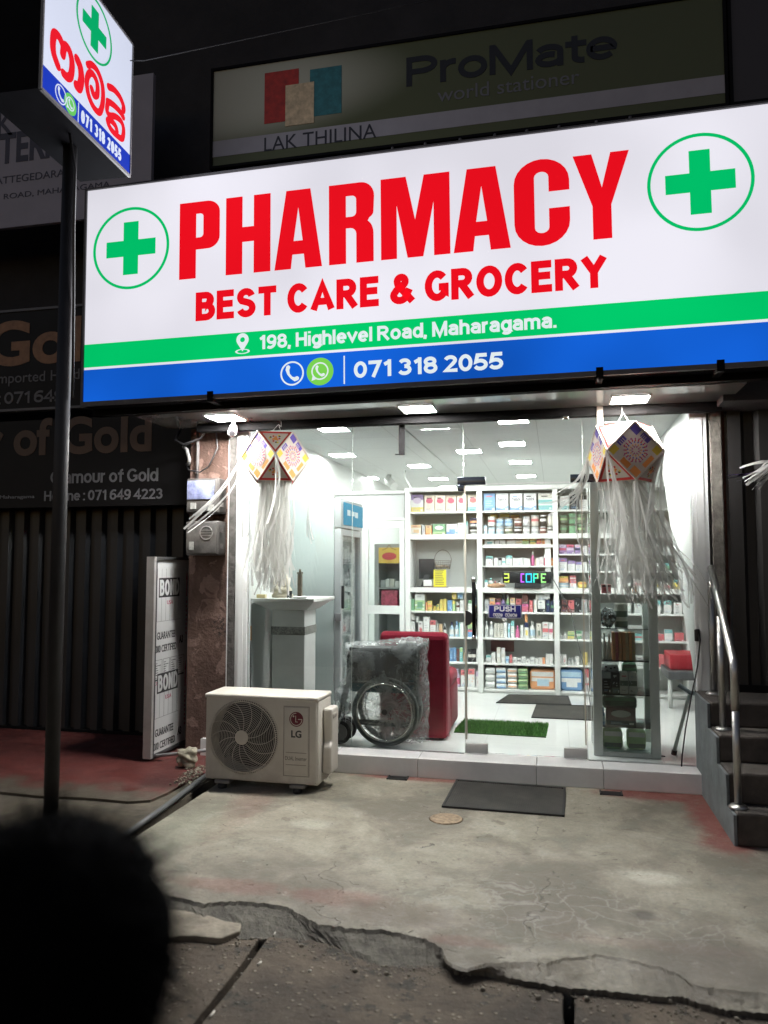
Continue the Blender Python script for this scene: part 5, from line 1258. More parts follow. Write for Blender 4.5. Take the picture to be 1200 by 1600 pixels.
lamp_px = [(535, 710, 'leftmost square ceiling lamp, above the fridge'), (733, 704, 'square ceiling lamp above the glass door corner'), (800, 692, 'square ceiling lamp nearest the glass, right of the door joint'), (655, 727, 'square ceiling lamp just right of the beam hanger'), (813, 721, 'square ceiling lamp above the blue boxes, second in its row'), (576, 746, 'square ceiling lamp far back over the white partition'), (685, 747, 'small far square ceiling lamp above the shelf left of the door corner'), (822, 743, 'small far square ceiling lamp above the blue milk cartons'), (700, 760, 'farthest square ceiling lamp, almost touching the shelf top')]
base = None
for u, v, lab in lamp_px:
    p = on_z(u, v, CZ)
    p.y = min(p.y, 11.3)
    if base is None: base = square_lamp(p.x, p.y, CZ, .125, LAMPM, lab, 'square ceiling lamps in the shop'); bp_ = p.copy()
    else: o = copy_tree(base, (p.x - bp_.x, p.y - bp_.y, 0)); o['label'] = lab
for x, y, lab in ((-.30, 5.85, 'square ceiling lamp inside over the glass door'), (-1.75, 5.9, 'square ceiling lamp inside over the stone pedestal'), (.95, 9.3, 'far square ceiling lamp seen over the right lantern'), (.62, 6.5, 'square ceiling lamp above the glass display cabinet'), (-1.75, 5.57, 'added unseen fill lamp just inside the glass above the pedestal, behind the beam'), (-.6, 5.57, 'added unseen fill lamp just inside the glass door, behind the beam'), (.43, 5.57, 'added unseen fill lamp just inside the glass by the cabinet, behind the beam')):  # the ones behind the beam are unseen fill lamps added to brighten front faces
    o = copy_tree(base, (x - bp_.x, y - bp_.y, 0)); o['label'] = lab
tag(MB().tube([on_z(632, 670, CZ - .004), on_z(714, 743, CZ - .004)], .008, 6).build('cable_trunking', WHITE), 'white cable trunking running across the ceiling to the door corner', 'trunking')
p = on_z(633, 735, CZ)
tag(MB().tube([p, p + V((-.01, .0, -.06)), p + V((.10, .12, -.30)), p + V((.13, .2, -.45))], .012, 8).build('hanging_cable', WHITE), 'white cable hanging from the ceiling behind the wall shelves', 'cable')
p = on_z(608, 742, CZ)
t = thing('ceiling_camera', 'white camera on the ceiling behind the shelves near the fridge', 'camera', (p.x, p.y, CZ))
MB().cyl((p.x, p.y, CZ - .001), (p.x, p.y, CZ - .06), .03, 12).build('bracket', WHITE, t)
MB().cyl((p.x - .02, p.y, CZ - .06), (p.x + .09, p.y - .12, CZ - .16), .05, 16).build('body', WHITE, t)

# ================================================================== long wall shelf unit
YS = 7.85; SPn = PY(YS)
def sz(v, u=700): return SPn.st(u, v)[1]
def sx(u, v=900): return SPn.st(u, v)[0]
X = [sx(637.5), sx(750), sx(869), .62, 1.25, 1.84]
posts_x = X[:]
ZT = sz(768); ZB = FZ
rows = {'1': sz(799), '2': sz(835), '3': sz(918), '4': sz(955), '5': sz(995), '6': sz(1034), '7': sz(1074)}
SHW = mat('shelf_white', (.76, .77, .75), .35, var=.03, vs=2); BACKW = mat('shelf_back', (.56, .575, .56), .5, var=.04, vs=2)
t = thing('wall_shelf', 'long white shelf unit full of medicines across the back of the shop', 'shelf', (0, YS, FZ))
for x in posts_x: MB().rbox(x - .026, x + .026, YS - .02, YS + .32, FZ + .001, ZT, .003).build('post', SHW, t)
MB().box(X[0] - .02, X[-1] + .02, YS + .33, YS + .35, FZ + .001, ZT - .001).build('back_panel', BACKW, t)
MB().rbox(X[0] - .03, X[-1] + .03, YS - .024, YS + .34, ZT + .001, ZT + .045, .003).build('top', SHW, t)
bays = list(zip(X, X[1:]))
for k, z in rows.items():
    th = .05 if k in '23' else .018
    for i, (a, c) in enumerate(bays): MB().box(a + .027, c - .027, YS - (.012 if th > .03 else 0), YS + .329, z - th, z).build('shelf', SHW, t)
for z in (sz(851), sz(884)): MB().box(X[1] + .027, X[2] - .027, YS + .02, YS + .329, z - (.035 if z > 1.5 else .014), z).build('shelf', SHW, t)
for z in (sz(866), sz(892)):
    for a, c in bays[2:]: MB().box(a + .027, c - .027, YS + .0, YS + .329, z - .014, z).build('shelf', SHW, t)
MB().rbox(sx(852), sx(861), YS + .04, YS + .07, rows['3'] + .001, rows['2'] - .052, .002).build('post', SHW, t)
MB().rbox(X[0] - .02, X[-1] + .02, YS + .02, YS + .3, FZ + .0005, rows['7'] - .019, .002).build('plinth', SHW, t)

# goods on the shelves -------------------------------------------------
CC = {'W': (.74, .75, .73), 'C': (.70, .60, .48), 'T': (.55, .36, .17), 'O': (.75, .28, .06), 'Y': (.72, .56, .06), 'G': (.05, .25, .09), 'g': (.32, .52, .20), 'B': (.06, .24, .50), 'b': (.38, .58, .72), 'N': (.02, .03, .09), 'R': (.52, .04, .05), 'M': (.55, .04, .24), 'P': (.20, .10, .34), 'p': (.62, .30, .40), 'K': (.03, .028, .03), 'S': (.42, .44, .45), 'D': (.16, .06, .05), 'A': (.10, .42, .42), 'L': (.55, .45, .62), 'V': (.16, .20, .15), 'E': (.62, .60, .53)}
CN = {'W': 'white', 'C': 'cream', 'T': 'tan', 'O': 'orange', 'Y': 'yellow', 'G': 'dark-green', 'g': 'light-green', 'B': 'blue', 'b': 'pale-blue', 'N': 'navy', 'R': 'red', 'M': 'magenta', 'P': 'purple', 'p': 'pink', 'K': 'black', 'S': 'silver-grey', 'D': 'maroon', 'A': 'teal', 'L': 'lilac', 'V': 'olive', 'E': 'beige'}
CK = list(CC); GM = [mat('print_' + CN[k].replace('-', '_'), tuple(x * .80 + (.12 if k not in 'KNDV' else .01) for x in CC[k]), .38, var=.08, vs=25) for k in CK]; GI = {k: i for i, k in enumerate(CK)}
ORD = ['first', 'second', 'third', 'fourth', 'fifth', 'sixth', 'seventh', 'eighth', 'ninth', 'tenth', 'eleventh', 'twelfth', 'thirteenth', 'fourteenth', 'fifteenth', 'sixteenth', 'seventeenth', 'eighteenth', 'nineteenth', 'twentieth']
KN = {'c': 'carton', 't': 'tin', 'b': 'bottle', 'k': 'soft pack', 'j': 'jar'}
count = {}
def good(kind, x0, x1, z0, z1, y, spec, where, depth=None, group='goods on the wall shelves', key=None):
    """one article: spec = main colour letter then features: b band, f foot band, o oval, l print lines, p patch, s side stripe (each with a colour)"""
    main = spec[0]; fe = [spec[i:i + 2] for i in range(1, len(spec), 2)]
    w, h = x1 - x0, z1 - z0; d = depth or min(.16, max(.05, w * .8)); xc = (x0 + x1) / 2
    b = MB(Matrix.Translation((xc, y + d / 2, z0)) @ Matrix.Rotation(R(random.uniform(-2.5, 2.5) if kind == 'c' else random.uniform(-60, 60) * 0), 4, 'Z'))
    w2 = w / 2 * .975; f = -d / 2
    mi = GI[main]
    if kind in 'ck':
        if kind == 'c': b.box(-w2, w2, f, d / 2, 0, h, mi)
        else: b.rbox(-w2, w2, f, d / 2, 0, h, min(.03, h * .35), mi, 3)
        q = w2 * (.999 if kind == 'c' else .86); lo, hi = (0, h) if kind == 'c' else (h * .12, h * .88)
        for n_, cc in fe:
            ci = GI[cc]
            if n_ == 'b': b.box(-q, q, f - .0015, f, lo + (hi - lo) * .70, hi * .999, ci)
            if n_ == 'f': b.box(-q, q, f - .0015, f, lo, lo + (hi - lo) * .28, ci)
            if n_ == 'm': b.box(-q, q, f - .0018, f, lo + (hi - lo) * .38, lo + (hi - lo) * .62, ci)
            if n_ == 's': b.box(-q, -q * .5, f - .0012, f, lo, hi, ci)
            if n_ == 'o':
                cz_ = h * .66; P = [(q * .68 * math.cos(a), cz_ + min(h * .2, q * .5) * math.sin(a)) for a in [i * math.pi / 9 for i in range(18)]]
                b.add([(x, f - .003, z) for x, z in P] + [(x, f, z) for x, z in P], [list(range(18))] + [(i, (i + 1) % 18, 18 + (i + 1) % 18, 18 + i) for i in range(18)], ci)
            if n_ == 'p': b.box(-q * .5, q * .6, f - .002, f, h * .18, h * .52, ci)
            if n_ == 'd': 
                for i in range(5):
                    xx, zz = random.uniform(-q * .7, q * .7), random.uniform(h * .15, h * .8); b.box(xx - q * .14, xx + q * .14, f - .0022, f, zz - q * .12, zz + q * .12, ci)
            if n_ == 'w': b.add([(-q, f - .002, 0), (q, f - .002, 0), (q, f - .002, h * .30), (0, f - .002, h * .12), (-q, f - .002, h * .22), (-q, f, 0), (q, f, 0), (q, f, h * .3), (0, f, h * .12), (-q, f, h * .22)], [(0, 1, 2, 3, 4), (4, 3, 8, 9), (3, 2, 7, 8)], ci)
            if n_ == 'l':
                for i in range(3): b.box(-q * .65, q * random.uniform(0, .65), f - .0012, f, h * (.28 + .13 * i), h * (.31 + .13 * i) + .0006, ci)
        if not fe and kind == 'c' and w > .03:
            for i in range(2): b.box(-q * .6, q * random.uniform(0, .6), f - .0012, f, h * (.3 + .2 * i), h * (.36 + .2 * i), GI['S'])
        if kind == 'c' and w > .045:      # small print, a logo line and a bar on the lower corner
            for i in range(3): b.box(-q * .7, q * random.uniform(-.2, .7), f - .0026, f - .0001, h * (.07 + .05 * i), h * (.085 + .05 * i), GI[random.choice('SKB')])
            b.box(-q * .55, q * random.uniform(.1, .6), f - .0027, f - .0001, h * .80, h * .86, GI[random.choice('KBRSN')])
            b.box(q * .55, q * .85, f - .0026, f - .0001, h * .06, h * .16, GI['W'])
    else:
        r_ = w2; fc = dict(fe)
        if kind in 'tj':
            a = GI[fc.get('b', main)]; ft = GI[fc.get('f', main)]; mm_ = GI[fc.get('m', main)]
            b.lathe([(r_ * .96, 0), (r_, h * .03), (r_, h * .25), (r_, h * .42), (r_, h * .66), (r_, h * .86), (r_ * 1.02, h * .87), (r_ * 1.02, h * .99), (r_ * .9, h)], n=18, ms=[ft, ft, mi, mm_, mi, mi, a, a])
        else:
            cp = GI[fc.get('b', 'W')]; lb = GI[fc.get('m', main)]
            b.lathe([(r_ * .9, 0), (r_, h * .04), (r_, h * .15), (r_, h * .5), (r_ * .95, h * .6), (r_ * .45, h * .72), (r_ * .42, h * .76), (r_ * .5, h * .77), (r_ * .46, h * .99), (r_ * .3, h)], n=16, ms=[mi, mi, lb, mi, mi, mi, cp, cp, cp])
    nm = {'c': 'carton', 't': 'tin', 'b': 'bottle', 'k': 'soft_pack', 'j': 'jar'}[kind]
    o = b.build(nm, GM)
    k = (key or where); count[k] = count.get(k, 0) + 1
    n_ = count[k]
    extra = ''; solo = any(w_ in where for w_ in ('layer', 'large', 'in the tin stack', 'in stack', 'round striped', 'pack ', 'wide box', 'tails'))
    for f_, cc in fe:
        if cc != main: extra = {'b': ' with %s top', 'f': ' with %s base', 'o': ' with %s oval', 'm': ' with %s band', 'p': ' with %s patch', 'd': ' with %s dots', 'w': ' with %s wave', 's': ' with %s stripe', 'l': ' with %s print'}[f_] % CN[cc]; break
    tag(o, '%s %s%s, %s%s' % (CN[main], KN[kind], extra, '' if solo else ORD[min(n_ - 1, 19)] + ' from left ', where), nm.replace('_', ' '), group)
    return o
def row(where, base_u, vbase, items, y=None, dz=0.0):
    """items: 'u0 u1 vtop kind spec [vbase]' on one shelf"""
    for it in items.split(','):
        q = it.split(); u0, u1, vt = float(q[0]), float(q[1]), float(q[2]); um = (u0 + u1) / 2
        yy = (y if y is not None else YS + .03) + random.uniform(0, .025); pl = PY(yy)
        x0, x1 = pl.st(u0, vt)[0], pl.st(u1, vt)[0]
        zb = vbase
        if len(q) > 5: zb = vbase + (PY(yy).st(um, float(q[5]))[1] - PY(yy).st(um, float(q[6]))[1])
        zt = zb + (pl.st(um, vt)[1] - pl.st(um, float(q[5]) if len(q) > 5 else VB(um, vbase, yy))[1])
        good(q[3], x0 + .001, x1 - .001, zb + .0005, zt, yy, q[4], where)
def VB(u, z, y):
    """image height at which a shelf of height z shows at column u (inverse of Plane.st)"""
    lo, hi = 300.0, 1500.0; pl = PY(y)
    for _ in range(40):
        m_ = (lo + hi) / 2
        if pl.st(u, m_)[1] > z: lo = m_
        else: hi = m_
    return lo
A, B_, C_ = 'of monitor bay', 'of display bay', 'of cabinet bay'
r = rows
row('on top shelf ' + A, 0, r['1'], '642 662 773 c WbPoLfY,662.5 679 774 c CoplE,679.5 696 774 c CoplE,696.5 713 774 c CoplE,713.5 729 774 c CoplE,730.5 747 773 c CoRfAlS')
row('on second shelf ' + A, 0, r['2'], '642 658 820 c EbTpT,659 664 821 c SlP,664.5 674.5 821 c ObT,676 696 819 c GoWfg,697 714.5 819 c WfBpB,715 725 817 c Wp S,726 731 815 c SbA,733 747.5 824 t KfSmW'.replace('Wp S', 'WlS'))
row('in the stack beside the cartons, monitor bay', 0, r['2'], '733 747.5 810 t NmOfW 823 835.5')
row('on top shelf ' + B_, 0, r['1'], '755 773.5 771 c BlbfB,774.5 794.5 771 c WwBlS,796.5 816.5 771 c WwBlS,818 838.5 771 c WwBlS,840 863 771 c WmAfAbE')
row('in lower row, second shelf ' + B_, 0, r['2'], '756 761 821 c bmW,761.5 773.5 823 t bmWbS,774.5 787 823 t bmWbS,788 801 823 t VmCbS,803 815.5 823 t KmWbS,816.5 828.5 823 t SmWbS,829.5 842 823 t SmWbS,843 854 823 t DmWbS,855 864.5 823 t WmKbS')
row('in upper row, second shelf ' + B_, 0, r['2'], '761.5 773.5 808 t WmRbE 822.8 835.2,774.5 787 811 t bmBbS 822.8 835.2,788 801 811 t bmBbS 822.8 835.2,803 815.5 811 t DmWbC 822.8 835.2,816.5 828.5 808 t SmWbS 822.8 835.2,829.5 842 806 t EmRbS 822.8 835.2,843 854 806 t KmWbS 822.8 835.2,855 864.5 805 t ElRbS 822.8 835.2')
row('on the high shelf behind the tins', 0, r['2'] + .165, '765 778 803 k YfO,780 796 802 k YfW,798 812 804 k ObY', y=YS + .19)
row('on top shelf ' + C_, 0, r['1'], '874 889 775 c WfAlS,890 904 772 c KlS,905 917 774 c WbKlS')
row('in lower row, second shelf ' + C_, 0, r['2'], '874 887 820 j VbVmG,888 901 820 j GbVmG,902 914 820 j VbGmg')
row('in upper row, second shelf ' + C_, 0, r['2'], '874 887 807 j VbGmg 819.8 835.2,888 901 804 j GbGmV 819.8 835.2,902 914 806 j VbGmg 819.8 835.2')
row('on high narrow shelf ' + B_, 0, sz(851), '757 772 843 c WpA,773 780 844 c WlS,781 790 843 c WlS,792 805 843 c WlE,806 815 844 c EmT,816 826 843 c gbY,828 837 842 c YmG,838 846 842 c RmO,847 852 843 c ObT', y=YS + .05)
row('on the shelf above the glowing display', 0, sz(884), '759 770 869 c WbAdR,771.5 778 872 c WlS,778.5 784 872 c SbK,784.5 790 872 c WmA,791 800 868 c WbAlA,801 808 872 c WlS,808.5 817 872 c WlA,817.5 824 872 c WlE,824.5 828.5 873 c WlS,829 835 862 b MbW,836 842 872 c WsT,842.5 849 870 c WlM,849.5 855 866 c pbW,860 866 872 c OlE', y=YS + .05)
row('beside the display on the middle shelf', 0, r['3'], '757 762 906 c WbA,763 770 903 b WbAmA,771 776 908 b DbR,777 783 907 b WbK,784 790 904 c WlS,863 868 907 c WlR')
row('on upper purple shelf ' + C_, 0, sz(866), '873 884.5 851 c PmpbL,885 897 851 c PmLbp,898 908 851 c PmNbL,909 917 853 c WlP')
row('on lower purple shelf ' + C_, 0, sz(892), '873 886 872 c WbPlS,887 898.5 876 c WbPlS,899 910 878 c WbPlS,911 917 878 c WlS')
row('on middle shelf ' + C_, 0, r['3'], '873 889 911 t bfWmW,890 901 908 c WbRlR,902 917 909 k YbO')
row('stacked on middle shelf ' + C_, 0, r['3'], '873 888 901 c ObYlY 911 919.5,890 900 900 c RmW 908 919.5')
row('on the shelf below the monitor', 0, r['4'], '642 647.5 936 c GlG,648 664 928 c WmgfgpG,665 667.5 941 c OlE,668 675 939 c YmO,676 681 946 j YbD,681.5 686 944 k YbG,687 692 937 c YlG,692.5 698 936 c YlT,699 706.5 938 c BdW,707 711 939 c gbY,712 718 941 j WbWmD,718.5 724.5 937 c WlS,731 737 938 c WbGdG,737.5 745 934 c YpKlK')
row('standing on the yellow and blue cartons', 0, r['4'], '706 713 924 c YpT 937.5 956,715 723 925 c bpB 936.5 956')
row('on the shelf behind the PUSH notice', 0, r['4'], '757 764 937 c SlN,765 773.5 934 c ObTlD,774 782 935 c MlDbD,783 789 930 b PbKmN,790 796 929 b gbWmG,797 805 934 c TmE,806 815 936 c RlD,815.5 826 944 c pbM,827 832.5 938 c RlW,834 839 937 c WlY,840 852 938 c WfKlS,853 859 938 c NoG,860 867 939 c NmG')
row('stacked over others behind the PUSH notice', 0, r['4'], '816 825 929 c DlD 943.5 957,837 859 929 c WlSsE 937.8 957.5')
row('on dark boxes shelf ' + C_, 0, r['4'], '872 876 941 c KmW,877 886.5 937 c DdRmK,887 897 938 c RdpfD,897.5 908 935 c KdS,909 917 936 c SlK')
row('on the shelf above the sofa back', 0, r['5'], '642 648 972 j WbW,653.5 661 971 c WpRlR,661.5 671 964 c WlS,672 681 969 c WbRlS,681.5 685 972 b WbW,686 691 975 c TlR,692 697 974 b KbSmW,702 709 972 b bbNmW,710 716.5 971 b bbBmW,717 724 973 c WsA,731 738 984 c BbR,738.5 745 980 c WfblS')
row('stacked white tubs above the sofa back', 0, r['5'], '642 648 962 j WbE 971.5 996,649 654 966 j WbS 975 996,731 738 973 c gbY 983.5 996.5')
row('on the shelf under the PUSH notice', 0, r['5'], '757 763 971 b WbSmS,764 771 971 b SbWmW,772 776.5 974 c ElS,777 781 974 c ElS,781.5 786 974 c ElK,786.5 792 971 c WlS,793 797 974 c bmA,798 803.5 970 c WbAlA,805 812 978 b MbM,813 818 977 c WlS,819 826 973 c WbNpY,827 836 971 b WbWmb,838 846 974 c EpV,847.5 857 972 c WmRlS,857.5 864 973 c WmplR,864.5 868 975 b TbT')
row('standing on another behind the PUSH notice', 0, r['5'], '785 792 967 c WlR 970.8 997,820 824.5 960 c OlY 972.8 997.5')
row('under dark boxes shelf ' + C_, 0, r['5'], '872 879 990 b WbWmS,880 886 988 b WbSmW,887 897.5 987 c YmGbg,900 909 986 c GmElE,910 917 988 c SlG')
row('on the shelf beside the red sofa', 0, r['6'], '697 702 1017 c KbWlS,703 707.5 1013 c BdWlb,708 712.5 1012 c BlbdW,713 717.5 1014 c DdA,718 723 1012 c AlWbg,724 729 1019 c TlO,731 737 1015 c KdEmE,737.5 743.5 1015 c KmEdE,744 750 1013 c WlS')
row('on low shelf ' + B_, 0, r['6'], '759 767 1024 c WbAlS,768 774 1020 c WlE,776 782 1012 c EmW,783 789 1013 c WmE,790 795 1026 c bmB,796 800 1023 c RdW,802 807 1027 c WlK,808 814 1029 c WmK,815 821 1026 c WdK,822 828 1030 c WlK,829 835 1027 c WmS,836 841 1029 c WlS,842 847 1028 c WlS,847.5 852 1028 c OlR,853 858 1022 c WdR,858.5 864 1022 c WdR')
row('on low shelf ' + C_, 0, r['6'], '873 879 1022 c WdR,879.5 885 1023 c WdDlR,888 891 1029 c SlW,893 896 1028 b WbS,899 905 1026 c WlS,911 918 1020 c YdO')
row('on bottom shelf beside the sofa seat', 0, r['7'], '697 706 1053 c CmYpYbO,707.5 719 1045 b LbLmp,720 730 1047 c WbRdp,731 742 1045 c WbRdO,743 750 1049 c WbLdp')
for j, (u0, u1, sp, n_) in enumerate(((757, 773.5, 'WmSlS', 3), (774.5, 791, 'WmbfBlB', 4), (792, 808, 'WmOlT', 4), (809, 825, 'gmVfG', 4))):
    h_ = (r['6'] - .02 - r['7']) * .86 / n_
    for k in range(n_):
        x0, x1 = SPn.st(u0, 1060)[0], SPn.st(u1, 1060)[0]
        good('k', x0, x1, r['7'] + .0008 + k * (h_ + .0006), r['7'] + k * (h_ + .0006) + h_, YS + .03, sp, '%s layer up in the %s on bottom shelf' % (ORD[k], ('grey pile', 'blue pile', 'orange pile', 'green pile')[j]), .22)
row('large on bottom shelf ' + B_, 0, r['7'], '827 868 1046 k ObWfOmWpb')
row('on bottom shelf ' + C_, 0, r['7'], '874 911 1046 k BmWbb pWfB'.replace(' p', 'p') + ',913 920 1045 c RmWfW')
# bays seen past the cabinet, on the right
DW = 'of far right bay'
for k, (z, hh, cols) in enumerate(((r['2'], .10, 'SWESW'), (sz(866), .08, 'WESWW'), (sz(892), .07, 'WVGWE'), (r['3'], .11, 'WYWGW'), (r['4'], .12, 'TWWWW'), (r['5'], .10, 'RgAWR'), (r['6'], .11, 'WRWRW'))):
    nm_ = ('second', 'narrow upper', 'narrow lower', 'middle', 'fourth', 'fifth', 'sixth')[k]
    for a, c in bays[3:]:
        n_ = 6; ww = (c - a - .08) / n_
        for i in range(n_):
            hgt = hh * random.uniform(.6, 1.15); w_ = ww * random.uniform(.6, .95)
            good(random.choice('ccccbc'), a + .04 + i * ww, a + .04 + i * ww + w_, z + .0005, z + hgt, YS + .03, random.choice(cols) + random.choice(('lS', 'mR', 'bA', 'lK', 'pY')), 'on %s shelf %s' % (nm_, DW if a > 1 else 'behind glass cabinet'))
for a, c in bays[2:3]:
    pass
# letters on the milk cartons
b = MB()
for u0 in (774.5, 796.5, 818):
    p_ = PY(YS + .022); s0, z0 = p_.st(u0 + 4, 781.5); s1, z1 = p_.st(u0 + 16, 777.5)
    MB(p_.M()).text('NAN', s0, s1, z0, z1, -.002, .001, bold=.01).build('print', GM[GI['N']], None)['_n'] = 1
nan = [o for o in COL.objects if o.get('_n')]
cart = [o for o in COL.objects if 'with blue wave' in str(o.get('label', ''))]
for o in nan:
    del o['_n']; cx = sum(v.co.x for v in o.data.vertices) / len(o.data.vertices); k = min(cart, key=lambda c: abs(sum(v.co.x for v in c.data.vertices) / len(c.data.vertices) - cx)); o.parent = k

# ================================================================== monitor corner
z3 = r['3']
x0, x1 = sx(651), sx(676); t = thing('computer_monitor', 'black computer monitor seen from behind on the white shelf', 'monitor', ((x0 + x1) / 2, YS + .15, z3))
zt = sz(873); zb = sz(905)
MB().rbox(x0, x1, YS + .13, YS + .165, zb, zt, .008).build('screen', mat('monitor_black', (.022, .022, .024), .5), t)

b = MB(); xm = (x0 + x1) / 2; b.add([(xm - .02, YS + .14, zb + .06), (xm + .03, YS + .14, zb + .06), (xm - .05, YS + .06, z3 + .012), (xm + .01, YS + .06, z3 + .012), (xm - .02, YS + .165, zb + .06), (xm + .03, YS + .165, zb + .06), (xm - .05, YS + .10, z3 + .012), (xm + .01, YS + .10, z3 + .012)], [(0, 1, 3, 2), (4, 6, 7, 5), (0, 2, 6, 4), (1, 5, 7, 3), (0, 4, 5, 1), (2, 3, 7, 6)]).build('neck', DARK, t)
MB().rbox(xm - .12, xm + .07, YS + .02, YS + .18, z3 + .001, z3 + .011, .004).build('base', DARK, t)
tag(MB().rbox(sx(661), sx(674), YS + .02, YS + .10, z3 + .012, z3 + .075, .006).build('router', WHITE), 'small white box standing under the computer monitor', 'box')
t = thing('wire_basket', 'round wire basket with tall loop handle hanging above the yellow notice', 'basket', (sx(690), YS + .05, sz(890)))
p_ = PY(YS - .02); c0, zc0 = p_.st(690.5, 889); rt = (p_.st(704, 877)[0] - p_.st(677, 877)[0]) / 2; zt0 = p_.st(690, 876)[1]; hb = zt0 - zc0
b = MB(); yb_ = YS + .07 - .02
for k in range(5):
    f = k / 4; rr_ = rt * (.82 + .18 * f); b.tube([(c0 + rr_ * math.cos(a), yb_ + rr_ * .7 * math.sin(a), zc0 + hb * f) for a in [i * math.pi / 12 for i in range(24)]], .0025, 5, closed=True)
for k in range(24):
    a = k * math.pi / 12; b.tube([(c0 + rt * .82 * math.cos(a), yb_ + rt * .57 * math.sin(a), zc0), (c0 + rt * math.cos(a + .12), yb_ + rt * .7 * math.sin(a + .12), zt0)], .002, 5)
BSK = mat('basket_wire', (.16, .14, .12), .5, metal=.4)
b.build('basket', BSK, t)
zh = p_.st(690, 859)[1]
MB().tube([(c0 + rt * math.cos(a), yb_, zt0 + (zh - zt0) * math.sin(a)) for a in [i * math.pi / 16 for i in range(17)]], .003, 6).build('handle', BSK, t)
b = MB()
for i in range(12): b.lathe([(0, 0), (.018, .006), (.015, .02), (0, .026)], (c0 + random.uniform(-.7, .7) * rt, yb_ + random.uniform(-.35, .35) * rt, zc0 + .004 + .022 * random.random()), 8)
b.build('contents', mat('wrapped_sweets', (.35, .27, .18), .4, var=.6, vs=40), t)
t = thing('yellow_notice', 'yellow printed notice standing on a dark red base under the basket', 'notice', (sx(687), YS + .03, z3))
x0, x1 = sx(677.5), sx(697)
MB().box(x0, x1, YS + .0, YS + .004, z3 + .006, sz(890)).build('sheet', mat('notice_yellow', (.68, .60, .04), .5), t)
b = MB()
for i in range(9): b.box(x0 + .015, x1 - .015 - .03 * random.random(), YS - .001, YS, z3 + .03 + i * .018, z3 + .036 + i * .018)
b.build('print', mat('print_dark'), t)
MB().rbox(x0 - .1, x1 + .02, YS - .01, YS + .08, z3 + .0008, z3 + .006, .002).build('base', GM[GI['D']], t)

# glowing display with running letters, standing on the middle shelf
p_ = PY(YS - .06); s0, z0 = p_.st(785, 911); s1, z1 = p_.st(861.5, 893)
t = thing('message_display', 'black display board with glowing rainbow letters on the middle shelf', 'display', ((s0 + s1) / 2, YS - .04, z3))
MB(p_.M()).rbox(s0, s1, z0, z1, -.05, -.001, .004).build('case', mat('display_black', (.004, .004, .005), .4), t)
b = MB(); b.rbox(p_.st(804, 915)[0], p_.st(845, 915)[0], YS - .05, YS + .03, z3 + .001, z0 - .001, .004).build('stand', DARK, t)
bits = ["..............................................", "XXXX.........XXX.XXXXX.XXXX..XXXX", "...X.........X...X...X.X..X..X...", "...X.........X...X...X.X..X..X...", "XXXX.........X...X...X.XXXX..XXX.", ".............X...X...X.X.....X...", "...X.........X...X...X.X.....X...", "XXXX.........XXX.XXXXX.X.....XXXX"]
cols = {'y': (.7, .8, .12), 'v': (.55, .12, .9), 'c': (.05, .6, .9), 't': (.05, .8, .6), 'g': (.35, .85, .25)}
em = {k: emit_mat('pixel_' + k, c, 1.6) for k, c in cols.items()}; bb = {k: MB(p_.M()) for k in cols}
dxp = (s1 - s0) * .93 / 36; dzp = (z1 - z0) * .9 / 8
for j, line in enumerate(bits):
    for i, ch in enumerate(line):
        if ch == 'X':
            k = 'y' if i < 8 else 'v' if i < 16 else 'c' if i < 22 else 't' if i < 26 else 'g'
            x_, z_ = s0 + (s1 - s0) * .04 + i * dxp, z1 - (z1 - z0) * .04 - (j + .6) * dzp
            bb[k].box(x_, x_ + dxp * .9, z_ - dzp * .45, z_ + dzp * .45, -.001, .0004)
for k in cols: bb[k].build('glowing_letters', em[k], t)
tag(MB().tube([(s1, YS - .05, z1 - .06), (s1 + .03, YS - .1, z1 - .10), (.13, 7.2, 1.0), (.22, 6.3, .55), (.26, 5.75, .22), (.33, 5.6, .135), (.7, 5.5, .135)], .004, 6).build('display_cable', DARK), 'thin black cable running from the display down to the cabinet', 'cable')
b = MB(); p_ = PY(YS + .0); xa, xb = p_.st(761, 915)[0], p_.st(788, 915)[0]
bmx = bmesh.new(); bmesh.ops.create_icosphere(bmx, subdivisions=3, radius=1)
b.M = Matrix.Translation(((xa + xb) / 2, YS + .04, z3 + .022)); b.add([V((q.co.x * (xb - xa) / 2, q.co.y * .05, q.co.z * .024)) * (1 + .12 * random.uniform(-1, 1)) for q in bmx.verts], [[q.index for q in f.verts] for f in bmx.faces], 0, False); bmx.free()
tag(b.build('paper_bag', mat('brown_paper', (.42, .26, .16), .8, var=.3, vs=20)), 'crumpled brown paper bag on middle shelf beside the display', 'bag')
b = MB(); b.box(sx(763), sx(800), YS + .24, YS + .26, sz(1020), sz(1003)); tag(b.build('brown_board', GM[GI['D']]), 'dark brown board standing behind the boxes on the low shelf', 'board')
# ================================================================== white partition with door, cold display behind it
YP = 7.85; PPn = PY(YP)
def qx(u, v=900): return PPn.st(u, v)[0]
def qz(v, u=600): return PPn.st(u, v)[1]
t = thing('partition', 'white aluminium partition with glazed door left of the wall shelves', 'partition', (qx(600), YP, FZ))
xl, xr = -2.298, X[0] - .03
MB().rbox(xl, xr, YP - .02, YP + .03, qz(772), ZT + .02, .003).build('head', ALU, t)
MB().box(xl, qx(632), YP, YP + .01, qz(810), qz(772.5)).build('panel', mat('partition_grey', (.52, .54, .54), .4), t)
MB().rbox(xl, xr, YP - .022, YP + .032, qz(814), qz(810) - .001, .003).build('rail', ALU, t)
MB().rbox(qx(633), xr - .001, YP - .021, YP + .03, FZ + .001, qz(814) - .001, .003).build('post', ALU, t)
MB().rbox(qx(633), xr - .001, YP - .021, YP + .03, qz(810) - .0005, qz(772) - .001, .003).build('post', ALU, t)
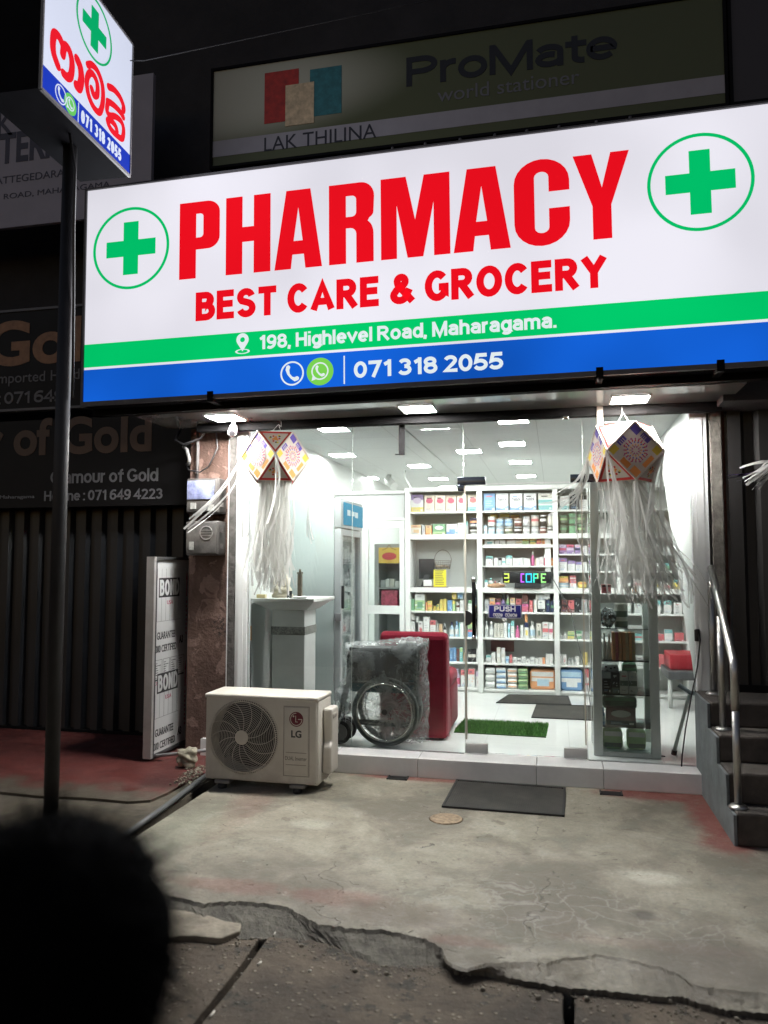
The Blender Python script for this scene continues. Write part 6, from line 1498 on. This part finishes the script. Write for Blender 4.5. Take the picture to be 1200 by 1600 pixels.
d = MB(); xa, xb = qx(571), qx(632.5)
z0, z1 = FZ + .01, qz(815)
d.rbox(xa, xa + .035, YP - .03, YP + .012, z0, z1, .003).rbox(xb - .05, xb, YP - .03, YP + .012, z0, z1, .003)
d.box(xa + .0351, xb - .0501, YP - .028, YP + .01, z1 - .07, z1).box(xa + .0351, xb - .0501, YP - .028, YP + .01, qz(959), qz(946)).box(xa + .0351, xb - .0501, YP - .028, YP + .01, z0, z0 + .12)
dr = d.build('door', ALU, t)
for a, c in ((z0 + .121, qz(959) - .001), (qz(946) + .001, z1 - .071)): MB().box(xa + .036, xb - .051, YP - .012, YP - .006, a, c).build('pane', GLASS, dr)
YD = 8.5; DPn = PY(YD)
xa, xb = DPn.st(585, 900)[0], DPn.st(640, 900)[0]
t = thing('cold_display', 'tall grey cold display with yellow header behind the partition door', 'fridge', (xa, YD, FZ))
zt = DPn.st(600, 850)[1]
MB().box(xa, xa + .05, YD, YD + .5, FZ + .001, zt).box(xb, xb + .05, YD, YD + .5, FZ + .001, zt).box(xa + .0501, xb - .0001, YD + .45, YD + .5, FZ + .001, zt).box(xa + .0501, xb - .0001, YD, YD + .4499, zt - .04, zt).box(xa + .0501, xb - .0001, YD + .001, YD + .4499, FZ + .001, FZ + .25).build('cabinet', mat('cold_grey', (.35, .36, .36), .4, metal=.3), t)
zh = DPn.st(600, 880)[1]
MB().box(xa + .051, xb - .001, YD - .004, YD + .03, zh, zt - .041).build('header', mat('header_yellow', (.70, .46, .08), .4), t)
b = MB(DPn.M()); b.disc((xa + xb) / 2 - .03, (zh + zt) / 2 - .03, .085, .004, .006, 30, 0, .5); b.build('emblem', mat('emblem_red', (.45, .04, .05), .4), t)
b = MB(DPn.M()); cx_, cz_ = (xa + xb) / 2 - .03, (zh + zt) / 2 + .04; b.stroke([(cx_ - .08, cz_), (cx_ - .03, cz_ + .02), (cx_, cz_ + .06), (cx_ + .03, cz_ + .02), (cx_ + .08, cz_)], .006, .004, .006); b.build('emblem', mat('emblem_brown', (.2, .1, .03), .5), t)
for v in (918, 948): 
    z = DPn.st(600, v)[1]; MB().box(xa + .0501, xb - .0001, YD + .02, YD + .4499, z - .015, z).build('shelf', mat('cold_grey'), t)
zz = DPn.st(600, 945)[1]
for i in range(5):
    x = xa + .06 + i * .055
    tag(MB().rbox(x, x + .05, YD + .06, YD + .12, DPn.st(600, 918)[1] + .0005, DPn.st(600, 918)[1] + .07 + .03 * random.random(), .004).build('carton', GM[GI[random.choice('WSEW')]]), 'pale carton on the upper shelf of the cold display, %s from left' % ORD[i], 'carton', 'goods in the cold display')
tag(MB().rbox(xa + .06, xa + .26, YD + .06, YD + .18, DPn.st(600, 948)[1] + .0005, DPn.st(600, 922)[1], .02).build('soft_pack', mat('pink_print', (.50, .07, .13), .5, var=.6, vs=40)), 'pink red patterned pack on the middle shelf of the cold display', 'pack', 'goods in the cold display')
for i in range(4):
    x = xa + .06 + i * .06
    tag(MB().lathe([(.024, 0), (.025, .09), (.02, .1)], (x + .025, YD + .1, FZ + .251), 14, [GI['A'], GI['W']]).build('tin', GM), 'teal and white tin at the bottom of the cold display, %s from left' % ORD[i], 'tin', 'goods in the cold display')

# ================================================================== tall fridge against the left wall
FX, FY0, FY1 = -1.765, 6.2, 6.93; FT = 1.985
t = thing('drinks_fridge', 'tall pale grey drinks fridge with blue header against the left wall', 'fridge', (FX - .25, 6.5, FZ))
FBODY = mat('fridge_grey', (.37, .425, .42), .3, var=.03, vs=1)
MB().rbox(-2.29, FX - .06, FY0, FY1, FZ + .03, FT, .008).build('cabinet', FBODY, t)
PXF = PX(FX)
hd_z = PXF.st(540, 826)[1]
MB().rbox(FX - .0595, FX, FY0 + .002, FY1 - .002, hd_z, FT - .002, .006).build('header', mat('fridge_trim', (.30, .32, .33), .35), t)
b = MB(PXF.M()); b.rbox(FY0 + .07, FY1 - .02, hd_z + .03, FT - .03, .0005, .012, .01).build('header_light', emit_mat('header_blue', (.05, .30, .48), .8, .2), t)
b = MB(PXF.M())
for s_, z_, h_ in ((.16, .115, .05), (.30, .12, .04), (.42, .11, .05)): b.rbox(FY0 + s_, FY0 + s_ + .1, hd_z + z_, hd_z + z_ + h_, .012, .0135, .002)
b.build('header_print', emit_mat('header_white', (.6, .68, .7), .8), t)
dr = MB(); dr.rbox(FX - .058, FX - .002, FY0 + .004, FY0 + .07, FZ + .16, hd_z - .006, .005).rbox(FX - .058, FX - .002, FY1 - .06, FY1 - .004, FZ + .16, hd_z - .006, .005).box(FX - .056, FX - .003, FY0 + .0701, FY1 - .0601, hd_z - .06, hd_z - .007).box(FX - .056, FX - .003, FY0 + .0701, FY1 - .0601, FZ + .161, FZ + .22)
dr = dr.build('door', mat('fridge_trim'), t)
MB().box(FX - .03, FX - .024, FY0 + .071, FY1 - .061, FZ + .221, hd_z - .061).build('pane', glass_mat('door_glass', (.93, .95, .95), .5), dr)
MB().rbox(FX - .0015, FX + .022, FY0 + .025, FY0 + .045, 1.05, 1.24, .004).build('handle', DARK, dr)
MB().rbox(FX - .045, FX + .01, FY0 - .03, FY0 - .0005, PY(FY0).st(530, 970)[1], PY(FY0).st(530, 958)[1], .003).build('lock_box', mat('lock_grey', (.18, .18, .19), .4), t)
b = MB()
for k in range(7): 
    z = FZ + .30 + k * .2
    b.box(FX - .0595, FX - .0575, FY0 + .075, FY1 - .065, z, z + .012)
    for j in range(6): b.rbox(FX - .0585, FX - .038, FY0 + .085 + j * .09, FY0 + .155 + j * .09, z + .013, z + random.uniform(.1, .16), .006)
b.build('shelf_stock', mat('bottle_white', (.75, .78, .8), .3, var=.3, vs=30), dr)
MB().rbox(-2.25, FX - .03, FY0 + .04, FY1 - .04, FZ + .001, FZ + .03, .004).build('base', DARK, t)

# ================================================================== stone pedestal and what stands on it
PP = PY(5.62)
def ux(u, v=1000): return PP.st(u, v)[0]
def uz(v, u=450): return PP.st(u, v)[1]
STN = mat('pedestal_paint', (.56, .58, .565), .45, var=.08, vs=4); STW = mat('pedestal_white', (.80, .81, .79), .4, var=.05)
t = thing('pedestal', 'grey pedestal with wide white top and speckled band by the left window', 'pedestal', (ux(455), 5.75, FZ))
xa, xb, xc = ux(425), ux(470), ux(488)
MB().rbox(xa, xb + .03, 5.62, 5.9, FZ + .001, uz(953), .006).build('shaft', STN, t)
MB().rbox(xa - .006, xb + .036, 5.612, 5.907, uz(992), uz(979), .004).build('band', mat('granite', (.20, .205, .19), .4, var=.7, vs=90), t)
b = MB(); z0, z1 = uz(953), uz(939); x0, x1 = ux(400), ux(503)
b.add([(xa - .01, 5.6, z0), (xb + .05, 5.6, z0), (xb + .05, 5.92, z0), (xa - .01, 5.92, z0), (x0, 5.5, z1), (x1 - .03, 5.5, z1), (x1 - .03, 6.05, z1), (x0, 6.05, z1)], [(3, 2, 1, 0), (4, 5, 6, 7), (0, 1, 5, 4), (1, 2, 6, 5), (2, 3, 7, 6), (3, 0, 4, 7)]).box(x0 - .002, x1 - .028, 5.498, 6.052, z1 + .0005, z1 + .022)
b.build('top', STW, t)
ztop = z1 + .0226
MB().rbox(ux(404), ux(420), 5.96, 6.1, FZ + .001, z0 - .05, .005).build('shaft', STW, t)
t = thing('shrine_figure', 'cream seated figure with cloth on the pedestal behind the white paper tails', 'statue', (ux(432), 5.7, ztop))
CRM = mat('cream_plaster', (.62, .56, .44), .6, var=.15)
c = V((ux(434), 5.72, ztop)); b = MB()
b.lathe([(.085, 0), (.085, .02), (.075, .03), (.07, .04)], c, 20).build('base', CRM, t)
b = MB(); b.lathe([(.07, .04), (.075, .06), (.055, .09), (.042, .12), (.045, .15), (.04, .172), (.018, .182), (.016, .192), (.026, .205), (.028, .225), (.018, .245), (.006, .26), (0, .264)], c, 18).tube([c + V((-.06, -.03, .06)), c + V((-.02, -.07, .065)), c + V((.05, -.05, .06))], [.022, .026, .02], 10).tube([c + V((-.045, -.005, .15)), c + V((-.062, -.03, .11)), c + V((-.02, -.06, .085))], [.014, .013, .011], 8).tube([c + V((.045, -.005, .15)), c + V((.062, -.03, .11)), c + V((.02, -.06, .085))], [.014, .013, .011], 8)
b.build('figure', CRM, t)
t = thing('incense_holder', 'dark square incense tower standing on the pedestal top', 'holder', (ux(464), 5.68, ztop))
x = ux(464)
b = MB(); b.rbox(x - .016, x + .016, 5.665, 5.697, ztop + .001, ztop + .185, .003).rbox(x - .02, x + .02, 5.661, 5.701, ztop + .186, ztop + .2, .003).cyl((x, 5.681, ztop + .2), (x, 5.681, ztop + .222), .009, 12); b.build('tower', mat('dark_wood', (.09, .07, .045), .6, var=.5, vs=40), t)
x = ux(453); b = MB(); b.lathe([(.0, .001), (.018, .001), (.022, .055), (.020, .055), (.016, .006), (0, .006)], (x, 5.6, ztop), 18); tag(b.build('drinking_glass', glass_mat('tumbler', (.85, .88, .88), 1.6)), 'small clear drinking glass on the pedestal', 'glass')
x = ux(411); tag(MB().rbox(x - .035, x + .035, 5.56, 5.6, ztop + .001, ztop + .028, .003).build('matchbox', mat('match_yellow', (.66, .56, .30), .6)), 'low pale yellow box at the left end of the pedestal top', 'box')
x = ux(470); b = MB(); b.lathe([(0, .001), (.05, .001), (.062, .012), (.06, .013), (.048, .004), (0, .004)], (x, 5.6, ztop), 22); tag(b.build('saucer', WHITE), 'white saucer with paper scraps on the pedestal', 'saucer')
q0, q1 = on_z(404, 1072, .35), 0
tag(MB().cyl((ux(403), 5.5, .135), (ux(399), 5.52, .84), .005, 8).build('broom_stick', DARK), 'thin dark broom stick leaning in the left corner of the window', 'broom')
o = [x for x in COL.objects if x.name == 'broom_stick'][0]
MB().cyl((ux(399), 5.52, .841), (ux(398.4), 5.523, .95), .011, 10).build('grip', GM[GI['O']], o)

# ================================================================== red armchair
RED = bpy.data.materials.new('red_fabric'); g = NG(RED)
g.put(g.b.inputs['Base Color'], g.mix(g.ramp(g.noise(7, 4), .3, .7), (.16, .0035, .016), (.21, .006, .022))); g.b.inputs['Roughness'].default_value = .85
g.b.inputs['Sheen Weight'].default_value = .1; g.b.inputs['Specular IOR Level'].default_value = .15; g.put(g.b.inputs['Normal'], g.bump(g.noise(260, 2), .25, .004))
sx0, sx1, sy0 = -1.31, -.795, 5.66
t = thing('armchair', 'red fabric armchair with its back to the shop window', 'chair', ((sx0 + sx1) / 2, sy0, FZ))
b = MB(); b.M = M   # side profile, (y, z) swept along x
b.prism([(sy0 + .0, FZ + .012), (sy0 + .25, FZ + .012), (sy0 + .20, .50), (sy0 + .155, .86), (sy0 + .13, .905), (sy0 + .06, .915), (sy0 + .015, .89)][::1], sx0, sx1)
b.build('backrest', RED, t, bevel=.03)
MB().rbox(sx0 + .002, sx1 - .002, sy0 + .222, 6.36, FZ + .012, .50, .05).build('seat', RED, t)
MB().rbox(sx0 + .004, sx1 - .001, sy0 + .21, 6.35, .455, .585, .05).build('cushion', RED, t)
for x in (sx0 + .05, sx1 - .05):
    for y in (sy0 + .06, 6.28): MB().cyl((x, y, FZ + .0005), (x, y, FZ + .014), .02, 12).build('leg', DARK, t)

# ================================================================== folded wheelchair under plastic
YW = 5.40; WP = PY(YW)
wx, wz = WP.st(602, 1113); wr = .245; wz = FZ + wr + .001
t = thing('wheelchair', 'folded wheelchair wrapped in clear plastic behind the shop window', 'wheelchair', (wx, YW, FZ))
def big_wheel(y, s):
    b = MB(); n_ = 56
    tyre = MB().tube([(wx + (wr - .014) * math.cos(2 * math.pi * i / n_), y, wz + (wr - .014) * math.sin(2 * math.pi * i / n_)) for i in range(n_)], .0135, 10, closed=True).build('wheel', mat('grey_tyre', (.13, .15, .145), .7), t)
    MB().tube([(wx + (wr - .033) * math.cos(2 * math.pi * i / n_), y, wz + (wr - .033) * math.sin(2 * math.pi * i / n_)) for i in range(n_)], .008, 8, closed=True).build('rim', CHROME, tyre)
    MB().tube([(wx + (wr - .045) * math.cos(2 * math.pi * i / n_), y - s * .035, wz + (wr - .045) * math.sin(2 * math.pi * i / n_)) for i in range(n_)], .0065, 8, closed=True).build('hand_rim', CHROME, tyre)
    b = MB()
    for i in range(20):
        a = 2 * math.pi * i / 20; b.cyl((wx + .02 * math.cos(a + .9), y + .012 * (-1) ** i, wz + .02 * math.sin(a + .9)), (wx + (wr - .035) * math.cos(a), y, wz + (wr - .035) * math.sin(a)), .0014, 5)
    b.build('spokes', STEEL, tyre); MB().cyl((wx, y - .03, wz), (wx, y + .03, wz), .02, 16).build('hub', DARK, tyre)
big_wheel(YW, 1); big_wheel(YW + .17, -1)
cxx = WP.st(531, 1143)[0]
for y in (YW - .005, YW + .16):
    b = MB(); cr_ = .085; cz_ = FZ + cr_ + .001; tx_ = cxx
    w_ = b.tube([(tx_ + (cr_ - .014) * math.cos(2 * math.pi * i / 32), y, cz_ + (cr_ - .014) * math.sin(2 * math.pi * i / 32)) for i in range(32)], .014, 10, closed=True).build('caster', RUBBER, t)
    b = MB(); b.cyl((tx_, y - .012, cz_), (tx_, y + .012, cz_), .055, 20).build('hub', mat('caster_grey', (.25, .25, .25), .5), w_)
    MB().tube([(tx_, y - .024, cz_), (tx_ + .005, y - .024, cz_ + .10), (tx_ + .03, y, cz_ + .115), (tx_ + .03, y, cz_ + .2)], .007, 8).build('fork', CHROME, w_)
for y in (YW + .035, YW + .135):
    b = MB(); xl_, xr_ = WP.st(540, 1060)[0], WP.st(650, 1060)[0]
    zt_ = WP.st(600, 1008)[1]; zs = WP.st(600, 1068)[1]
    b.tube([(xr_ + .03, y, zt_ + .0), (xr_ - .0, y, zt_), (xr_ - .01, y, zs), (xr_ - .03, y, FZ + .16), (xr_ - .10, y, FZ + .14), (xl_ + .06, y, FZ + .15), (xl_ + .02, y, FZ + .19)], .011, 8)
    b.tube([(xr_ - .01, y, zs), (xl_ + .01, y, zs), (xl_ - .02, y, zs - .05), (xl_ - .07, y, FZ + .12), (xl_ - .10, y, FZ + .06)], .011, 8)
    b.tube([(xr_ - .01, y, zt_ - .06), (xl_ + .03, y, zt_ - .06), (xl_ + .01, y, zt_ - .09), (xl_ + .01, y, zs)], .010, 8)
    b.build('frame', mat('wheelchair_grey', (.10, .11, .11), .35, metal=.5), t)
    MB().rbox(xl_ + .02, xr_ - .05, y - .025, y + .025, zt_ - .055, zt_ - .02, .012).build('armrest', DARK, t)
    MB().cyl((xr_ + .03, y, zt_), (xr_ + .06, y, zt_ - .005), .015, 12).build('push_handle', RUBBER, t)
    MB().rbox(xl_ - .16, xl_ - .06, y - .04, y + .04, FZ + .05, FZ + .065, .005).build('footrest', mat('footplate', (.3, .31, .31), .4), t)
    MB().box(xl_ + .03, xr_ - .06, y - .004, y + .004, zs + .01, zt_ - .065).build('side_guard', mat('side_panel', (.05, .045, .05), .5), t)
MB().rbox(xl_ + .02, xr_ - .02, YW + .036, YW + .134, zs - .075, zs + .07, .02).build('seat', mat('teal_vinyl', (.02, .11, .13), .5), t)
MB().rbox(xr_ - .14, xr_ - .012, YW + .03, YW + .14, zs + .02, zt_ + .02, .02).build('backrest', mat('black_vinyl', (.05, .055, .055), .55, var=.3), t)
# the clear bag drawn over it
import mathutils.noise as mn
def film(name, outline, y0, bulge, label):
    """crumpled bag: near sheet, far sheet, joined along the outline"""
    P = [WP.st(u, v) for u, v in outline]; cx_, cz_ = sum(p[0] for p in P) / len(P), sum(p[1] for p in P) / len(P)
    b = MB(); K = 14; rings = []
    dn = []
    for a, c in zip(P, P[1:] + P[:1]):
        for k in range(8): f = k / 8; dn.append((a[0] + (c[0] - a[0]) * f + random.uniform(-.006, .006), a[1] + (c[1] - a[1]) * f + random.uniform(-.006, .006)))
    n_ = len(dn)
    for side in (-1, 1):
        V_ = []
        for k in range(K + 1):
            f = k / K
            for (x, z) in dn:
                px, pz = cx_ + (x - cx_) * f, cz_ + (z - cz_) * f
                w_ = math.sqrt(max(0, 1 - f ** 4)); nz = mn.noise(V((px * 7, pz * 5, side * 3))) * .02 + mn.noise(V((px * 20, pz * 9 + px * 8, side))) * .009
                V_.append((px, y0 + side * bulge * w_ + nz * (1 if f < .98 else .3), pz))
        b.add(V_, [(k * n_ + i, k * n_ + (i + 1) % n_, (k + 1) * n_ + (i + 1) % n_, (k + 1) * n_ + i) for k in range(K) for i in range(n_)], 0, True)
    return tag(b.build(name, film_mat('clear_film', (.88, .92, .92), .36, 8)), label, 'plastic bag')
film('plastic_cover', [(533, 1006), (560, 1003), (600, 1001), (625, 997), (668, 998), (665, 1030), (668, 1100), (667, 1163), (640, 1166), (600, 1164), (575, 1150), (545, 1130), (520, 1118), (516, 1085), (530, 1065), (538, 1040)], YW + .085, .115, 'crumpled clear plastic bag pulled over the folded wheelchair')

# ================================================================== glass display cabinet on the right
CY0, CY1 = 5.46, 5.86; CP = PY(CY0)
def kx(u, v=1050): return CP.st(u, v)[0]
def kz(v, u=975): return CP.st(u, v)[1]
xa, xb = kx(926), kx(1030); zt = kz(752)
CAB = mat('cabinet_frame', (.86, .89, .88), .35, var=.05)
t = thing('display_cabinet', 'aluminium framed glass display cabinet of goods right of the glass door', 'cabinet', ((xa + xb) / 2, CY0, FZ))
for x in (xa, xb - .06):
    for y in (CY0, CY1 - .04): MB().rbox(x, x + .06, y, y + .04, FZ + .001, zt, .003).build('post', CAB, t)
for z0_, z1_ in ((kz(942), kz(928)), (zt - .05, zt), (FZ + .002, FZ + .03)):
    MB().rbox(xa + .061, xb - .061, CY0 + .002, CY0 + .038, z0_, z1_ - .001, .002).build('rail', CAB, t)
MB().box(xa + .001, xa + .01, CY0 + .041, CY1 - .041, FZ + .03, zt - .001).build('pane', GLASS, t)
MB().box(xb - .01, xb - .001, CY0 + .041, CY1 - .041, FZ + .03, zt - .001).build('pane', GLASS, t)
MB().box(xa + .061, xb - .061, CY0 + .012, CY0 + .017, FZ + .031, kz(942) - .001).build('pane', GLASS, t)
SHE = [kz(v) for v in (983, 1034, 1087, 1138, 1188)]; SHE[-1] = FZ + .031
for z in SHE[:-1]: MB().box(xa + .02, xb - .02, CY0 + .045, CY1 - .01, z - .006, z).build('shelf', glass_mat('shelf_glass', (.97, .985, .98)), t)
for z in (kz(860), kz(800)): MB().box(xa + .02, xb - .02, CY0 + .045, CY1 - .01, z - .006, z).build('shelf', glass_mat('shelf_glass'), t)
MB().box(xa + .0101, xb - .0101, CY0 + .05, CY1 - .045, FZ + .004, FZ + .030).build('base', CAB, t)
CG = 'goods in the glass cabinet'
def cab(kind, u0, u1, vt, z, spec, where, y=CY0 + .07, depth=.1): good(kind, kx(u0, vt), kx(u1, vt), z + .0006, z + max(.02, kz(vt) - z), y, spec, where, depth, CG)
zz = kz(942)
for a in (('c', 941, 957, 915, zz + .0, 'RbDlK'),): cab('c', 941, 956, 914, kz(928), 'RbDlK', 'on cabinet rail behind white tails, left end')
cab('b', 990, 998, 912, kz(928), 'TbRmO', 'on cabinet rail behind white tails, right end'); cab('c', 980, 988, 916, kz(928), 'ElT', 'on cabinet rail behind white tails, middle')
cab('j', 962, 984, 943, SHE[0], 'EmVbEfV', 'round striped, top glass shelf of the cabinet', CY0 + .12)
b = MB(); bmx = bmesh.new(); bmesh.ops.create_icosphere(bmx, subdivisions=3, radius=1)
b.M = Matrix.Translation((kx(953), CY0 + .11, SHE[0] + .072)); b.add([V((q.co.x * .052, q.co.y * .05, q.co.z * .066)) * (1 + .16 * random.uniform(-1, 1)) for q in bmx.verts], [[q.index for q in f.verts] for f in bmx.faces]); bmx.free()
tag(b.build('foil_bag', mat('crinkled_foil', (.35, .35, .36), .22, metal=.9, var=.5, vs=20)), 'crinkled silver foil bag on the top glass shelf of the cabinet', 'bag', CG)
for i in range(2): cab('b', 942 + i * 8, 949 + i * 8, 992, SHE[1], 'ElCbE', 'among candles on the second glass shelf')
for i in range(7): cab('c', 957.5 + i * 5.3, 962.3 + i * 5.3, 990, SHE[1], ('OlR', 'RlO', 'OlT', 'OlT', 'TlO', 'OlY', 'TlY')[i], 'orange packets on the second glass shelf')
for i, sp in enumerate(('KlSbS', 'KdSfV', 'EmVdS', 'EmVdS')): cab('c', 942 + i * 14, 955 + i * 14, 1053, SHE[2], sp, 'dark boxes on the third glass shelf')
cab('k', 975, 1000, 1040, SHE[2] + .10, 'GbVlg', 'green pack above the dark boxes', CY0 + .16); cab('k', 943, 970, 1042, SHE[2] + .10, 'SdK', 'grey pack above the dark boxes', CY0 + .16)
cab('c', 948, 996, 1110, SHE[3], 'DfKoE', 'wide box on the fourth glass shelf', CY0 + .09); cab('b', 941, 947, 1111, SHE[3], 'BbBmb', 'beside the wide box, fourth glass shelf')
cab('k', 943, 1000, 1094, SHE[3] + .09, 'VbGlG', 'flat pack lying above the wide maroon box', CY0 + .16)
cab('k', 943, 975, 1143, SHE[4], 'gfVbW', 'left pack on the cabinet floor', CY0 + .07, .12); cab('k', 981, 1012, 1143, SHE[4], 'gfVbW', 'right pack on the cabinet floor', CY0 + .07, .12)

# ================================================================== counter, crutch, cables on the right
t = thing('red_counter', 'low red counter with dark top deep in the shop on the right', 'counter', (1.35, 7.3, FZ))
MB().rbox(.98, 1.83, 7.22, 7.6, FZ + .365, FZ + .50, .01).build('drawer', mat('counter_red', (.30, .02, .03), .35, var=.1), t)
MB().rbox(.95, 1.84, 7.12, 7.62, FZ + .29, FZ + .364, .008).build('top', mat('counter_grey', (.07, .072, .075), .4), t)
for x in (1.0, 1.78): MB().cyl((x, 7.4, FZ + .001), (x, 7.4, FZ + .289), .02, 12).build('leg', WHITE, t)
cp0, cp1 = PY(5.6).pt(*PY(5.6).st(1053, 1188)), PY(5.45).pt(*PY(5.45).st(1078, 1082)); cp0.z = FZ + .012
t = thing('crutch', 'white metal crutch leaning in the right corner of the shop window', 'crutch', cp0)
MB().cyl(cp0, cp0.lerp(cp1, .97), .012, 12).build('tube', mat('crutch_white', (.80, .81, .79), .4), t)
MB().cyl(cp0 - V((0, 0, .008)), cp0 + (cp1 - cp0) * .05, .018, 12).build('rubber_tip', RUBBER, t)
d_ = V((.075, -.02, -.012)); MB().tube([cp1 - d_ * .9 + V((0, 0, .035)), cp1, cp1 + d_], .014, 10).build('handle', mat('crutch_grip', (.16, .2, .22), .6), t)
q = [PY(5.29).pt(*PY(5.29).st(u, v)) for u, v in ((1092, 984), (1094, 1000), (1090, 1040), (1080, 1090), (1071, 1140), (1066, 1180), (1064.5, 1205))]
tag(MB().tube([q[0] + V((-.02, 0, 0)), q[0]] + q, .0045, 8).build('door_cable', DARK), 'black cable hanging down the right end of the glass front', 'cable')
b = MB(); p = PY(5.295).pt(*PY(5.295).st(1088, 992)); tag(b.rbox(p.x - .012, p.x + .012, 5.28, 5.299, p.z - .04, p.z + .035, .004).build('cable_plug', DARK), 'black plug box fixed at the top of the hanging door cable', 'plug')

# mats on the shop floor
ribbed_mat('floor_mat', 'black ribbed mat inside the shop before the wall shelves', [on_z(u, v, FZ) for u, v in ((775, 1099), (893, 1102), (888, 1088.5), (795, 1086))], FZ, .01, 'black rubber mats', cols=36)
ribbed_mat('floor_mat', 'black ribbed mat inside the shop beside the glass cabinet', [on_z(u, v, FZ) for u, v in ((830, 1122), (938, 1127), (932, 1104), (838, 1101.5))], FZ, .01, 'black rubber mats', cols=36)
t = thing('grass_mat', 'green artificial grass mat on the white shop floor', 'mat', on_z(785, 1140, FZ))
A4 = [on_z(u, v, FZ) for u, v in ((709, 1145), (853, 1153), (857, 1133), (725, 1127))]
b = MB(); P = [V((p.x, p.y, FZ + .001)) for p in A4] + [V((p.x, p.y, FZ + .008)) for p in A4]; b.add(P, [(3, 2, 1, 0), (4, 5, 6, 7), (0, 1, 5, 4), (1, 2, 6, 5), (2, 3, 7, 6), (3, 0, 4, 7)]); b.build('backing', mat('grass_backing', (.02, .08, .015), .9), t)
b = MB()
for i in range(9000):
    s_, u_ = random.random(), random.random()
    p = A4[0] * (1 - s_) * (1 - u_) + A4[1] * s_ * (1 - u_) + A4[2] * s_ * u_ + A4[3] * (1 - s_) * u_
    a = random.uniform(0, 6.28); h_ = random.uniform(.012, .028); w_ = V((math.cos(a), math.sin(a), 0)) * .003; l_ = V((random.uniform(-.012, .012), random.uniform(-.012, .012), h_))
    p = V((p.x, p.y, FZ + .008)); b.add([p - w_, p + w_, p + l_], [(0, 1, 2)], random.randint(0, 2))
b.build('grass_pile', [mat('grass_a', (.05, .20, .02), .7), mat('grass_b', (.09, .27, .035), .7), mat('grass_c', (.03, .13, .015), .7)], t)
